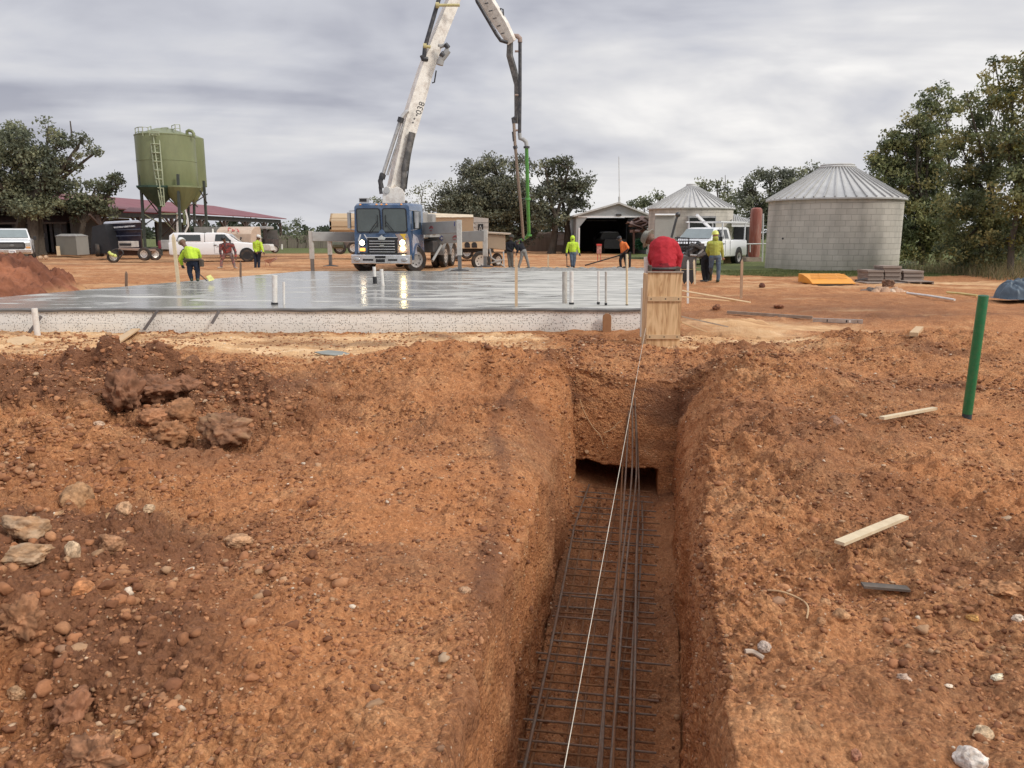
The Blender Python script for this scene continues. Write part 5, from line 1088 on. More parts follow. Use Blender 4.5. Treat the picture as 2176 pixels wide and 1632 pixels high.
for k, (u0, v0, u1, v1) in enumerate(((1842, 601, 1930, 606), (1930, 598, 1985, 604), (1900, 607, 1995, 612))):
    t = thing('pallet', ('flat pallet under the left bundles', 'dark pallet under the right bundle', 'broken pallet lying lowest at the tree line')[k], 'pallet', tuple(P((u0 + u1) / 2, v1, YU - .5)), group='pallets at the tree line')
    m = MB(); wbox(m, u0, v0, u1, v0 + 1.6, YU - .6 - .1 * k, 1.1); m.build('deck_board', GW, t)
    for f in (0, .45, .92):
        m = MB(); wbox(m, u0 + (u1 - u0) * f, v0 + 1.7, u0 + (u1 - u0) * (f + .08), v1, YU - .58 - .1 * k, 1.05); m.build('runner', GW, t)
YO_ = 24.6; OR = mat('orange_paint', (.80, .33, .03), .5, var=.08, scale=4, dirt=(.45, .2, .05), damt=.3, dscale=3)
po = thing('steel_plate_box', 'orange curved steel cover lying on the ground in front of the big tank', 'steel cover', tuple(P(1772, 610, YO_)))
m = MB(); a = P(1726, 604, YO_); b = P(1818, 604, YO_); zt_ = Z(586, YO_ + 1.2)
prof = [(0, a.z), (.0, a.z + .03), (.35, a.z + .16), (.85, a.z + .26), (1.25, a.z + .28), (1.25, a.z)]
m.loft([[Vector((x_, YO_ + p_[0], p_[1])) for p_ in prof] for x_ in (a.x, b.x)]); m.build('cover', OR, po, bevel=.01)
m = MB()
for f in (.12, .3, .52, .75): 
    x0 = a.x + (b.x - a.x) * f; 
    for j in range(4): m.bar((x0 + j * .06 - .1, YO_ + .3 + j * .2, a.z + .165 + j * .035), (x0 + j * .06 + .2, YO_ + .33 + j * .2, a.z + .17 + j * .036), .012, .01)
m.build('weld_line', mat('orange_dark', (.45, .17, .02), .6), po)['kind'] = 'stuff'
m = MB(); m.box(((a.x + b.x) / 2 + .1, YO_ + .05, a.z - .06), (b.x - a.x - .1, .4, .10)); m.build('skid', BLACK, po)
m = MB(); p_ = P(1780, 588, YO_ + 1); m.box((p_.x, p_.y, zt_ + .02), (.42, .25, .04)); m.build('grey_lid', ALU, po)
m = MB(); m.bar(P(1818, 596, YO_ + .4), P(1842, 592, YO_ + .7), .05, .05); m.build('draw_bar', DSTEEL, po)
def blob_mesh(name, cx, cy, cz, a, b, h, fz_seed, mt, label, cat, folds=1.0, n=90, parent=None):
    gx = np.linspace(-1, 1, n); GX, GY = np.meshgrid(gx, gx); r2 = GX ** 2 + GY ** 2; bodyh = np.clip(1 - r2 ** 1.3, 0, 1) ** .55
    z_ = h * bodyh * (1 + .25 * fbm(GX * 1.6, GY * 1.6, fz_seed, 2)) + folds * .10 * h * (1 - 2 * np.abs(fbm(GX * 3 + GY, GY * 2.4, fz_seed + 1, 3))) * bodyh ** .4
    o = link(name, np_mesh(name, np.stack([GX * a, GY * b, z_ - .03], -1).reshape(-1, 3), gridfaces(n, n), mt, smooth=True), parent); o.location = (cx, cy, cz); return tag(o, label, cat) if parent is None else o
p_ = P(2168, 631, 19.8); blob_mesh('tarp', p_.x, p_.y, p_.z, .62, .5, .30, 400, mat('blue_grey_tarp', (.085, .12, .155), .5, var=.25, scale=3), 'crumpled blue grey tarpaulin on the ground at the right edge', 'tarpaulin', 6.5)
p_ = P(1868, 625, 22.5); rh = thing('rubbish_heap', 'low heap of crumpled pale paper sacks in front of the lumber stack', 'rubbish heap', tuple(p_))
for k in range(14):
    rj = random.Random(k); u = 1832 + k * 7; v = 622 - 9 * math.sin((k + .5) / 14 * 3.14) * rj.uniform(.5, 1); q = P(u, v + 3, 22.4 + rj.uniform(-.3, .4))
    mt_ = (mat('sack_tan', (.50, .33, .22), .9, var=.3), mat('sack_grey', (.17, .14, .12), .9), mat('sack_pale', (.58, .45, .33), .9, var=.2))[0 if k > 3 and k % 3 else (1 if k < 4 else 2)]
    o = blob_mesh('paper_sack', 0, 0, 0, rj.uniform(.09, .17), rj.uniform(.08, .14), rj.uniform(.08, .15), 500 + k, mt_, None, None, 3.5, 26, rh); o.location = q - rh.location
# stones and rubbish on the yard behind
for k, (u, v, w, c_) in enumerate(((86, 548, 8, (.5, .33, .2)), (98, 547, 7, (.55, .36, .22)))):
    p_ = P(u, v, 52); m = MB(); m.sph((p_.x, p_.y, p_.z), (w * 52 / F / 2, .2, .15), 8, 6); solo(m, 'sandstone_block', mat('tan_stone', (.5, .34, .22), .9, var=.3), ('left of the two tan rocks behind the front facing white pickup', 'right of the two tan rocks behind the front facing white pickup')[k], 'stone', tuple(p_))
# ================================================================ VEHICLES
def wheel(parent, c, r, w, rot=0, rimr=.58, name='wheel', dish=.006, rimmat=None, world=False, axis='X'):
    """wheel > tyre + rim; axle along local X"""
    h = bpy.data.objects.new(name, None); COL.objects.link(h); h.parent = parent; h.location = c; h.rotation_euler = (0, 0, rot)
    m = MB(); m.lathe((0, 0, 0), [(r * rimr, -w / 2 * .8), (r * .86, -w / 2), (r * .96, -w / 2 * .86), (r, -w / 2 * .6), (r, w / 2 * .6), (r * .96, w / 2 * .86), (r * .86, w / 2), (r * rimr, w / 2 * .8)], 36, 'X', cap=False); m.build('tyre', TYRE, h, world=False, smooth=True)
    m = MB(); R_ = r * rimr
    for s in (-1, 1):
        prof = [(R_ * 1.02, s * w * .42), (R_ * .93, s * w * .40), (R_ * .86, s * w * (.40 - dish * 6)), (R_ * .45, s * w * (.40 - dish * 6)), (R_ * .36, s * w * .34), (R_ * .02, s * w * .36)]
        m.lathe((0, 0, 0), prof if s > 0 else prof, 28, 'X', cap=False)
    m.lathe((0, 0, 0), [(R_ * 1.02, -w * .42), (R_ * 1.02, w * .42)], 28, 'X', cap=False)
    m.build('rim', rimmat or RIM, h, world=False, smooth=True)
    m = MB()
    for s in (-1, 1):
        for k in range(8):
            an = k * math.pi / 4; m.lathe((s * w * (.41 - dish * 6), R_ * .66 * math.cos(an), R_ * .66 * math.sin(an)), [(R_ * .10, -.004), (R_ * .10, .006)], 8, 'X')
    m.build('rim_hole', BLACK, h, world=False)['kind'] = 'stuff'
    return h
def L(parent, mb, name, mt, **k): return mb.build(name, mt, parent, world=False, **k)
def rring(hw, z0, z1, y, top=None, rc=.08, n=3):
    """rounded box outline at station y (x half width hw, narrower top)"""
    tw = top if top is not None else hw; pts = []
    for (cx_, cz_, a0) in ((tw - rc, z1 - rc, 0), (-tw + rc, z1 - rc, 90), (-hw + rc, z0 + rc, 180), (hw - rc, z0 + rc, 270)):
        for k in range(n + 1): an = math.radians(a0 + 90 * k / n); pts.append(Vector((cx_ + rc * math.cos(an), y, cz_ + rc * math.sin(an))))
    return pts
def pickup(label, loc, rz, paint, topper=False, dark=False, sc=1.0, front_detail=True):
    """front faces local -Y; 5.7 m long, 2.0 m wide"""
    t = thing('pickup_truck', label, 'pickup truck', loc, rz); t.scale = (sc, sc, sc); hw = .98
    m = MB(); m.loft([rring(hw - .10, .50, 1.05, -2.85, rc=.10), rring(hw - .02, .42, 1.14, -2.72, hw - .07), rring(hw, .42, 1.20, -2.3, hw - .05), rring(hw, .42, 1.26, -1.55, hw - .05), rring(hw, .42, 1.27, -1.5, hw - .04), rring(hw, .42, 1.27, 2.75, hw - .03), rring(hw - .02, .46, 1.25, 2.85, hw - .05)])
    L(t, m, 'body', paint, smooth=True)
    m = MB(); m.loft([rring(hw - .06, 1.20, 1.27, -1.52, hw - .07, rc=.03), rring(hw - .07, 1.2, 1.80, -.78, hw - .20, rc=.05), rring(hw - .07, 1.2, 1.88, -.45, hw - .22, rc=.08), rring(hw - .07, 1.2, 1.89, .55 if not topper else .5, hw - .22, rc=.08), rring(hw - .07, 1.2, 1.84, .80 if not topper else .62, hw - .22, rc=.07)])
    cb_ = L(t, m, 'cab', paint, smooth=True)
    if topper:
        m = MB(); m.loft([rring(hw - .06, 1.2, 1.84, .66, hw - .20, rc=.07), rring(hw - .06, 1.2, 1.88, 1.0, hw - .20, rc=.09), rring(hw - .06, 1.2, 1.88, 2.55, hw - .20, rc=.09), rring(hw - .06, 1.2, 1.70, 2.80, hw - .22, rc=.07)]); tpz = L(t, m, 'bed_topper', paint, smooth=True)
        for s in (-1, 1):
            m = MB(); x0, x1 = s * (hw - .055), s * (hw - .165); q = [(x0 + s * .01, .88, 1.34), (x0 + s * .01, 2.38, 1.34), (x1 + s * .012, 2.22, 1.74), (x1 + s * .012, .90, 1.74)]; m.quad(*(q if s > 0 else q[::-1])); L(tpz, m, 'side_glass', GLASS)
    else:
        m = MB(); m.box((0, 1.85, 1.262), (hw * 2 - .28, 1.85, .03)); L(t, m, 'bed_floor', BLACK)
    ws = [(-hw + .17, -1.415, 1.315), (hw - .17, -1.415, 1.315), (hw - .27, -.86, 1.765), (-hw + .27, -.86, 1.765)]
    ws = [Vector(p) + Vector((0, -.05, .04)) for p in ws]; m = MB(); m.quad(*ws); L(cb_, m, 'windscreen', GLASS2 if not dark else GLASS)
    for s in (-1, 1):
        for y0, y1, y2, y3 in ((-1.02, -.03, -.08, -.62), (.06, .55, .48, .1)) if not topper else ((-1.02, .02, -.05, -.62),):
            x0, x1 = s * (hw - .085), s * (hw - .20); q = [(x0 + s * .012, y0, 1.33), (x0 + s * .012, y1, 1.33), (x1 + s * .014, y2, 1.77), (x1 + s * .014, y3, 1.77)]; m = MB(); m.quad(*(q if s > 0 else q[::-1])); L(cb_, m, 'side_glass', GLASS)
        m = MB(); m.box((s * (hw + .14), -.95, 1.32), (.16, .10, .22)); m.box((s * (hw + .02), -.93, 1.27), (.14, .05, .05)); L(t, m, 'wing_mirror', BLACK if not dark else BLACK, bevel=.02)
        m = MB(); m.box((s * (hw + .004), -.25 + .25 * topper, 1.08), (.03, .18, .045)); L(t, m, 'door_handle', BLACK)
        for yw in (-1.95, 1.75):
            m = MB(); m.lathe((s * (hw - .12), yw, .45), [(.46, -.14), (.46, .124)], 28, 'X'); L(t, m, 'wheel_arch', BLACK); wheel(t, (s * (hw - .085), yw, .39), .39, .25)
        m = MB()
        for yy in ((-1.06, .06) if topper else (-1.06, .02, .62)): m.bar((s * (hw + .002), yy, .52), (s * (hw - .022), yy, 1.25), .012, .012)
        m.bar((s * (hw + .002), -1.06, .52), (s * (hw + .002), .06, .52), .012, .012); L(t, m, 'door_seam', mat('seam', (.2, .2, .2), .6))
    if front_detail:
        m = MB(); m.loft([[Vector((x_, y_, z_)) for x_, z_ in ((-.66, .80), (-.58, .72), (.58, .72), (.66, .80), (.66, 1.03), (.58, 1.10), (-.58, 1.10), (-.66, 1.03))] for y_ in (-2.90, -2.74)]); gr = L(t, m, 'grille', mat('grille_black', (.03, .03, .032), .4))
        m = MB()
        for z_ in (.84, .91, .98): m.box((0, -2.905, z_), (1.15, .02, .025))
        m.sph((0, -2.92, .91), (.13, .02, .055), 14, 8); L(gr, m, 'grille_bar', mat('grey_trim', (.18, .18, .18), .4))
        for s in (-1, 1):
            m = MB(); m.box((s * .79, -2.82, .98), (.22, .12, .20)); hl = L(t, m, 'headlight', mat('headlight_glass', (.62, .64, .62), .1, metal=.3), bevel=.03)
            m = MB(); m.box((s * .79, -2.83, .80), (.22, .1, .10)); L(t, m, 'turn_signal', mat('amber', (.6, .3, .1), .3))
        m = MB(); m.box((0, -2.88, .60), (1.86, .16, .20)); L(t, m, 'bumper', CHROME if not dark else BLACK, bevel=.03)
        m = MB(); m.box((0, -2.975, .58), (.34, .02, .16)); pl = L(t, m, 'licence_plate', mat('plate_white', (.75, .75, .75), .5))
        m = MB(); [m.box((x_, -2.987, .575), (.026, .004, .07)) for x_ in (-.11, -.06, -.01, .05, .10)]; L(pl, m, 'plate_mark', mat('plate_ink', (.05, .06, .15), .5))['kind'] = 'stuff'
    return t
DPK = mat('dark_truck_paint', (.028, .030, .038), .3, coat=.4)
p_ = P(20, 556, 45); pickup('white pickup facing the camera at the left edge behind the spoil heap', (p_.x - 1.0, 47.2, p_.z), .52, WHITEP)
pw = P(447, 551, 47.5)
t = pickup('white pickup with a covered bed parked side on below the silo', (pw.x + .05, 48.6, .12), math.radians(104), WHITEP, topper=True, sc=.92)
m = MB(); m.box((-.9, -.0, .9), (.01, .01, .01))
m = MB(); [m.box((s_ * .99, -.32 + k * .035, .98 + .03 * (k % 3)), (.012, .03, .04)) for s_ in (1, -1) for k in range(7)]; L(t, m, 'door_emblem', mat('emblem_grey', (.25, .25, .25), .6))['kind'] = 'stuff'
m = MB(); m.lathe((0, .2, 1.88), [(.05, 0), (.05, .22), (.03, .26)], 12); L(t, m, 'beacon', mat('beacon_white', (.75, .74, .66), .4))
p_ = P(1297, 536, 68.5); pickup('dark pickup parked tail out inside the barn', (X(1293, 71), 71.0, .08), math.pi + .08, DPK, dark=True)
pk = pickup('white work pickup with grille guard and roof rack in front of the smaller tank', (X(1520, 40.5), 42.2, .12), math.radians(-38), WHITEP, sc=1.06)
m = MB(); 
for x_ in np.linspace(-.85, .85, 13): m.bar((x_, -3.05, .62), (x_, -3.05, 1.22), .03, .03)
m.bar((-.95, -3.05, 1.22), (.95, -3.05, 1.22), .05, .05); m.bar((-.95, -3.05, .62), (.95, -3.05, .62), .05, .05); L(pk, m, 'grille_guard', BLACK)
m = MB(); 
for y_ in (-.3, 2.6):
    for s in (-1, 1): m.bar((s * .9, y_, 1.2), (s * .9, y_, 2.15), .06, .06)
    m.bar((-.9, y_, 2.15), (.9, y_, 2.15), .06, .06)
for s in (-1, 1): m.bar((s * .9, -.6, 2.15), (s * .9, 2.8, 2.15), .08, .06)
m.bar((.3, 1.0, 1.3), (-.5, -.3, 2.5), .12, .12); L(pk, m, 'ladder_rack', WHITEP)
m = MB(); m.tube([P(1427, 505, 36), P(1436, 470, 36), P(1440, 458, 36)], .055, 8); m.sph(P(1440.5, 456, 36), .12, 10, 8); solo(m, 'conveyor_arm', mat('dark_arm', (.09, .09, .09), .4, metal=.5), 'slanted dark steel arm with a ball end above the man in red', 'machine arm', tuple(P(1427, 505, 36)), smooth=True)
# ---- ride-on machine behind the workers
mc = thing('mortar_mixer', 'dark machine with black guards and a rubber apron beside the man in black trousers', 'machine', tuple(P(1465, 600, 24)))
YM = 24.0
m = MB(); wbox(m, 1448, 543, 1481, 572, YM, .7); m.build('housing', mat('machine_grey', (.06, .058, .056), .5, var=.3, dirt=(.16, .12, .1), damt=.4), mc, bevel=.03)
m = MB(); q = [P(1448, 573, YM), P(1480, 573, YM), P(1478, 592, YM), P(1470, 604, YM), P(1463, 592, YM), P(1454, 604, YM), P(1449, 590, YM)]; m.add(q + [x_ + Vector((0, .05, 0)) for x_ in q], [tuple(range(7)), tuple(range(13, 6, -1))] + [(i, (i + 1) % 7 + 0, (i + 1) % 7 + 7, i + 7) for i in range(7)]); m.build('rubber_apron', BLACK, mc)
m = MB(); m.tube([P(1464, 545, YM), P(1464, 506, YM), P(1434, 505, YM)], .02, 6); m.tube([P(1464, 525, YM), P(1434, 524, YM)], .014, 6)
for k in range(7): m.tube([P(1436 + k * 4.3, 506, YM), P(1436 + k * 4.3, 520, YM)], .008, 5)
m.build('guard_frame', BLACK, mc)
rj = random.Random(3); m = MB()
for k in range(16): c = P(rj.uniform(1464, 1494), rj.uniform(521, 541), YM + rj.uniform(0, .5)); m.box(c, (rj.uniform(.1, .3), .2, rj.uniform(.05, .16)), Matrix.Rotation(rj.uniform(-.5, .5), 3, 'Y'))
m.build('engine_block', mat('engine_dark', (.05, .045, .042), .6, var=.4, dirt=(.3, .25, .22), damt=.4, dscale=4), mc, bevel=.01)
m = MB(); m.tube([P(1466, 542, YM), P(1482, 543, YM), P(1494, 530, YM)], .035, 8); m.build('pull_handle', mat('grey_handle', (.3, .29, .28), .5), mc, smooth=True)
# ---- concrete pump truck -------------------------------------------------
BLUE = mat('blue_paint', (.030, .078, .175), .25, var=.2, scale=1.5, coat=.5, dirt=(.22, .27, .33), damt=.45, dscale=1.4)
BOOMP = mat('boom_paint', (.84, .79, .71), .5, var=.05, scale=3, dirt=(.36, .27, .21), damt=.55, dscale=4.5)
GREYP = mat('grey_outrigger', (.36, .355, .34), .5, var=.08, scale=2, dirt=(.2, .16, .13), damt=.4, dscale=2)
YT = 31.0; RZ = -math.radians(9); pt = P(815, 579, YT)
pump = thing('concrete_pump_truck', 'blue concrete pump truck with lit headlights, spread outriggers and raised boom', 'pump truck', (pt.x, YT, .27), RZ)
hw = 1.16
m = MB(); m.loft([rring(hw, .62, 2.60, 0, hw - .05, rc=.10), rring(hw, .62, 2.68, .12, hw - .05, rc=.14), rring(hw, .62, 2.70, 1.9, hw - .04, rc=.12)]); cabp = L(pump, m, 'cab', BLUE, smooth=True)
for s in (-1, 1):
    m = MB(); x0, x1 = (.03, 1.03) if s > 0 else (-1.03, -.03); m.loft([[Vector((x, y, z)) for x, z in ((x0 + .05, 1.55), (x1 - .05, 1.55), (x1, 1.62), (x1 - .03, 2.42), (x1 - .1, 2.48), (x0 + .04, 2.48), (x0, 2.42), (x0, 1.62))] for y in (-.035, .02)]); wf = L(cabp, m, 'windscreen_frame', BLACK)
    m = MB(); m.loft([[Vector((x, y, z)) for x, z in ((x0 + .08, 1.59), (x1 - .08, 1.59), (x1 - .04, 1.65), (x1 - .07, 2.39), (x1 - .12, 2.44), (x0 + .08, 2.44), (x0 + .04, 2.40), (x0 + .04, 1.65))] for y in (-.042, -.036)]); L(wf, m, 'windscreen', mat('cab_glass', (.075, .092, .09), .12, var=.25, scale=1.2, spec=.7))
    m = MB(); m.tube([(s * .55, -.06, 1.52), (s * .16, -.065, 2.0)], .012, 5); m.tube([(s * .16, -.065, 1.75), (s * .16, -.065, 2.22)], .014, 5); m.tube([(s * .48, -.06, 1.5), (s * .13, -.065, 1.9)], .008, 5); L(wf, m, 'wiper', BLACK)
    # door, window, mirror, fender
    m = MB(); m.box((s * (hw - .015), .95, 2.05), (.06, 1.0, .72)); L(cabp, m, 'door_window', GLASS, bevel=.02)
    m = MB(); m.box((s * (hw + .22), .12, 2.02), (.10, .18, .62)); m.tube([(s * (hw - .1), .15, 2.4), (s * (hw + .22), .12, 2.38)], .02, 6); m.tube([(s * (hw - .1), .15, 1.62), (s * (hw + .22), .12, 1.68)], .02, 6); L(pump, m, 'mirror', mat('mirror_grey', (.4, .4, .4), .4, metal=.4), bevel=.02)
m = MB(); m.prism([(-.16, 1.50), (.16, 1.50), (.07, 1.64), (0, 1.68), (-.07, 1.64)], 'Y', -.05, .02); L(cabp, m, 'nose_peak', BLUE)
# painted flames / mural patches on front and side, as thin raised decals
m = MB(); q = [(.52, 1.50), (1.02, 1.50), (1.08, 1.3), (1.10, .70), (.60, .70), (.56, 1.1), (.64, 1.3)]; m.prism(q, 'Y', -.012, .01); L(cabp, m, 'mural', mat('mural_paint', (.34, .24, .22), .3, var=.7, scale=3.2, coat=.4, dirt=(.62, .58, .50), damt=.7, dscale=2.6))
m = MB(); q = [(.70, 1.50), (.98, 1.50), (.90, 1.36), (.99, 1.30), (.82, 1.22), (.86, 1.34)]; m.prism(q, 'Y', -.020, -.013); L(cabp, m, 'flame_decal', mat('yellow_flame', (.75, .48, .05), .35))
m = MB(); q = [(-1.0, 1.25), (-.92, 1.48), (-.86, 1.48), (-.95, 1.22), (-.95, .78), (-1.0, .74)]; m.prism(q, 'Y', -.012, .01); q = [(-.62, 1.25), (-.76, 1.48), (-.71, 1.48), (-.57, 1.24), (-.57, .98), (-.62, .98)]; m.prism(q, 'Y', -.012, .01)
L(cabp, m, 'white_stripe', mat('stripe_white', (.7, .72, .72), .3))
m = MB(); q = [(.2, .7), (1.1, .7), (1.3, 1.0), (.9, 1.35), (.3, 1.50), (.15, 1.2)]; m.prism(q, 'X', hw - .002, hw + .012); L(cabp, m, 'side_mural', mat('side_mural_paint', (.30, .30, .36), .3, var=.7, scale=3, coat=.4, dirt=(.66, .62, .56), damt=.8, dscale=2.2))
m = MB(); m.box((0, -.02, 1.03), (1.22, .06, .66)); gr = L(pump, m, 'grille', BLACK)
for k in range(5):
    m = MB(); m.box((0, -.07, .80 + k * .105), (1.04 - .0 * k, .05, .028)); L(gr, m, 'chrome_bar', CHROME, bevel=.006)
m = MB(); m.box((0, -.06, 1.36), (1.26, .04, .025)); L(gr, m, 'grille_rim', CHROME)
m = MB(); m.prism([(-.17, 1.36), (-.12, 1.27), (.12, 1.27), (.17, 1.36), (.06, 1.40), (0, 1.46), (-.06, 1.40)], 'Y', -.10, -.082); L(gr, m, 'winged_emblem', CHROME)
m = MB(); m.box((0, -.10, 1.06), (.17, .004, .03)); L(gr, m, 'badge', CHROME)
LAMP = mat('lit_lamp', (1, .9, .6), .3, emit=(1, .80, .38), estr=26); LAMP2 = mat('lit_lamp_white', (1, .95, .85), .3, emit=(1, .9, .66), estr=12); AMB = mat('lit_amber', (1, .45, .1), .4, emit=(1, .40, .08), estr=1.5)
for s, mt_ in ((-1, LAMP2), (1, LAMP)):
    m = MB(); m.lathe((s * .82, -.02, 1.16), [(.135, -.045), (.135, .03)], 24, 'Y'); hb = L(pump, m, 'headlight_bezel', BLACK if s < 0 else GREYP)
    m = MB(); m.lathe((s * .82, -.03, 1.16), [(.02, -.06), (.09, -.045), (.105, -.03), (.105, .0)], 24, 'Y'); L(hb, m, 'headlight', mt_, smooth=True)
    m = MB()
    if s < 0: m.box((-.82, -.035, .89), (.22, .05, .13)); L(pump, m, 'turn_signal', AMB, bevel=.02)
    else: m.lathe((.82, -.03, .93), [(.02, -.05), (.07, -.035), (.075, .0)], 20, 'Y'); L(pump, m, 'low_lamp', LAMP, smooth=True)
m = MB(); m.loft([[Vector((x, y, z)) for z, x_ in ((.34, 0), (.70, 0)) for x in ((-hw - .04, hw + .04) if z < .5 else (hw + .04, -hw - .04))] for y in (-.34, -.08)]); bp_ = L(pump, m, 'bumper', CHROME, bevel=.03)
m = MB(); m.box((0, -.355, .61), (.42, .02, .09)); m.box((0, -.355, .47), (.36, .02, .12)); m.box((-.5, -.355, .50), (.42, .02, .07)); m.box((.5, -.355, .50), (.36, .02, .07)); L(bp_, m, 'bumper_slot', BLACK)
for s in (-1, 1):
    m = MB(); m.sph((s * .96, -.35, .51), (.13, .025, .09), 16, 8); L(bp_, m, 'fog_lamp', mat('fog_glass', (.5, .5, .5), .15, metal=.6), smooth=True)
m = MB(); m.box((0, -.12, .70), (2.0, .10, .12)); L(pump, m, 'valance', BLACK)
for x_ in (-.86, -.2, 0, .2, .8):
    m = MB(); m.sph((x_, -.02 + .02, 2.625), (.045, .04, .028), 10, 6); L(cabp, m, 'marker_lamp', mat('amber_lamp', (.75, .32, .08), .3, emit=(1, .4, .1), estr=.25))
m = MB(); m.box((-.80, .3, 2.80), (.34, .25, .17)); cm = L(pump, m, 'roof_box', mat('grey_box', (.3, .3, .3), .5), bevel=.01); m = MB(); m.box((-.80, .17, 2.80), (.27, .02, .10)); L(cm, m, 'box_opening', BLACK)
for s in (-1, 1):
    wheel(pump, (s * 1.04, .80, .49), .52, .32, rot=math.radians(-38), rimr=.60, rimmat=mat('alloy_rim', (.5, .48, .46), .3, metal=.5, dirt=(.1, .08, .07), damt=.7, dscale=5))
    m = MB(); rr_ = [(.80 + .66 * math.cos(a_), .49 + .66 * math.sin(a_)) for a_ in np.linspace(0, math.pi, 14)]; ri = [(.80 + .58 * math.cos(a_), .49 + .58 * math.sin(a_)) for a_ in np.linspace(math.pi, 0, 14)]; m.prism(rr_ + ri, 'X', s * 1.22 if s < 0 else .86, -.86 if s < 0 else 1.22); L(pump, m, 'fender', BLUE)
    for yw in (5.6, 7.0):
        for dx_ in (0, .36): wheel(pump, (s * (1.05 - dx_), yw, .50), .52, .27, rimr=.60)
        m = MB(); rr_ = [(yw + .64 * math.cos(a_), .50 + .62 * math.sin(a_)) for a_ in np.linspace(.1, math.pi - .1, 12)]; ri = [(yw + .60 * math.cos(a_), .50 + .58 * math.sin(a_)) for a_ in np.linspace(math.pi - .1, .1, 12)]; m.prism(rr_ + ri, 'X', s * 1.24 if s < 0 else .62, -.62 if s < 0 else 1.24); L(pump, m, 'mudguard', mat('grey_guard', (.35, .34, .33), .4))
m = MB(); m.box((0, 4.9, .85), (1.0, 8.6, .28)); m.box((0, .8, .52), (1.9, .2, .18)); L(pump, m, 'chassis', BLACK)
m = MB(); m.box((0, 4.2, .95), (2.2, 1.2, .5)); L(pump, m, 'tool_box', mat('tool_box_dark', (.05, .05, .052), .5, dirt=(.2, .15, .12), damt=.4), bevel=.03)
m = MB(); m.tube([(1.15, 3.2, .35), (1.2, 4.9, 1.10)], .06, 8); L(pump, m, 'side_strut', GREYP, smooth=True)
m = MB(); m.box((0, 5.6, 1.42), (2.3, 5.4, .12)); L(pump, m, 'deck', GREYP)
m = MB(); m.loft([rring(.9, 1.3, 2.35, 2.2, rc=.05), rring(.95, 1.3, 2.45, 3.4, rc=.05)]); L(pump, m, 'pedestal', GREYP, bevel=.02)
m = MB(); m.loft([rring(.55, .7, 1.5, 8.6, .95, rc=.05), rring(.6, .7, 1.55, 9.9, 1.1, rc=.05)]); L(pump, m, 'hopper', BOOMP)
m = MB(); m.tube([(.55, 3.6, 1.8), (.55, 8.2, 1.55)], .15, 12); m.tube([(.85, 4.2, 1.62), (.85, 8.4, 1.62)], .10, 12); L(pump, m, 'material_cylinder', BOOMP, smooth=True)
m = MB(); m.box((1.05, 3.55, 1.9), (.30, .5, .9)); L(pump, m, 'oil_tank', GREYP, bevel=.05)
# outriggers: beams traced in the photo, each at its own distance
M4 = Matrix.Translation(pump.location) @ Matrix.Rotation(RZ, 4, 'Z'); MI = M4.inverted()
def toloc(p): return MI @ Vector(p)
def beam(u0, v0, Y0, h0, u1, v1, Y1, h1, vf, wid=.26, emblem=None, legw=9.5, pad=True, slabtop=SZ):
    a, b = P(u0, v0, Y0), P(u1, v1, Y1); ha, hb_ = h0 * Y0 / F, h1 * Y1 / F
    d = (b - a); d.z = 0; d.normalize(); n_ = Vector((-d.y, d.x, 0)) * wid / 2
    def ring(p, h): return [toloc(p - n_ - Vector((0, 0, h / 2))), toloc(p + n_ - Vector((0, 0, h / 2))), toloc(p + n_ + Vector((0, 0, h / 2))), toloc(p - n_ + Vector((0, 0, h / 2)))]
    m = MB(); m.loft([ring(a, ha), ring(b, hb_)]); bm_ = L(pump, m, 'outrigger_beam', GREYP, bevel=.012)
    k = Y1 / F; zf = Z(vf, Y1); zg = max(zf, slabtop - .02) if slabtop else zf
    topz = b.z + hb_ / 2 + .03; midz = Z(vf, Y1) + (topz - zf) * .34
    c = b + d * .0
    m = MB(); m.bar(toloc((c.x, c.y, midz)), toloc((c.x, c.y, topz)), legw * k, legw * k * .9, up=(0, 1, 0)); lg = L(pump, m, 'outrigger_leg', mat('worn_white_leg', (.55, .53, .49), .5, var=.1, dirt=(.25, .2, .17), damt=.6, dscale=3), bevel=.01)
    m = MB(); m.bar(toloc((c.x, c.y, zg)), toloc((c.x, c.y, midz)), legw * k * .72, legw * k * .7, up=(0, 1, 0)); L(lg, m, 'inner_leg', mat('grey_ram', (.20, .195, .19), .4, metal=.4))
    if pad:
        q = toloc((c.x, c.y, zg)); m = MB(); m.lathe(q, [(.36, 0), (.36, .03), (.12, .07)], 20); L(lg, m, 'foot_pad', DSTEEL)
    return bm_, a, b, d
M_RED = mat('decal_red', (.35, .06, .07), .5); M_NAVY = mat('decal_navy', (.03, .04, .18), .5)
def arch_decal(bm_, a, b, f, Yoff, rad, colr=M_RED):
    c = a.lerp(b, f); d = (b - a).normalized(); n_ = Vector((d.y, -d.x, 0))
    if n_.y > 0: n_ = -n_
    n_.normalize(); up = Vector((0, 0, 1)); m = MB(); pts = []
    for q in range(11): an = math.radians(10 + 160 * q / 10); pts.append(toloc(c + n_ * Yoff + d * (rad * math.cos(an)) + up * (rad * .9 * math.sin(an) - rad * .3)))
    m.tube(pts, rad * .12, 5); pts = []
    for q in range(9): an = math.radians(20 + 140 * q / 8); pts.append(toloc(c + n_ * Yoff + d * (rad * .6 * math.cos(an)) + up * (rad * .55 * math.sin(an) - rad * .3)))
    m.tube(pts, rad * .10, 5); m.bar(toloc(c + n_ * Yoff - d * rad * .8 - up * rad * .75), toloc(c + n_ * Yoff + d * rad * .3 - up * rad * .72), rad * .12, rad * .2); L(bm_, m, 'arch_logo', colr)
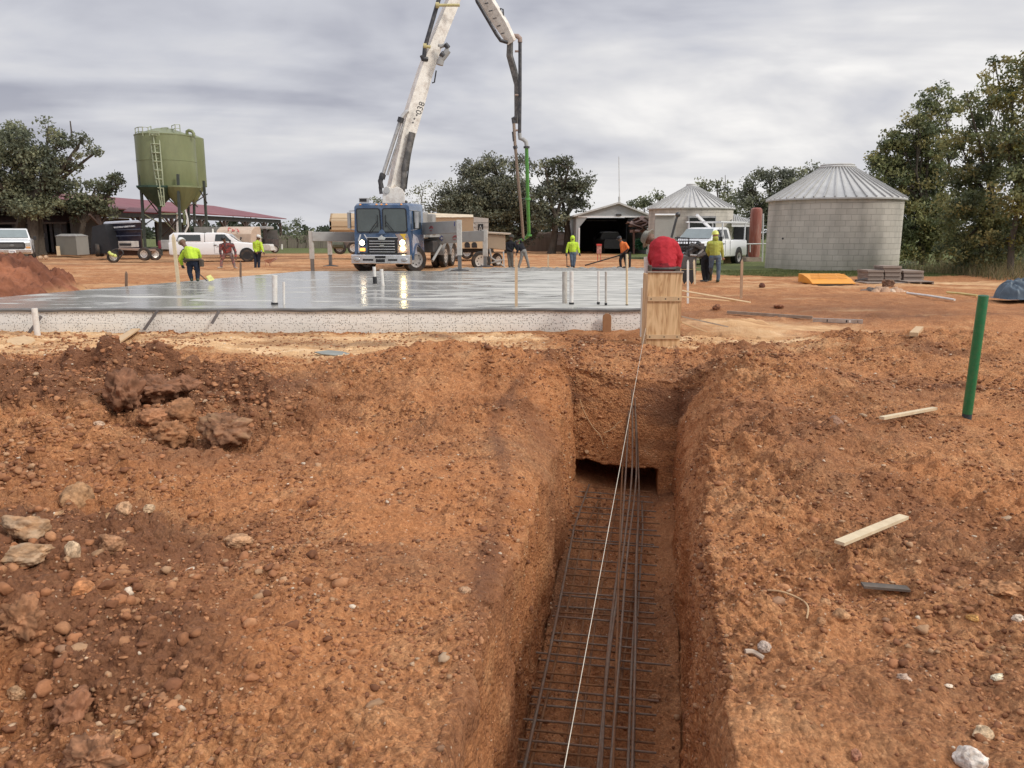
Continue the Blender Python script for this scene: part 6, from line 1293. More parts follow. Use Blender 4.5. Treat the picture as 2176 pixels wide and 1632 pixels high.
b1 = beam(903, 486, 32.6, 25, 976, 482, 30.6, 25, 581, emblem=1); arch_decal(b1[0], b1[1], b1[2], .28, .14, .13)
c = b1[1].lerp(b1[2], .92) + Vector((0, -.15, .11)); m = MB(); m.box(toloc(c), (.15, .02, .16)); L(b1[0], m, 'blue_sticker', M_NAVY)
b2 = beam(890, 509, 36.0, 22, 1031, 501, 34.6, 22, 574, slabtop=.36); arch_decal(b2[0], b2[1], b2[2], .58, .14, .12)
m = MB(); c = b2[1].lerp(b2[2], .36) + Vector((0, -.15, .0)); R_ = Matrix.Rotation(math.radians(45), 3, 'Y')
for a_, b_ in ((.09, .02), (.09, -.02)): pass
m.box(toloc(c), (.17, .02, .17), R_); dd = L(b2[0], m, 'diamond_decal', M_NAVY); m = MB(); m.box(toloc(c + Vector((0, -.012, 0))), (.10, .02, .10), R_); L(dd, m, 'diamond_centre', GREYP)
b3 = beam(768, 503, 33.0, 19, 661, 502.5, 31.8, 19, 581, slabtop=None, legw=8.5)
b4 = beam(790, 506, 37.0, 20, 700, 504, 37.5, 18, 566, slabtop=None, legw=8)
m = MB(); q = [P(884, 456, 33.8), P(902, 458, 33.8), P(902, 495, 33.8), P(884, 503, 33.8)]; m.add([toloc(x_) for x_ in q] + [toloc(x_ + Vector((0, .5, 0))) for x_ in q], [(0, 1, 2, 3), (7, 6, 5, 4), (0, 4, 5, 1), (1, 5, 6, 2), (2, 6, 7, 3), (3, 7, 4, 0)]); L(pump, m, 'outrigger_box', GREYP, bevel=.02)
# ---- boom: turret, two big box sections, thin third section, pipeline, hose
YB0 = 33.0
def Wp(u, v, Y): return toloc(P(u, v, Y))
m = MB(); m.lathe(toloc((X(843, YB0), YB0, Z(437, YB0))), [(.62, 0), (.62, .06), (.50, .08), (.50, .18)], 28); L(pump, m, 'slewing_ring', DSTEEL)
m = MB(); q = [(812, 434), (814, 405), (822, 396), (835, 400), (845, 396), (855, 402), (861, 412), (860, 434)]
m.loft([[Wp(u, v, y_) for u, v in q] for y_ in (YB0 - .55, YB0 + .55)]); L(pump, m, 'turret', BOOMP, bevel=.02)
m = MB(); m.lathe(Wp(822, 404, YB0 - .58), [(.13, -.04), (.13, .1)], 16, 'Y'); L(pump, m, 'boom_pin', GSTEEL, smooth=True)
def section(pts, name='boom_section', mt_=BOOMP, dep_=(.30, .26), ribs=()):
    """pts: (u, v, half width px, Y) along the section; the box cross-section is real"""
    rings = []
    P_ = [P(u, v, y_) for u, v, w_, y_ in pts]
    for i, (u, v, w_, y_) in enumerate(pts):
        d = (P_[min(i + 1, len(P_) - 1)] - P_[max(i - 1, 0)]).normalized(); s = Vector((d.z, 0, -d.x)).normalized(); dp = dep_[0] + (dep_[1] - dep_[0]) * i / (len(pts) - 1)
        h = w_ * y_ / F; f = Vector((0, 1, 0)) - d * d.y; f.normalize(); # corner turned a little so two faces show
        s2 = (s * math.cos(.5) + f * math.sin(.5)); f2 = (f * math.cos(.5) - s * math.sin(.5)); h2 = h * .92; dp2 = dp * .8
        rings.append([toloc(P_[i] + s2 * a_ * h2 + f2 * b_ * dp2) for a_, b_ in ((-1, -1), (1, -1), (1, 1), (-1, 1))])
    m = MB(); m.loft(rings); return L(pump, m, name, mt_, bevel=.012)
Y1 = YB0 - .1
s1 = section([(832, 412, 10, Y1), (848, 350, 12, Y1), (868, 275, 16, Y1 + .1), (880, 232, 16.5, Y1 + .15), (901, 160, 14.5, Y1 + .3), (922, 100, 13.5, Y1 + .4), (955, 20, 12.5, Y1 + .6), (985, -60, 12, Y1 + .8), (1001, -105, 12, Y1 + .9)])
s2_ = section([(998, -112, 11, Y1 + 1.3), (1020, -30, 13, Y1 + 1.5), (1040, 12, 14.5, Y1 + 1.6), (1068, 55, 13, Y1 + 1.7), (1088, 90, 9, Y1 + 1.8)], dep_=(.22, .18))
s3 = section([(1084, 88, 5, Y1 + 2.0), (1083, 118, 6, Y1 + 2.0), (1092, 150, 6.5, Y1 + 2.1), (1099, 180, 5.5, Y1 + 2.1), (1099, 240, 5, Y1 + 2.2), (1097, 262, 3.5, Y1 + 2.2)], mt_=mat('dark_boom', (.10, .095, .09), .5, var=.2, dirt=(.35, .32, .29), damt=.5, dscale=5), dep_=(.12, .10))
# dark lettering on the first section
def text_on(parent, s, centre, ux, uy, size, mt_, name='lettering', ext=.006):
    cu = bpy.data.curves.new(name, 'FONT'); cu.body = s; cu.size = size; cu.extrude = ext; cu.align_x = 'CENTER'; cu.align_y = 'CENTER'
    tmp = bpy.data.objects.new('tmp', cu); COL.objects.link(tmp); dg = bpy.context.evaluated_depsgraph_get(); me = bpy.data.meshes.new_from_object(tmp.evaluated_get(dg)); bpy.data.objects.remove(tmp)
    ux = Vector(ux).normalized(); uy = Vector(uy); uy = (uy - ux * uy.dot(ux)).normalized(); uz = ux.cross(uy); R_ = Matrix((ux, uy, uz)).transposed().to_4x4(); R_.translation = centre; me.transform(R_); me.materials.clear(); me.materials.append(mt_); return link(name, me, parent)
def face_at(u, v, Yc_): return Wp(u, v, Yc_)
up_ = (Wp(900, 220, Y1) - Wp(885, 262, Y1)).normalized()
text_on(s1, '038', Wp(893.5, 230, Y1 - .35), up_, Vector((-1, 0, .35)), .34, mat('ink_black', (.03, .03, .03), .6))
m = MB()
for (u, v) in ((876, 262), (879, 254), (884, 246)): m.bar(Wp(u, v, Y1 - .34), Wp(u + 3, v - 3, Y1 - .34), .03, .06)
L(s1, m, 'worn_mark', mat('ink_grey', (.16, .15, .14), .7))['kind'] = 'stuff'
# luffing rams and pipework
RAM = mat('ram_chrome', (.55, .54, .52), .3, metal=.6, dirt=(.25, .2, .16), damt=.5, dscale=4); DP = mat('dark_pipe', (.045, .045, .05), .4, metal=.3, var=.2, dirt=(.2, .18, .16), damt=.4, dscale=5)
YE = mat('yellow_clamp', (.55, .47, .22), .5)
m = MB(); m.tube([Wp(853, 408, Y1 - .3), Wp(857, 395, Y1 - .3), Wp(859, 360, Y1 - .3)], .12, 12); m.tube([Wp(859, 362, Y1 - .3), Wp(876, 282, Y1 - .25)], .14, 12); L(pump, m, 'luffing_ram', mat('dark_ram', (.10, .095, .09), .4, metal=.3, dirt=(.4, .36, .32), damt=.5, dscale=2), smooth=True)
m = MB(); m.tube([Wp(863, 402, Y1 - .2), Wp(869, 350, Y1 - .2), Wp(878, 290, Y1 - .15)], .03, 6); L(pump, m, 'hydraulic_hose', BLACK)
m = MB(); m.tube([Wp(811, 400, Y1 - .4), Wp(808, 385, Y1 - .4), Wp(814, 368, Y1 - .4)], .10, 10); m.tube([Wp(810, 384, Y1 - .4), Wp(808, 398, Y1 - .4), Wp(810, 412, Y1 - .4)], .07, 8); L(pump, m, 'pipe_elbow', DP, smooth=True)
m = MB(); m.tube([Wp(814, 370, Y1 - .4), Wp(850, 258, Y1 - .3)], .075, 12); pl_ = L(pump, m, 'delivery_pipe', RAM, smooth=True)
m = MB(); m.tube([Wp(823, 372, Y1 - .3), Wp(858, 262, Y1 - .25)], .045, 10); L(pump, m, 'delivery_pipe', RAM, smooth=True)
for (u, v) in ((812, 375), (851, 255)):
    m = MB(); m.tube([Wp(u - 1, v + 5, Y1 - .38), Wp(u + 2, v - 5, Y1 - .38)], .13, 12); L(pump, m, 'pipe_coupling', DP, smooth=True)
m = MB(); m.tube([Wp(851, 256, Y1 - .3), Wp(856, 246, Y1 - .3), Wp(866, 236, Y1 - .2)], .085, 10); L(pump, m, 'pipe_elbow', RAM, smooth=True)
m = MB(); m.tube([Wp(901, 122, Y1), Wp(903, 100, Y1), Wp(932, 0, Y1 + .2), Wp(952, -70, Y1 + .4)], .085, 12); L(pump, m, 'delivery_pipe', DP, smooth=True)
m = MB(); m.tube([Wp(897, 118, Y1), Wp(899, 125, Y1), Wp(908, 126, Y1 + .1)], .10, 10); L(pump, m, 'pipe_elbow', DP, smooth=True)
for (u0, v0, u1, v1) in ((903, 98, 915, 100), (929, 11, 977, 11)):
    m = MB(); m.tube([Wp(u0, v0, Y1), Wp(u1, v1, Y1)], .055, 10); m.tube([Wp(u0 - 3, v0, Y1 - .02), Wp(u0 + 4, v0, Y1 - .02)], .11, 10); L(pump, m, 'pipe_clamp', YE, smooth=True)
m = MB(); m.tube([Wp(935, 130, Y1), Wp(945, 117, Y1), Wp(952, 107, Y1)], .13, 12); m.tube([Wp(950, 108, Y1), Wp(952, 98, Y1), Wp(944, 96, Y1), Wp(934, 100, Y1)], .07, 10); m.tube([Wp(934, 138, Y1), Wp(936, 128, Y1)], .15, 12); m.tube([Wp(931, 96, Y1), Wp(944, 98, Y1)], .06, 8); L(pump, m, 'hinge_pipework', GREYP, smooth=True)
m = MB(); m.tube([Wp(946, 94, Y1 - .05), Wp(953, 102, Y1 - .05)], .10, 10); m.tube([Wp(937, 113, Y1 - .05), Wp(944, 120, Y1 - .05)], .12, 10); L(pump, m, 'pipe_coupling', DP, smooth=True)
m = MB(); m.tube([Wp(927, 150, Y1), Wp(923, 175, Y1), Wp(918, 176, Y1)], .03, 6); L(pump, m, 'hook', BLACK)
# second arm: pipe under it, rungs
m = MB(); m.tube([Wp(1008, -20, Y1 + 1.3), Wp(1014, 3, Y1 + 1.3), Wp(1055, 73, Y1 + 1.4), Wp(1064, 86, Y1 + 1.4), Wp(1078, 90, Y1 + 1.6)], .075, 12); L(pump, m, 'delivery_pipe', DP, smooth=True)
m = MB()
for k in range(5): m.bar(Wp(1030 + k * 8.5, 8 + k * 16, Y1 + 1.22), Wp(1038 + k * 8.5, 6 + k * 16, Y1 + 1.22), .03, .04)
L(s2_, m, 'stiffener', DSTEEL)['kind'] = 'stuff'
m = MB(); m.tube([Wp(1062, 28, Y1 + 1.6), Wp(1064, 18, Y1 + 1.6), Wp(1069, 20, Y1 + 1.6), Wp(1070, 36, Y1 + 1.6)], .035, 6); L(pump, m, 'lifting_eye', BLACK)
Yq = Y1 + 1.9
m = MB(); m.tube([Wp(1090, 84, Yq), Wp(1092, 76, Yq), Wp(1100, 77, Yq), Wp(1105, 82, Yq), Wp(1105, 90, Yq)], .10, 10); L(pump, m, 'pipe_elbow', mat('rusty_grey', (.30, .22, .18), .6, var=.3), smooth=True)
m = MB(); m.tube([Wp(1105, 90, Yq), Wp(1105, 200, Yq), Wp(1104, 285, Yq)], .075, 12); L(pump, m, 'delivery_pipe', DP, smooth=True)
m = MB(); m.tube([Wp(1104, 283, Yq), Wp(1105, 294, Yq), Wp(1112, 296, Yq), Wp(1118, 302, Yq), Wp(1119, 313, Yq)], .085, 12); L(pump, m, 'pipe_elbow', GREYP, smooth=True)
for v in (109, 202, 277):
    m = MB(); m.tube([Wp(1094, v, Yq), Wp(1108, v, Yq)], .045, 8); L(pump, m, 'pipe_clamp', mat('rusty_grey', (.3, .22, .18)), smooth=True)
m = MB(); m.tube([Wp(1092, 262, Yq), Wp(1090, 252, Yq), Wp(1096, 250, Yq)], .08, 10); m.tube([Wp(1090, 280, Yq), Wp(1092, 300, Yq)], .05, 8); L(pump, m, 'tip_joint', DP, smooth=True)
GRH = mat('bright_green_hose', (.11, .34, .08), .4, var=.12, scale=3)
m = MB(); pts = [Wp(1119, 312, Yq), Wp(1120.5, 380, Yq + .6), Wp(1122, 440, Yq + 1.2), Wp(1124, 494, Yq + 1.8), Wp(1122, 502, Yq + 1.9), Wp(1113, 508, Yq + 1.9), Wp(1107, 511, Yq + 1.9), Wp(1103, 520, Yq + 1.9)]; m.tube(pts, .078, 12); L(pump, m, 'end_hose', GRH, smooth=True)
for v, u in ((313, 1119), (423, 1121.5), (500, 1124)):
    m = MB(); m.tube([Wp(u, v - 2, Yq + (v - 313) / 104), Wp(u, v + 2, Yq + (v - 313) / 104)], .135, 12); L(pump, m, 'hose_coupling', GRH if v > 400 else DP, smooth=True)
m = MB(); pts = [Wp(1092, 262, Yq), Wp(1094, 300, Yq), Wp(1100, 370, Yq + .5), Wp(1107, 440, Yq + 1.1), Wp(1112, 505, Yq + 1.8)]; m.tube(pts, .065, 10); L(pump, m, 'wire_bound_hose', mat('brown_hose', (.30, .23, .18), .7, var=.3, scale=12, stretch=(1, 1, 3)), smooth=True)
m = MB(); m.tube([Wp(1103, 423, Yq + 1.1), Wp(1124, 423, Yq + 1.1)], .035, 8); m.tube([Wp(1094, 310, Yq + .1), Wp(1096, 316, Yq + .1)], .10, 10); m.tube([Wp(1110, 505, Yq + 1.8), Wp(1115, 510, Yq + 1.8)], .05, 8); L(pump, m, 'hose_spreader', DP, smooth=True)
# ---- drum truck seen behind the cab on the left
TAN = mat('tan_paint', (.56, .42, .26), .55, var=.1, scale=1, dirt=(.36, .26, .18), damt=.4, dscale=1); YD = 52
dt = thing('tank_truck', 'tan ribbed tank truck standing behind the left side of the blue pump truck', 'tank truck', tuple(P(730, 535, YD)))
m = MB(); xa_, xb_ = X(701, YD), X(762, YD); zt_, zb_ = Z(453, YD), Z(502, YD); ch = .35
m.loft([[Vector((x_, YD + y_, z_)) for y_, z_ in ((-.0, zb_ + .4), (.0, zt_ - .5), (.5, zt_), (2.0, zt_), (2.4, zt_ - .5), (2.4, zb_ + .4), (1.9, zb_), (.5, zb_))] for x_ in (xa_ + .18, xa_, xa_ + .1, xb_)]); m.build('tank', TAN, dt, bevel=.03)
for v in (463, 480):
    m = MB(); wbox(m, 701, v, 762, v + 1.4, YD - .04, .03); m.build('band', mat('band_tan', (.38, .28, .17), .6), dt)
m = MB(); wbox(m, 703, 502, 762, 506, YD + .2, 2); wbox(m, 730, 506, 762, 527, YD + .3, 1.5); m.build('chassis', mat('brown_chassis', (.17, .13, .11), .8), dt)
for u in (722, 752): wheel(dt, Vector((X(u, YD + .3), YD + .3, Z(527, YD))) - dt.location, .42, .3, rot=math.pi / 2)
m = MB(); m.tube([P(706, 520, YD), P(730, 520, YD)], .25, 10); wbox(m, 696, 513, 702, 532, YD, .2); m.build('fuel_tank', mat('dull_green', (.10, .11, .08), .6), dt)
# ---- long tan bulk trailer behind the right side
YK = 50; bk = thing('bulk_trailer', 'long tan box trailer with a grey front end and stencilled marks behind the outriggers', 'trailer', tuple(P(960, 540, YK)))
m = MB(); m.loft([[P(862, 530, YK + 3), P(862, 462, YK + 3), P(862, 461, YK + 5.4), P(862, 530, YK + 5.4)], [P(1006, 522, YK), P(1006, 462, YK), P(1006, 464, YK + 2.6), P(1006, 522, YK + 2.6)]]); m.build('body', TAN, bk)
m = MB(); m.loft([[P(862, 462, YK + 2.9), P(872, 451, YK + 4.2), P(872, 452, YK + 5.4)], [P(1006, 461.5, YK - .1), P(1005, 456, YK + 1.3), P(1005, 457, YK + 2.6)]]); m.build('tarp_roof', mat('pale_tan_tarp', (.66, .54, .38), .7), bk)
m = MB(); m.loft([[P(1006.3, 524, YK), P(1006.3, 461, YK), P(1006.3, 461, YK + 2.5), P(1006.3, 524, YK + 2.5)], [P(1038, 524, YK + .4), P(1038, 464, YK + .4), P(1038, 464, YK + 2.5), P(1038, 524, YK + 2.5)]]); en = m.build('grey_end', mat('grey_end_paint', (.36, .33, .30), .6, var=.1), bk)
m = MB(); wbox(m, 1016, 476, 1027, 492, YK + .1, .05); pn = m.build('dark_panel', BLACK, en)
wm = mat('white_mark', (.6, .6, .58), .6); m = MB(); m.bar(P(1018, 491, YK + .05), P(1021, 479, YK + .05), .03, .03); m.bar(P(1021, 479, YK + .05), P(1025, 491, YK + .05), .03, .03); m.bar(P(1019, 487, YK + .05), P(1024, 487, YK + .05), .03, .03); m.build('letter_mark', wm, pn)
m = MB(); wbox(m, 1006, 473, 1039, 474, YK - .02, .02); wbox(m, 1006, 482, 1039, 483, YK - .02, .02); m.build('rail_line', DSTEEL, en)
rm = mat('red_stencil', (.55, .10, .06), .6); m = MB(); wbox(m, 997, 478, 998.2, 492, YK + .2, .02); wbox(m, 999, 478, 1002, 479.3, YK + .15, .02); wbox(m, 999, 480, 1000, 492, YK + .15, .02); wbox(m, 1002, 480, 1003, 490, YK + .12, .02); m.build('red_stencil', rm, bk)
m = MB(); wbox(m, 938, 512, 1040, 528, YK - .4, .5); cs_ = m.build('lower_body', TAN, bk)
for u in (988, 1003):
    m = MB(); q = [(X(u, YK - .42), Z(526, YK)), (X(u + 11, YK - .42), Z(526, YK)), (X(u + 11, YK), Z(518, YK)), (X(u + 8, YK), Z(514.5, YK)), (X(u + 3, YK), Z(514.5, YK)), (X(u, YK), Z(518, YK))]; m.prism(q, 'Y', YK - .43, YK - .41); m.build('arched_port', BLACK, cs_)
m = MB(); wbox(m, 940, 528.2, 1045, 536, YK - .1, 1.8); m.build('undercarriage', mat('dark_undercarriage', (.03, .028, .027), .8), bk)
for u in (968, 992, 1026): wheel(bk, Vector((X(u, YK), YK + .1, Z(537, YK) + .02)) - bk.location, .42, .3, rot=math.pi / 2)
# ---- small tan trailer with big wheel right behind the outriggers
YV = 38.0; gt = thing('towed_unit', 'small tan machine trailer with one big wheel behind the right outriggers', 'trailer', tuple(P(1055, 572, YV)))
m = MB(); m.loft([[P(1036, 527, YV), P(1036, 497, YV), P(1036, 497, YV + 1.4), P(1036, 527, YV + 1.4)], [P(1074, 532, YV), P(1074, 500, YV), P(1074, 500, YV + 1.4), P(1074, 532, YV + 1.4)]]); m.build('body', mat('tan_dusty', (.40, .31, .22), .7, var=.15, dirt=(.25, .18, .13), damt=.5), gt, bevel=.03)
m = MB(); m.loft([[P(1035, 496.5, YV - .1), P(1035, 493.5, YV - .1), P(1035, 492, YV + 1.5), P(1035, 496, YV + 1.5)], [P(1086, 499, YV - .1), P(1086, 496.5, YV - .1), P(1086, 495, YV + 1.5), P(1086, 499, YV + 1.5)]]); m.build('lid', mat('lid_tan', (.45, .36, .27), .6), gt)
wheel(gt, Vector((X(1022, 37), 37.0, Z(574, 37) + .42)) - gt.location, .46, .24, rot=math.pi / 2 + .15, rimr=.62)
wheel(gt, Vector((X(1056, 38.6), 38.6, Z(553, 38.6))) - gt.location, .34, .2, rot=math.pi / 2 + .9)
m = MB(); m.tube([P(1040, 528, YV), P(1044, 548, YV), P(1056, 556, YV)], .05, 8); m.tube([P(1040, 560, 37.4), P(1070, 552, 37.6)], .04, 8); m.bar(P(1070, 535, YV), P(1071, 566, YV - .4), .06, .06); m.tube([P(1062, 560, YV - .4), P(1073, 568, YV - .4)], .05, 8); m.build('drawbar', GREYP, gt)
# ---- dump trailer, flat trailer, service body, tractor, crates at left
YX = 52; NAVY = mat('navy_paint', (.018, .022, .050), .35, var=.3, coat=.3, dirt=(.10, .10, .12), damt=.35)
du = thing('dump_trailer', 'dark navy dump trailer with a grey tarp edge and a pale worn name strip', 'dump trailer', tuple(P(262, 550, YX)))
m = MB(); m.loft([[P(226, 532, YX + .6), P(221, 474, YX), P(221, 474, YX + 2.4), P(226, 532, YX + 2.2)], [P(299, 528, YX + .6), P(300, 472, YX), P(300, 472, YX + 2.4), P(299, 528, YX + 2.2)]]); m.build('tub', NAVY, du)
for v in (489, 502):
    m = MB(); m.bar(P(226, v, YX + .1), P(298, v - 2, YX + .1), .08, .06); m.build('tub_rib', mat('navy_rib', (.07, .08, .12), .4), du)
m = MB(); m.loft([[P(220, 476, YX - .05), P(220, 473.5, YX - .05), P(224, 471, YX + 2), P(224, 474, YX + 2)], [P(300, 473, YX - .05), P(298, 470, YX - .05), P(292, 467.5, YX + 2), P(298, 471, YX + 2)]]); m.build('tarp_edge', mat('tarp_grey', (.42, .43, .48), .6), du)
m = MB(); m.bar(P(242, 483.5, YX - .02), P(287, 480, YX - .02), .03, .10); nmst = m.build('name_strip', mat('strip_white', (.55, .56, .58), .6, var=.4, scale=14, dirt=(.04, .05, .1), damt=.9, dscale=9), du)
m = MB(); q = [P(192, 540, YX - 1), P(196, 481, YX - 1), P(222, 476, YX - 1), P(236, 525, YX - 1), P(240, 538, YX - 1)]; m.loft([[x_ for x_ in q], [x_ + Vector((0, 1.2, 0)) for x_ in q]]); m.build('tailgate', mat('black_paint', (.016, .017, .02), .5, var=.3), du)
for u, yy_ in ((206, YX - .9), (214, YX - .6)): wheel(du, Vector((X(u, yy_), yy_, Z(545, yy_) + .42)) - du.location, .42, .26, rot=.5)
m = MB(); wbox(m, 226, 530, 310, 540, YX + .8, 1.2); m.build('frame', BLACK, du)
YF_ = 45.5; fl_ = thing('flatbed_trailer', 'rusty flat trailer with a pale box on its deck in front of the dump trailer', 'flatbed trailer', tuple(P(285, 556, YF_)))
WD = mat('pink_grey_wood', (.34, .24, .19), .85, var=.2, dirt=(.2, .12, .09), damt=.4)
m = MB(); m.loft([[P(251, 531, YF_), P(251, 527.5, YF_), P(254, 526, YF_ + 2.2), P(254, 531, YF_ + 2.2)], [P(333, 534, YF_), P(330, 529.5, YF_), P(322, 528.5, YF_ + 2.2), P(325, 534, YF_ + 2.2)]]); m.build('deck', WD, fl_)
m = MB(); wbox(m, 252, 533, 300, 543, YF_ + .4, 1.4); m.build('frame', mat('rust_dark', (.08, .045, .035), .8), fl_)
for u, dy in ((305.5, .0), (327, .5)): wheel(fl_, Vector((X(u, YF_ + dy), YF_ + dy, Z(554, YF_) + .02 + .36)) - fl_.location, .38, .24, rot=math.pi / 2 + (.0 if u < 320 else .7), rimr=.55)
m = MB(); wbox(m, 252, 512.5, 279, 525.5, YF_ + .2, .9); bxx = m.build('generator_box', mat('pale_box', (.42, .38, .34), .6), fl_, bevel=.02); m = MB(); wbox(m, 254, 517, 278.5, 522, YF_ + .17, .05); m.build('box_slot', BLACK, bxx)
m = MB(); m.lathe(P(243, 545, YF_) , [(.36, -.1), (.36, .1)], 24, 'Y'); 
wheel(fl_, Vector((X(240, YF_), YF_ - .1, Z(546, YF_) + .0)) - fl_.location, .34, .22, rot=math.pi / 2 + .5)
m = MB(); rr_ = [P(236 + 14 * (1 - math.cos(a_)) * .95, 540 - 11 * math.sin(a_), YF_ - .2) for a_ in np.linspace(.4, 3.0, 12)] + [P(251, 552, YF_ - .2)]; m.tube(rr_, .035, 6); m.build('fender_hoop', DSTEEL, fl_)
m = MB(); [m.tube([P(u0, v0, YF_ - .4), P(u1, v1, YF_ - .4)], .09, 8) for u0, v0, u1, v1 in ((231, 535, 236, 541), (237, 540, 241, 543), (243, 541, 246, 546))]; solo(m, 'strap_bundle', mat('lime_strap', (.55, .60, .18), .6), 'lime green strap bundle hung on the left wheel of the flat trailer', 'strap', tuple(P(238, 541, YF_ - .4)))
# grey metal container
YC_ = 56; gc = thing('storage_bin', 'grey green metal storage container on skids under the small oak', 'container', tuple(P(152, 543, YC_)))
CG = mat('grey_green_metal', (.19, .195, .165), .6, var=.06, scale=1); CG2 = mat('light_grey_metal', (.27, .265, .24), .6, var=.06, scale=1)
a, b, c_, d_ = P(118, 503, YC_ + 1.2), P(160, 503, YC_), P(186, 500, YC_ + 2.0), P(142, 500, YC_ + 3.5); zb_ = Z(542, YC_)
def v3(p, z): return Vector((p.x, p.y, z))
ztp = Z(503, YC_); m = MB(); m.loft([[v3(p, zb_) for p in (a, b, c_, d_)], [v3(p, ztp) for p in (a, b, c_, d_)]]); m.build('body', CG, gc)
m = MB(); off = Vector((.03, -.03, 0)); m.add([v3(b, zb_) + off * .6, v3(c_, zb_) + off, v3(c_, ztp) + off, v3(b, ztp) + off * .6], [(0, 1, 2, 3)]); m.build('end_door', CG2, gc)
m = MB(); ct = (a + b + c_ + d_) / 4; m.loft([[v3(p, ztp + .01) + (v3(p, 0) - v3(ct, 0)) * .04 for p in (a, b, c_, d_)], [v3(p, ztp + .05) + (v3(p, 0) - v3(ct, 0)) * .04 for p in (a, b, c_, d_)], [v3(p.lerp(ct, .35), ztp + .2) for p in (a, b, c_, d_)]]); m.build('lid', mat('lid_grey', (.28, .27, .25), .6), gc)
m = MB(); wbox(m, 121, 523, 126, 543, YC_ + .6, .05); solo(m, 'plank', LUMBER_P, 'pale plank leaning against the grey storage container', 'plank', tuple(P(123, 543, YC_ + .6)))
# old box body with red sprayed letters, and cab
YG = 55; ob = thing('box_van_body', 'weathered beige box body with a curved roof and sprayed red marks', 'box truck', tuple(P(497, 545, YG)))
m = MB(); prof = [(0, Z(529, YG)), (0, Z(497, YG)), (.25, Z(489, YG)), (.9, Z(482, YG)), (2.0, Z(481, YG)), (2.2, Z(486, YG)), (2.3, Z(529, YG))]
m.loft([[Vector((x_, YG + y_, z_)) for y_, z_ in prof] for x_ in (X(460, YG), X(461, YG), X(533, YG), X(534.5, YG))]); m.build('body', mat('beige_body', (.54, .42, .32), .65, var=.1, dirt=(.33, .24, .18), damt=.5, dscale=1), ob, bevel=.04)
m = MB(); wbox(m, 415, 482, 459.5, 520, YG + .5, 1.8); m.build('front_body', mat('grey_body', (.22, .225, .21), .6), ob)
rj = random.Random(11); m = MB()
for k in range(16):
    u = 483 + rj.random() * 24; v = 483 + rj.random() * 7; y_ = YG + .9 - (v - 482) / 8 * .85; m.bar(P(u, v, y_ - .06), P(u + rj.uniform(-1, 1), v + rj.uniform(2, 4), y_ - .12), .05, .05)
m.build('red_paint_mark', mat('sprayed_red', (.50, .09, .09), .7), ob)['kind'] = 'stuff'
m = MB(); wbox(m, 505, 529.3, 535, 537, YG - .1, 1.9); wbox(m, 497, 514, 512, 529, YG - .5, .5); m.build('rear_frame', BLACK, ob)
wheel(ob, Vector((X(521, YG), YG - .1, Z(540, YG))) - ob.location, .42, .35, rot=math.pi / 2 + .3)
m = MB(); m.tube([P(511, 516, YG - .6), P(511.5, 507, YG - .6)], .04, 8); m.sph(P(512, 505.5, YG - .6), .07, 8, 6); m.build('exhaust', DSTEEL, ob)
YH = 58; tr = thing('cab_tractor', 'dark brown tractor with an open glazed cab under the end of the red roofed shed', 'tractor', tuple(P(562, 535, YH)))
BR = mat('brown_black', (.05, .04, .038), .6, var=.3, dirt=(.16, .11, .09), damt=.4)
for u0, v0, u1, v1 in ((536, 487, 538.5, 530), (563, 487, 566, 530), (546, 488, 548, 506)):
    m = MB(); wbox(m, u0, v0, u1, v1, YH, .12); m.build('cab_pillar', BR, tr)
m = MB(); wbox(m, 534, 481, 567, 487, YH - .1, 1.7); m.build('cab_roof', mat('cab_roof_grey', (.32, .31, .30), .6), tr, bevel=.05)
m = MB(); wbox(m, 536, 507, 580, 525, YH + .1, 1.5); m.build('hood', BR, tr, bevel=.04); m = MB(); wbox(m, 566, 489, 589, 506, YH + .9, .05); m.build('rear_screen', mat('mesh_grey', (.12, .11, .10), .8), tr)
for u in (548, 583): wheel(tr, Vector((X(u, YH), YH, Z(529, YH))) - tr.location, .30, .3, rot=math.pi / 2 + .4)
m = MB(); m.prism([(X(556, YH - 1), Z(533, YH - 1)), (X(577, YH - 1), Z(533, YH - 1)), (X(575, YH - 1), Z(522, YH - 1)), (X(572, YH - 1), Z(519, YH - 1)), (X(556, YH - 1), Z(518.5, YH - 1))], 'Y', YH - 1, YH); solo(m, 'water_tote', mat('tote_white', (.60, .58, .54), .6), 'small white plastic tank in front of the brown tractor', 'tank', tuple(P(566, 533, YH - 1)), bevel=.05)
for u in (590, 599):
    m = MB(); m.tube([P(u, 530, 72), P(u, 519, 72)], .09, 8); solo(m, 'white_bollard', WHITE_PVC, 'left of two short white posts at the end of the red roofed shed' if u < 595 else 'right of two short white posts at the end of the red roofed shed', 'post', tuple(P(u, 530, 72)), 'white posts by the red roofed shed')
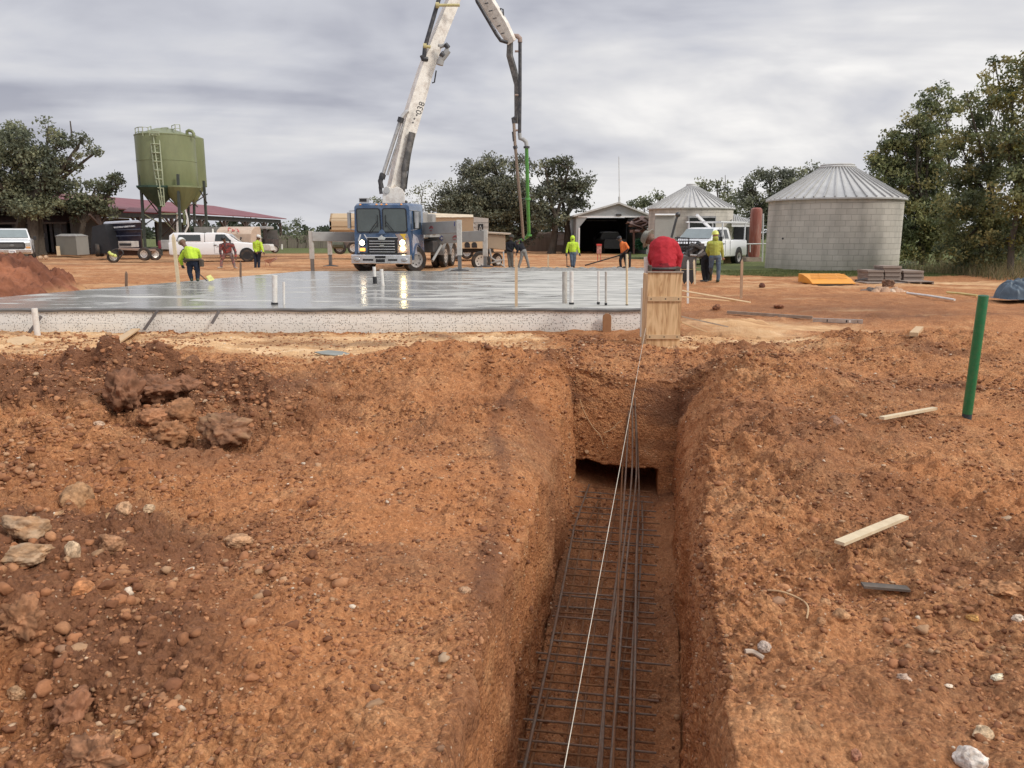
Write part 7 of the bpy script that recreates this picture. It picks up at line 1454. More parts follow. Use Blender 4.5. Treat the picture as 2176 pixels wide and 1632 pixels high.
# red vertical cylinders and grey box near the silo foot
m = MB(); wbox(m, 343, 510, 356, 530, 50.5, .4); solo(m, 'control_box', mat('box_grey', (.36, .36, .35), .5), 'grey control cabinet at the foot of the silo by the white pickup tail', 'cabinet', tuple(P(350, 530, 50.5)), bevel=.02)
m = MB(); m.lathe((X(340, 50.6), 50.6, 0), [(.13, Z(528, 50.6)), (.13, Z(514, 50.6)), (.08, Z(511, 50.6))], 14); solo(m, 'gas_cylinder', mat('maroon', (.15, .02, .03), .4), 'dark red gas cylinder left of the grey control cabinet', 'gas cylinder', tuple(P(340, 528, 50.6)), smooth=True)
m = MB(); q = [P(560, 553, 37), P(585, 548, 37), P(586, 551, 36.4), P(574, 559, 36.8), P(570, 560, 37)]; m.add(q + [x_ + Vector((0, .25, .02)) for x_ in q], [(0, 1, 2, 3, 4), (9, 8, 7, 6, 5), (0, 5, 6, 1), (1, 6, 7, 2), (2, 7, 8, 3), (3, 8, 9, 4), (4, 9, 5, 0)]); wbr = thing('wheelbarrow', 'rusty orange wheelbarrow standing right of the upright man in lime', 'wheelbarrow', tuple(P(570, 573, 36.6))); m.build('tray', mat('rusty_orange', (.38, .16, .09), .7, var=.2), wbr)
for u in (564, 573):
    m = MB(); m.bar(P(u, 556, 36.9), P(u + 1, 573, 36.7), .035, .035); m.build('leg', mat('rusty_orange', (.38, .16, .09)), wbr)
# red marker bucket on legs near the barn pickup
m = MB(); wbox(m, 1268.5, 519.5, 1278.5, 539, 46, .2); rk = thing('marker_stand', 'red topped grey cage marker on thin red legs in front of the dark pickup', 'marker', tuple(P(1273, 562, 46))); m.build('cage', mat('cage_grey_red', (.40, .20, .17), .7, var=.6, scale=9), rk)
m = MB(); wbox(m, 1268.2, 518.5, 1278.8, 522, 45.97, .26); m.build('red_cap', mat('signal_red', (.55, .05, .04), .6), rk)
for u in (1270, 1276):
    m = MB(); m.bar(P(u, 539, 46.1), P(u - (.5 if u < 1272 else -1), 562, 46.1), .03, .03); m.build('leg', mat('signal_red', (.55, .05, .04)), rk)
# ================================================================ PEOPLE
def remeshed(name, mb, mt, parent, vox, org, sm=2, noise=None):
    me = bpy.data.meshes.new(name); me.from_pydata([tuple(Vector(v) - org) for v in mb.v], [], mb.f); me.update()
    o = bpy.data.objects.new('tmp', me); COL.objects.link(o)
    r = o.modifiers.new('r', 'REMESH'); r.mode = 'VOXEL'; r.voxel_size = vox; r.use_smooth_shade = True
    s = o.modifiers.new('s', 'SMOOTH'); s.iterations = sm; s.factor = .5
    dg = bpy.context.evaluated_depsgraph_get(); dg.update(); m2 = bpy.data.meshes.new_from_object(o.evaluated_get(dg)); bpy.data.objects.remove(o); bpy.data.meshes.remove(me)
    m2.name = name
    if noise:
        n_ = len(m2.vertices); co = np.empty(n_ * 3, np.float32); m2.vertices.foreach_get('co', co); no = np.empty(n_ * 3, np.float32); m2.vertices.foreach_get('normal', no); co = co.reshape(-1, 3); no = no.reshape(-1, 3)
        amp_, f, sd_ = noise; d = (1 - 2.2 * np.abs(fbm((co[:, 0] + co[:, 2] * .9) * f, (co[:, 2] - co[:, 0] * .6) * f * 1.6, sd_, 3))) * amp_; co = co + no * d[:, None]; m2.vertices.foreach_set('co', co.astype(np.float32).ravel())
    m2.materials.clear(); m2.materials.append(mt); m2.polygons.foreach_set('use_smooth', [True] * len(m2.polygons)); m2.update()
    return link(name, m2, parent)
def cap(m, a, b, ra, rb, n=10):
    m.tube([a, b], [ra, rb], n); m.sph(a, ra, n, 6); m.sph(b, rb, n, 6)
SKIN = mat('skin', (.36, .19, .12), .6, var=.1, scale=20); SKIND = mat('skin_dark', (.16, .085, .055), .6, var=.1)
def cloth(name, col, var=.15, dirt=None, damt=.3): return mat(name, col, .9, var=var, scale=6, bump=.02, bscale=16, dirt=dirt, damt=damt, dscale=5, spec=.2)
def person(label, Y, J, shirt, trousers, boots, s=.95, hat=None, face=(0, -1), skin=None, sleeves='long', gloves=None, vox=.011, fat=1.0, extra=None, tilt=None, noise=(.006, 7, 1), group=None):
    """J: joints as (pixel u, pixel v, metres nearer(-)/farther(+) than Y)"""
    skin = skin or SKIN; W_ = {k: P(u, v, Y + d) for k, (u, v, d) in J.items()}
    feet = [W_[k] for k in ('anL', 'anR') if k in W_]; g = sum(feet, Vector()) / len(feet); g.z = min(f.z for f in feet) - .08 * s
    t = thing('person', label, 'person', tuple(g), 0, group); g = Vector(g)
    fd = Vector((face[0], face[1], 0)).normalized(); up = (W_['head'] - W_['neck']).normalized() if tilt is None else Vector(tilt).normalized(); sd = fd.cross(up).normalized(); fw_ = up.cross(sd).normalized()
    hc = W_['head']; b = MB()
    # head with jaw, nose and ears; neck; trunk; limbs; hands with five fingers; feet
    def hp(x, y, z): return hc + sd * (x * s) + fw_ * (y * s) + up * (z * s)
    b.sph(hc, .088 * s, 14, 10); b.sph(hp(0, .005, .035), .092 * s, 14, 10); b.sph(hp(0, -.02, .02), .092 * s, 14, 10); b.sph(hp(0, .035, -.06), .058 * s, 12, 8); b.sph(hp(0, .02, -.03), .078 * s, 12, 8)
    cap(b, hp(0, .088, .01), hp(0, .105, -.022), .013 * s, .019 * s, 8)
    for q in (-1, 1): b.sph(hp(q * .088, -.008, -.005), (.016 * s, .026 * s, .034 * s), 8, 6)
    b.sph(hp(0, .085, -.055), (.03 * s, .014 * s, .012 * s), 8, 6)
    cap(b, W_['neck'], hp(0, -.01, -.05), .062 * s, .058 * s)
    ch, pe = W_['chest'], W_['pelvis']; nk = W_['neck']
    cap(b, ch, nk, .12 * s * fat, .07 * s); cap(b, pe, ch, .125 * s * fat, .135 * s * fat)
    sh = MB(); tr_ = MB(); bt_ = MB(); gl = MB()
    shoulder_ax = (W_['shR'] - W_['shL']); 
    for q in ('L', 'R'):
        S_, E_, H_ = W_['sh' + q], W_['el' + q], W_['ha' + q]
        cap(b, ch, S_, .10 * s * fat, .062 * s); cap(b, S_, E_, .052 * s, .042 * s); cap(b, E_, H_, .040 * s, .028 * s)
        d = (H_ - E_).normalized(); pc = H_ + d * .05 * s; b.sph(pc, .036 * s, 8, 6); cap(b, H_, pc, .026 * s, .03 * s)
        a_ = d.cross(Vector((0, 1, 0)));
        if a_.length < .1: a_ = d.cross(Vector((1, 0, 0)))
        a_.normalize(); n_ = a_.cross(d)
        for f in range(4):
            base = pc + a_ * ((f - 1.5) * .019 * s) + d * .02 * s; l_ = (.036, .042, .040, .031)[f] * s; k1 = base + d * l_ + n_ * .006; k2 = k1 + (d * .6 + n_ * .8).normalized() * l_ * .8
            b.tube([base, k1, k2], [.0105 * s, .010 * s, .0085 * s], 6)
        th = pc + a_ * .03 * s; b.tube([th, th + (a_ * .7 + d * .7) * .035 * s, th + (a_ * .4 + d * 1.2) * .055 * s], [.013 * s, .012 * s, .010 * s], 6)
        if gloves: gl.sph(pc, .045 * s, 8, 6); cap(gl, H_ - d * .03, pc + d * .02, .036 * s, .04 * s); [cap(gl, pc + a_ * ((f - 1.5) * .022 * s) + d * .02 * s, pc + a_ * ((f - 1.5) * .022 * s) + d * .085 * s + n_ * .015, .0145 * s, .0135 * s, 6) for f in range(4)]; cap(gl, pc + a_ * .03 * s, pc + a_ * .05 * s + d * .045 * s, .016 * s, .014 * s, 6)
        # sleeve
        cap(sh, ch + (S_ - ch) * .25, S_, .125 * s * fat, .082 * s); cap(sh, S_, E_, .078 * s, .064 * s)
        if sleeves == 'long': cap(sh, E_, H_ - d * .03 * s, .062 * s, .045 * s)
        Hh, K_, A_ = W_['hip' + q], W_['kn' + q], W_['an' + q]
        cap(b, pe, Hh, .11 * s, .085 * s); cap(b, Hh, K_, .078 * s, .052 * s); cap(b, K_, A_, .050 * s, .034 * s)
        cap(tr_, pe, Hh, .135 * s * fat, .105 * s * fat); cap(tr_, Hh, K_, .102 * s * fat, .074 * s); cap(tr_, K_, A_, .074 * s, .058 * s)
        T_ = W_.get('to' + q) or (A_ + fd * .15 * s); T_ = Vector((T_.x, T_.y, g.z + .035 * s)); Ah = Vector((A_.x, A_.y, g.z + .045 * s)); cap(b, A_, Ah, .035 * s, .035 * s); cap(b, Ah, T_, .038 * s, .03 * s)
        Td = (T_ - Ah).normalized(); cap(bt_, Ah - Td * .03 * s, T_, .052 * s, .045 * s); cap(bt_, A_ + (K_ - A_) * .18, Ah, .056 * s, .055 * s); cap(bt_, Ah - Td * .05 * s - Vector((0, 0, .015 * s)), T_ + Td * .02 * s - Vector((0, 0, .012 * s)), .034 * s, .034 * s)
    cap(sh, pe + (ch - pe) * .12, ch, .150 * s * fat, .165 * s * fat); cap(sh, ch, nk + (ch - nk) * .2, .15 * s * fat, .085 * s); cap(tr_, pe, pe + (ch - pe) * .12, .142 * s * fat, .138 * s * fat)
    # widen the trunk between the shoulders and the hips
    for f in (.25, .5, .75, 1):
        p0 = W_['hipL'].lerp(W_['shL'], f); p1 = W_['hipR'].lerp(W_['shR'], f); c = pe.lerp(ch, f); cap(sh, c.lerp(p0, .55), c.lerp(p1, .55), .118 * s * fat, .118 * s * fat)
    body = remeshed('body', b, skin, t, vox, g, 2)
    remeshed('shirt', sh, shirt, t, vox * 1.2, g, 3, noise); remeshed('trousers', tr_, trousers, t, vox * 1.2, g, 3, noise); remeshed('boots', bt_, boots, t, vox * 1.1, g, 1)
    if gloves: remeshed('gloves', gl, gloves, t, .010, g, 1)
    m = MB()
    for q in (-1, 1): m.sph(hp(q * .033, .083, .012) , .011 * s, 8, 6)
    m.build('eyes', mat('eye_dark', (.03, .025, .02), .3), body, world=True, smooth=True)
    if hat:
        kind, hm = hat; m = MB(); R_ = Matrix((sd, fw_, up)).transposed()
        def ring(rx, ry, z, cy=0): return [hc + R_ @ (Vector((rx * math.cos(a_), ry * math.sin(a_) + cy, z)) * s) for a_ in np.linspace(0, 2 * math.pi, 25)[:-1]]
        if kind == 'hard':
            m.loft([ring(.125, .155, .045, .01), ring(.128, .158, .055, .01), ring(.122, .142, .062), ring(.118, .136, .09), ring(.102, .118, .135), ring(.070, .082, .17), ring(.02, .03, .185)]); o = m.build('hard_hat', hm, t, smooth=True)
            m = MB(); m.tube([hp(0, -.12, .10), hp(0, -.07, .168), hp(0, 0, .188), hp(0, .07, .168), hp(0, .12, .10)], .012 * s, 6); m.build('hat_ridge', hm, o, smooth=True)
        elif kind == 'brim':
            m.loft([ring(.165, .18, .035), ring(.17, .185, .045), ring(.12, .135, .06), ring(.115, .13, .10), ring(.095, .11, .145), ring(.02, .03, .155)]); m.build('hat', hm, t, smooth=True)
        elif kind == 'cap':
            m.loft([ring(.104, .118, .03), ring(.108, .122, .06), ring(.098, .112, .11), ring(.06, .07, .145), ring(.01, .02, .15)]); m.sph(hp(0, .14, .045), (.07 * s, .07 * s, .014 * s), 10, 6); m.build('cap', hm, t, smooth=True)
        elif kind == 'hood':
            mm = MB(); mm.sph(hp(0, -.015, .02), .125 * s, 14, 10); mm.sph(hp(0, -.03, .05), .115 * s, 12, 8); mm.sph(hp(0, -.03, -.08), .12 * s, 12, 8); o = remeshed('hood', mm, hm, t, vox * 1.2, g, 2)
    if extra: extra(t, W_, s, hp)
    return t
LIME = cloth('lime_cloth', (.52, .72, .06), dirt=(.3, .35, .1)); NAVYC = cloth('navy_denim', (.028, .034, .055)); JEAN = cloth('blue_denim', (.09, .13, .19), dirt=(.25, .25, .22), damt=.4); GREYC = cloth('grey_cloth', (.16, .155, .14)); BLACKC = cloth('black_cloth', (.022, .022, .026)); REDC = cloth('red_cloth', (.42, .030, .040), .12); ORC = cloth('orange_cloth', (.75, .20, .06)); OLC = cloth('olive_lime_cloth', (.40, .42, .09), .2, (.3, .28, .12), .4)
BOOTG = mat('green_boot', (.035, .055, .035), .4); BOOTT = mat('tan_boot', (.42, .33, .26), .8); BOOTB = mat('black_boot', (.025, .025, .025), .5); WHAT = mat('white_hat', (.72, .72, .68), .35, coat=.3); LHAT = mat('lime_hat', (.72, .75, .15), .35, coat=.3); GLV = mat('dark_glove', (.05, .05, .05), .7)
def belt(t, a, b, r, mt_=None, pouches=()):
    m = MB(); n_ = 20; c = (a + b) / 2; ax = (b - a) / 2; f = Vector((0, 1, 0)) * ax.length * .85
    m.tube([c + ax * math.cos(q) * 1.0 + f * math.sin(q) for q in np.linspace(0, 2 * math.pi, n_)], r, 8, cap=False); o = m.build('tool_belt', mt_ or mat('leather', (.075, .055, .04), .7, var=.3), t)
    for p, sz in pouches: m = MB(); m.box(p, sz); m.build('pouch', mat('leather', (.075, .055, .04)), o, bevel=.015)
# 1 bent man in lime at the left edge of the slab
def ex1(t, W, s, hp):
    belt(t, W['hipL'] + Vector((-.12, 0, .10)), W['hipR'] + Vector((.12, 0, .10)), .035, None, [(W['hipR'] + Vector((.16, -.02, .0)), (.09, .16, .2))])
    m = MB(); m.prism([(0, 0)] * 3, 'Y', 0, 0) if False else None
person('person in lime shirt and white hard hat bending over at the slab edge', 22.6,
       dict(head=(388, 516, .25), neck=(396, 527, .18), chest=(404, 535, .12), pelvis=(410, 556, 0), shL=(392, 536, .15), shR=(419, 533, .12), elL=(383, 551, .2), haL=(387, 563, .3), elR=(424, 545, .35), haR=(402, 560, .45), hipL=(404, 559, 0), hipR=(417, 559, 0), knL=(403, 578, .05), knR=(420, 578, .05), anL=(407, 592, .05), anR=(420, 592, .0)),
       LIME, NAVYC, BOOTG, .92, ('hard', WHAT), (-.5, 1), SKIND, gloves=GLV, extra=ex1, fat=1.02)
m = MB(); m.tube([P(385, 553, 22.9), P(402, 563, 22.8), P(440, 597, 22.2)], .014, 8); bull = thing('bull_float', 'long handled float with a lime blade held by the bent man in lime', 'hand tool', tuple(P(440, 597, 22.2))); m.build('handle', BLACK, bull, smooth=True)
m = MB(); q = [P(438, 589, 22.25), P(447, 586, 22.35), P(455, 595, 22.2), P(444, 598, 22.1)]; m.add(q + [x_ + Vector((0, .02, .03)) for x_ in q], [(0, 1, 2, 3), (7, 6, 5, 4), (0, 4, 5, 1), (1, 5, 6, 2), (2, 6, 7, 3), (3, 7, 4, 0)]); m.build('blade', mat('lime_blade', (.62, .60, .2), .6), bull)
# 2 bent man in red and black
RB_ = mat('red_black_print', (.05, .045, .05), .9, var=.2, scale=6, dirt=(.55, .07, .05), damt=.85, dscale=7); RG_ = mat('red_grey_print', (.17, .16, .155), .9, var=.3, scale=6, dirt=(.50, .07, .06), damt=.7, dscale=7)
person('person in a red and black patterned suit bending forward in front of the white pickup', 33.3,
       dict(head=(475, 508, -.2), neck=(478, 515, -.1), chest=(480, 522, -.05), pelvis=(484, 538, 0), shL=(469, 521, -.08), shR=(494, 520, -.05), elL=(468, 534, -.15), haL=(470, 546, -.2), elR=(500, 534, -.1), haR=(501, 547, -.2), hipL=(478, 540, 0), hipR=(490, 540, 0), knL=(471, 553, .0), knR=(495, 553, 0), anL=(470, 567, .0), anR=(499, 567, 0), toL=(464, 570, -.1), toR=(503, 570, -.1)),
       RB_, RG_, BOOTT, .86, ('cap', BLACK), (-.3, -1), SKIND)
# 3 standing man in lime
person('person standing upright in a lime shirt and white cap looking right by the wheelbarrow', 35.0,
       dict(head=(549, 505, 0), neck=(547, 511, 0), chest=(547, 519, 0), pelvis=(547, 535, 0), shL=(540, 517, .1), shR=(554, 517, -.1), elL=(540, 528, .0), haL=(545, 536, -.2), elR=(557, 527, -.15), haR=(560, 536, -.25), hipL=(543.5, 538, .05), hipR=(551, 538, -.05), knL=(543, 554, 0), knR=(550, 554, 0), anL=(543, 570, 0), anR=(550, 570, 0)),
       LIME, JEAN if False else NAVYC, BOOTB, .88, ('cap', WHAT), (1, -.2), SKIND, extra=lambda t, W, s, hp: belt(t, W['hipL'] + Vector((-.1, 0, .05)), W['hipR'] + Vector((.1, 0, .05)), .03))
# 4 dark man by the hose
person('person in black beside the tan trailer, holding the green hose end', 34.2,
       dict(head=(1087, 505, 0), neck=(1086, 511, 0), chest=(1085, 519, 0), pelvis=(1084, 535, 0), shL=(1078, 518, .1), shR=(1093, 518, -.1), elL=(1079, 530, -.1), haL=(1089, 535, -.25), elR=(1098, 529, -.1), haR=(1098, 522, .2), hipL=(1081, 538, .05), hipR=(1087, 538, -.05), knL=(1082, 553, 0), knR=(1088, 553, 0), anL=(1083, 567, 0), anR=(1089, 567, 0)),
       BLACKC, GREYC, BOOTB, .86, ('brim', mat('hat_olive', (.06, .06, .05), .8)), (.6, -1), SKIND)
# 5 man bending with the hose
person('person with legs spread bending under the green hose beside the man in black', 34.0,
       dict(head=(1099, 517, .3), neck=(1103, 521, .25), chest=(1107, 524, .2), pelvis=(1113, 534, 0), shL=(1101, 523, .1), shR=(1110, 521, .3), elL=(1100, 532, .05), haL=(1098, 538, .0), elR=(1106, 512, .3), haR=(1104, 512, .2), hipL=(1110, 536, 0), hipR=(1115, 536, 0), knL=(1107, 552, 0), knR=(1120, 551, 0), anL=(1102, 567, 0), anR=(1124, 568, 0)),
       BLACKC, cloth('pale_grey_trousers', (.25, .24, .22)), BOOTB, .86, ('cap', BLACK), (-1, .1), SKIND)
# 6 man in lime hood facing us
person('person in a lime hooded shirt and blue jeans facing us at the far slab edge', 34.3,
       dict(head=(1217, 507, 0), neck=(1217, 513, 0), chest=(1217, 520, 0), pelvis=(1217, 536, 0), shL=(1208.5, 518, 0), shR=(1226, 518, 0), elL=(1205, 529, .0), haL=(1204, 538, -.05), elR=(1229, 529, .0), haR=(1231, 538, -.1), hipL=(1214, 539, 0), hipR=(1221, 539, 0), knL=(1214.5, 552, -.05), knR=(1221, 552, 0), anL=(1215, 565, 0), anR=(1219.5, 565, 0)),
       LIME, JEAN, BOOTB, .86, ('hood', LIME), (0, -1), SKIND, gloves=GLV)
m = MB(); m.tube([P(1204, 540, 34.1), P(1205, 567, 34.0)], .018, 8); m.sph(P(1207, 566, 34.0), (.09, .06, .03), 8, 6); solo(m, 'concrete_rake', BLACK, 'short dark rake held upright by the man in the lime hood', 'hand tool', tuple(P(1205, 567, 34.0)), smooth=True)
# 7 man in orange with the long pole
person('person in an orange shirt pushing a long dark pole, facing left', 34.3,
       dict(head=(1317, 508, 0), neck=(1320, 514, 0), chest=(1324, 521, 0), pelvis=(1326, 537, 0), shL=(1320, 519, .12), shR=(1329, 518, -.12), elL=(1325, 531, .1), haL=(1319, 541, .1), elR=(1335, 527, -.2), haR=(1333, 531, -.2), hipL=(1323, 539, .05), hipR=(1328, 539, -.05), knL=(1318, 552, 0), knR=(1329, 552, 0), anL=(1319, 566, 0), anR=(1331, 566, 0)),
       ORC, BLACKC, BOOTB, .86, ('cap', BLACK), (-1, -.2), SKIND)
m = MB(); m.tube([P(1335, 529, 34.0), P(1319, 542, 34.2), P(1243, 564, 34.6)], .028, 8); solo(m, 'screed_pole', BLACK, 'long dark pole slanting down left from the man in orange', 'hand tool', tuple(P(1243, 564, 34.6)), smooth=True)
m = MB(); m.box(P(1338.5, 552, 34.6), (.09, .09, .68)); solo(m, 'black_post', BLACK, 'black upright post just right of the man in orange', 'post', tuple(P(1338.5, 568, 34.6)), bevel=.01)
# 8 man in red, close, bending away behind the plywood
def ex8(t, W, s, hp):
    belt(t, P(1381, 571, 13.15), P(1437, 570, 13.15), .024, mat('dark_belt', (.05, .045, .042), .6), [(P(1381, 572, 13.0), (.06, .10, .13)), (P(1438, 573, 13.1), (.10, .13, .10))])
    m = MB(); m.sph(hp(0, .0, -.02), .001, 6, 4)
person('large person in red shirt and dark hard hat bending away behind the plywood form', 13.2,
       dict(head=(1382, 509, .52), neck=(1394, 516, .36), chest=(1409, 527, .18), pelvis=(1410, 570, 0), shL=(1391, 524, .25), shR=(1432, 523, .16), elL=(1384, 552, .35), haL=(1381, 571, .45), elR=(1444, 547, .12), haR=(1440, 569, .12), hipL=(1396, 580, 0), hipR=(1424, 580, 0), knL=(1396, 640, .08), knR=(1426, 640, .08), anL=(1397, 694, .05), anR=(1426, 694, .05)),
       REDC, cloth('dark_red_shorts', (.20, .025, .03)), BOOTB, .98, ('brim', mat('scuffed_dark_hat', (.16, .155, .13), .6, var=.4, scale=16, dirt=(.4, .38, .3), damt=.5, dscale=10)), (-.75, 1), SKIND, vox=.010, fat=1.26, extra=ex8, tilt=(-.80, .45, .45), noise=(.016, 3.0, 8))
# 9, 10 men by the machine at right
person('person in black trousers and dark top leaning over the machine', 26.0,
       dict(head=(1486, 522, .2), neck=(1491, 527, .15), chest=(1496, 532, .1), pelvis=(1500, 549, 0), shL=(1489, 533, .0), shR=(1505, 530, .1), elL=(1483, 541, .0), haL=(1474, 546, -.05), elR=(1508, 540, .1), haR=(1500, 545, .2), hipL=(1496, 552, 0), hipR=(1505, 552, 0), knL=(1494, 572, 0), knR=(1504, 572, 0), anL=(1497, 595, 0), anR=(1504, 594, 0), toL=(1489, 599, -.05), toR=(1500, 599, -.1)),
       BLACKC, BLACKC, BOOTB, .94, ('cap', BLACK), (-1, .2), SKIND, fat=.95)
person('person in an olive lime hooded top, blue jeans and lime hard hat seen from behind', 25.6,
       dict(head=(1520, 501, 0), neck=(1520, 509, 0), chest=(1519, 520, 0), pelvis=(1519, 543, 0), shL=(1507, 517, .0), shR=(1531, 517, .0), elL=(1503, 533, .08), haL=(1507, 543, .2), elR=(1534, 532, .05), haR=(1536, 546, .1), hipL=(1513, 547, 0), hipR=(1526, 547, 0), knL=(1511, 568, .1), knR=(1527, 569, 0), anL=(1510, 583, .6), anR=(1526, 594, 0)),
       OLC, JEAN, BOOTG, .93, ('hard', LHAT), (0, 1), extra=lambda t, W, s, hp: remeshed('hood', (lambda mm: (mm.sph(hp(0, -.03, -.09), .10, 12, 8), mm)[1])(MB()), OLC, t, .014, t.location.copy(), 2))
# ================================================================ TREES AND UNDERGROWTH
BARK = mat('bark', (.085, .068, .052), .95, var=.35, scale=5, bump=.03, bscale=10, stretch=(2, 2, .5)); LEAF = None
def leaf_mat():
    m, t, b = new_mat('foliage'); n = lambda k: t.nodes.new(k); l = t.links.new
    a = n('ShaderNodeAttribute'); a.attribute_name = 'col'; l(a.outputs['Color'], b.inputs['Base Color']); b.inputs['Roughness'].default_value = .55; b.inputs['Specular IOR Level'].default_value = .35
    tr = n('ShaderNodeBsdfTranslucent'); l(a.outputs['Color'], tr.inputs[0]); mx_ = n('ShaderNodeMixShader'); mx_.inputs[0].default_value = .38; l(b.outputs[0], mx_.inputs[1]); l(tr.outputs[0], mx_.inputs[2]); l(mx_.outputs[0], t.nodes['Material Output'].inputs[0]); return m
LEAF = leaf_mat()
def leaves(centres, rad, per, size, cols, rng, flat=.7):
    n = len(centres); k = per; c = np.repeat(centres, k, 0); r = np.repeat(rad, k)[:, None]; N_ = len(c)
    d = rng.normal(size=(N_, 3)); d /= np.linalg.norm(d, axis=1, keepdims=True); rr = rng.random((N_, 1)) ** .45; p = c + d * rr * r * np.array([1, 1, flat])
    a = rng.normal(size=(N_, 3)); a /= np.linalg.norm(a, axis=1, keepdims=True); b = np.cross(a, rng.normal(size=(N_, 3))); b /= np.linalg.norm(b, axis=1, keepdims=True) + 1e-9
    s = size * rng.uniform(.6, 1.3, (N_, 1)); V_ = np.stack([p - a * s, p + b * s * .55, p + a * s, p - b * s * .55], 1).reshape(-1, 3)
    ci = rng.integers(0, len(cols), n); cc = np.array(cols)[ci] * rng.uniform(.7, 1.3, (n, 1)); cc = np.repeat(cc, k, 0) * rng.uniform(.7, 1.35, (N_, 1)); return V_, np.arange(N_ * 4).reshape(-1, 4), np.repeat(cc, 4, 0)
def brighten(c, f=1.55): return [tuple(q * f for q in k) for k in c]
def tree(name, label, Y, base, lobes, trunk_r, cols, leaf=.14, per=55, crad=.75, dens=1.0, seed=0, group=None, depth=.8, split=.45, trunks=None, dead=()):
    rng = np.random.default_rng(seed); B = P(base[0], base[1], Y); k = Y / F; t = thing(name, label, 'tree' if 'shrub' not in name else 'shrub', tuple(B), 0, group)
    C_ = []; L0 = []
    for (u, v, ru, rv) in lobes:
        c = P(u, v, Y); R3 = np.array([ru * k, max(ru, rv) * k * depth, rv * k]); vol = 4.19 * np.prod(R3); n = max(3, int(dens * vol / (crad ** 3) * .9)); q = rng.normal(size=(n, 3)); q /= np.linalg.norm(q, axis=1, keepdims=True); q *= rng.random((n, 1)) ** .4
        off = rng.normal() * .35 * R3[1]; pc = np.array([c.x, c.y + off, c.z]) + q * R3; C_.append(pc); L0.append(np.array([c.x, c.y + off, c.z]))
    m = MB(); tips = trunks or [(base[0], base[1], 0)]
    zs = [l[2] for l in L0]; lowz = min(zs); 
    for (tu, tv, tdy) in tips:
        Bp = P(tu, tv, Y + tdy); Bp.z -= .15; zt_ = B.z + (max(zs) - B.z) * split; cxm = np.mean([l[0] for l in L0]); T_ = Vector((Bp.x * .72 + cxm * .28, Y + tdy, zt_)); mid = Bp.lerp(T_, .5) + Vector((rng.normal() * .12, 0, 0)); m.tube([Bp, Bp.lerp(mid, .15), mid, T_], [trunk_r * 1.35, trunk_r, trunk_r * .85, trunk_r * .7], 9)
    Ts = [(Vector((P(tu, tv, Y + tdy).x * .72 + cxm * .28, Y + tdy, zt_))) for tu, tv, tdy in tips]
    for l, pcs in zip(L0, C_):
        lv = Vector(l); T_ = min(Ts, key=lambda q: (q - lv).length); st = T_ + Vector((0, 0, -rng.random() * .8)) if lv.z > T_.z else T_ + Vector((0, 0, -.5 * (T_.z - lv.z))); md = st.lerp(lv, .5) + Vector(rng.normal(size=3) * .06 * (lv - st).length); m.tube([st, md, lv], [trunk_r * .5, trunk_r * .34, trunk_r * .16], 6)
        for q in pcs[:min(len(pcs), 14)]:
            qv = Vector(q); s0_ = md.lerp(lv, rng.random()); m.tube([s0_, s0_.lerp(qv, .5) + Vector(rng.normal(size=3) * .08 * (qv - s0_).length), qv], [trunk_r * .15, trunk_r * .09, trunk_r * .03], 4, cap=False)
    for (u0, v0, u1, v1) in dead: m.tube([P(u0, v0, Y), P((u0 + u1) / 2 + 1, (v0 + v1) / 2, Y), P(u1, v1, Y)], [trunk_r * .2, trunk_r * .14, trunk_r * .1], 5)
    m.build('trunk', BARK, t, smooth=True)
    C_ = np.concatenate(C_); V_, F_, cc = leaves(C_, crad * rng.uniform(.6, 1.25, len(C_)), per, leaf, cols, rng)
    V_ = V_ - np.array(B); link('crown', np_mesh('crown', V_, F_, LEAF, color=cc), t); return t
OAK = [(.070, .082, .048), (.088, .100, .056), (.054, .066, .042), (.105, .115, .062)]; LIVE = [(.062, .072, .045), (.080, .090, .054), (.098, .108, .062), (.050, .058, .040)]
OLI = [(.085, .098, .045), (.108, .120, .054), (.066, .078, .042), (.135, .135, .058), (.17, .15, .06)]; LIGHT = [(.15, .17, .10), (.12, .14, .08), (.18, .19, .11)]
OAK = [(r * 2.5, g * 2.35, b * 2.6) for r, g, b in OAK]; LIVE = [(r * 2.6, g * 2.4, b * 2.7) for r, g, b in LIVE]; OLI = [(r * 1.95, g * 1.95, b * 2.0) for r, g, b in OLI]; LIGHT = brighten(LIGHT, 1.2)
tree('oak_tree', 'large spreading dark oak at the left edge with one branch reaching right', 60, (68, 540), [(10, 290, 30, 28), (48, 272, 26, 16), (105, 268, 20, 18), (132, 298, 34, 20), (172, 300, 18, 10), (196, 322, 18, 6), (158, 338, 26, 14), (60, 320, 60, 34), (95, 372, 52, 36), (28, 400, 50, 40), (122, 412, 34, 28), (70, 438, 66, 20), (-15, 340, 40, 50), (-60, 320, 50, 60), (150, 352, 22, 8), (-50, 420, 50, 40)], .42, OAK, .125, 78, .76, 1.15, 1, trunks=[(68, 540, 0), (84, 536, 1.5), (40, 538, 3)], dead=[(152, 300, 149, 257)])
tree('oak_tree', 'smaller oak with pale sparse right side between the big oak and the silo', 62, (172, 536), [(160, 392, 22, 12), (200, 393, 32, 16), (238, 378, 20, 12), (190, 425, 44, 22), (236, 404, 22, 14), (168, 445, 28, 18), (218, 444, 32, 16), (250, 388, 10, 10)], .28, OAK + [(.10, .12, .07)], .13, 60, .70, 1.2, 2)
tree('sapling_tree', 'thin pale feathery tree just right of the boom foot', 74, (905, 535), [(900, 398, 22, 22), (924, 414, 22, 24), (880, 428, 18, 22), (905, 440, 34, 24), (940, 445, 20, 20)], .14, LIGHT, .10, 34, .75, .55, 3)
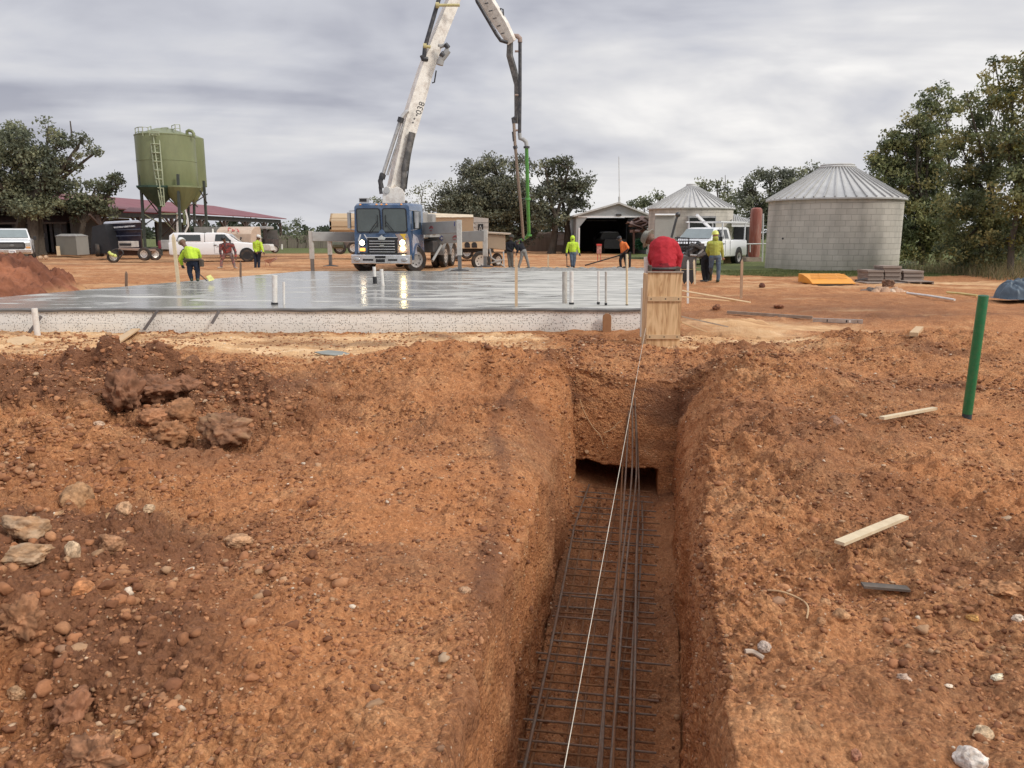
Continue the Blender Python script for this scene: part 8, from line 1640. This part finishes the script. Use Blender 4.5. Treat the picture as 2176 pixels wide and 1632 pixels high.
tree('sapling_tree', 'small low tree peeking out left of the boom foot', 82, (808, 530), [(800, 430, 13, 9), (812, 440, 20, 12), (850, 440, 20, 14)], .15, OAK, .13, 40, .7, .8, 4)
tree('oak_tree', 'wide dense dark oak behind the green hose', 72, (1082, 538), [(1008, 358, 30, 22), (1052, 352, 40, 20), (1100, 352, 26, 18), (958, 412, 28, 26), (1015, 405, 52, 38), (1080, 415, 52, 42), (1038, 455, 74, 34), (1112, 462, 44, 34), (980, 450, 44, 34), (948, 446, 26, 24), (1060, 492, 50, 16), (1100, 500, 40, 14)], .42, LIVE, .12, 80, .76, 1.2, 5, trunks=[(1082, 538, 0), (1040, 536, 2)])
tree('oak_tree', 'tall oak with two trunks left of the barn', 69, (1186, 536), [(1160, 356, 30, 18), (1208, 354, 34, 18), (1236, 385, 24, 18), (1190, 400, 46, 32), (1148, 425, 32, 34), (1228, 428, 30, 18), (1172, 462, 44, 24), (1245, 405, 16, 10)], .34, LIVE + [(.07, .08, .04)], .14, 62, .78, 1.25, 6, trunks=[(1172, 536, 0), (1204, 534, 1)])
tree('oak_tree', 'distant low tree behind the barn roof', 92, (1375, 535), [(1366, 430, 22, 10), (1404, 418, 16, 11), (1350, 437, 16, 8), (1385, 432, 26, 12)], .25, OAK + LIGHT[:1], .17, 50, .85, .9, 7)
tree('oak_tree', 'ragged tree with dead twigs behind the smaller block tank', 80, (1530, 535), [(1500, 390, 20, 9), (1524, 392, 24, 12), (1548, 408, 34, 16), (1560, 440, 38, 22), (1500, 410, 22, 14)], .25, OAK, .15, 45, .8, .7, 8, dead=[(1540, 410, 1541, 372), (1528, 400, 1520, 380)])
tree('oak_tree', 'dense dark tree between the two block tanks', 74, (1640, 535), [(1592, 402, 28, 26), (1640, 374, 32, 18), (1688, 372, 32, 16), (1728, 362, 20, 9), (1610, 440, 40, 28), (1670, 400, 50, 26), (1602, 482, 34, 30), (1650, 450, 44, 30), (1575, 500, 30, 24)], .35, LIVE, .125, 74, .78, 1.15, 9)
tree('elm_tree', 'leafy tree with ragged left side right of the big block tank', 39, (1960, 585), [(1870, 322, 26, 20), (1848, 352, 20, 14), (1900, 296, 34, 20), (1940, 262, 36, 22), (1968, 215, 26, 20), (1998, 190, 26, 14), (1920, 340, 50, 34), (1960, 300, 50, 34), (1945, 400, 44, 44), (1990, 355, 50, 44), (1905, 300, 30, 26), (1950, 470, 36, 40), (1995, 450, 46, 48), (2010, 240, 36, 26), (1968, 530, 34, 28), (1890, 380, 40, 40), (1930, 450, 40, 50), (1930, 520, 36, 44), (2000, 500, 40, 50)], .16, OLI, .080, 60, .44, 1.15, 10, trunks=[(1960, 585, 0), (2000, 588, .5)])
tree('elm_tree', 'tall multi stemmed tree with grey trunks near the right edge', 30, (2096, 612), [(2040, 300, 46, 34), (2080, 240, 40, 30), (2100, 200, 34, 26), (2125, 140, 26, 22), (2060, 380, 56, 44), (2110, 330, 50, 44), (2030, 450, 50, 46), (2090, 450, 60, 44), (2150, 160, 26, 30), (2050, 210, 26, 16), (2040, 520, 44, 30), (2130, 500, 50, 60), (2070, 550, 60, 30)], .12, OLI, .070, 60, .40, 1.1, 11, trunks=[(2096, 612, 0), (2108, 610, .4), (2082, 600, 1)])
tree('elm_tree', 'tree with yellowish foliage filling the right edge', 28, (2146, 606), [(2160, 200, 36, 40), (2150, 280, 50, 44), (2190, 330, 50, 60), (2150, 400, 50, 50), (2180, 470, 50, 50), (2150, 520, 50, 30), (2230, 250, 50, 60), (2200, 150, 40, 50), (2230, 420, 50, 70)], .12, OLI + [(.16, .14, .03)], .066, 60, .40, 1.1, 12, trunks=[(2146, 606, 0), (2200, 604, 1)])
for k, (u, v, w, hgt, Y, lb) in enumerate(((1948, 575, 42, 34, 34, 'dark bush against the right side of the big block tank'), (2030, 572, 50, 30, 33, 'wide bush behind the stacked lumber'), (2100, 560, 46, 30, 34, 'bush between the tall trunks at right'), (2160, 560, 50, 34, 33, 'bush at the right edge behind the tarp'))):
    tree('shrub', lb, Y, (u, v + 24), [(u, v, w * .8, hgt * .7), (u - w * .5, v + 8, w * .5, hgt * .5), (u + w * .5, v + 8, w * .5, hgt * .5)], .04, OLI[:3] + LIVE[:2], .065, 60, .36, .9, 20 + k, split=.2)
for k, (u, v, w, hgt, lb) in enumerate(((612, 486, 16, 14, 'left of the pale saplings beyond the end of the red roof'), (632, 478, 12, 18, 'tallest of the pale saplings beyond the end of the red roof'), (650, 490, 14, 10, 'right of the pale saplings beyond the end of the red roof'))):
    tree('sapling_tree', lb, 84 + k, (u, 524), [(u, v, w, hgt), (u - 4, v + 14, w, 12)], .07, LIGHT, .11, 30, .6, .7, 30 + k, group='saplings beyond the shed')
# far wood on the horizon: one mass
rng = np.random.default_rng(50); cs_ = []
for k in range(1500):
    x = rng.uniform(-330, 330); y = 260 + rng.uniform(0, 40) + 20 * math.sin(x * .03); cs_.append((x, y, rng.random() ** .7 * (4.0 + 2.2 * math.sin(x * .11) + 1.5 * math.sin(x * .37))))
V_, F_, cc = leaves(np.array(cs_), rng.uniform(1.6, 3.2, len(cs_)), 16, .9, [(.07, .085, .055), (.055, .068, .045), (.085, .095, .06)], rng)
tag(link('far_woods', np_mesh('far_woods', V_, F_, LEAF, color=cc)), 'low distant wood along the horizon', kind='stuff')
# grass: blades round the tank foot, the tree line and the far field
def blades(n, fx, fy, hmin, hmax, w, cols, seed, label):
    rng = np.random.default_rng(seed); x = fx(rng, n); y = fy(rng, n); z = np.array([gz(a, b) if False else 0 for a, b in zip(x, y)]); z = hg(x, y); h_ = rng.uniform(hmin, hmax, n) ; an = rng.uniform(0, 6.28, n); lean = rng.normal(size=(n, 2)) * .35 * h_[:, None]
    b = np.stack([x, y, z - .02], -1); d = np.stack([np.cos(an), np.sin(an), np.zeros(n)], -1) * w; tp = b + np.stack([lean[:, 0], lean[:, 1], h_], -1); V_ = np.stack([b - d, b + d, tp], 1).reshape(-1, 3); cc = np.array(cols)[rng.integers(0, len(cols), n)] * rng.uniform(.7, 1.3, (n, 1))
    tag(link('grass', np_mesh('grass', V_, np.arange(3 * n).reshape(-1, 3), LEAF, color=np.repeat(cc, 3, 0))), label, kind='stuff')
GC = [(.12, .15, .05), (.16, .18, .06), (.09, .12, .04), (.24, .22, .10)]; DRY = [(.36, .28, .15), (.28, .22, .12), (.20, .19, .09), (.13, .14, .06)]
blades(26000, lambda r, n: r.uniform(8.2, 16.5, n), lambda r, n: 28.6 + 4.2 * r.random(n) ** 1.3, .03, .10, .012, GC, 60, 'short green grass at the foot of the big block tank')
blades(9000, lambda r, n: r.uniform(16.5, 24.5, n) + 0, lambda r, n: r.uniform(26.5, 33, n), .15, .75, .010, DRY, 61, 'tall dry grass and weeds under the trees at right')
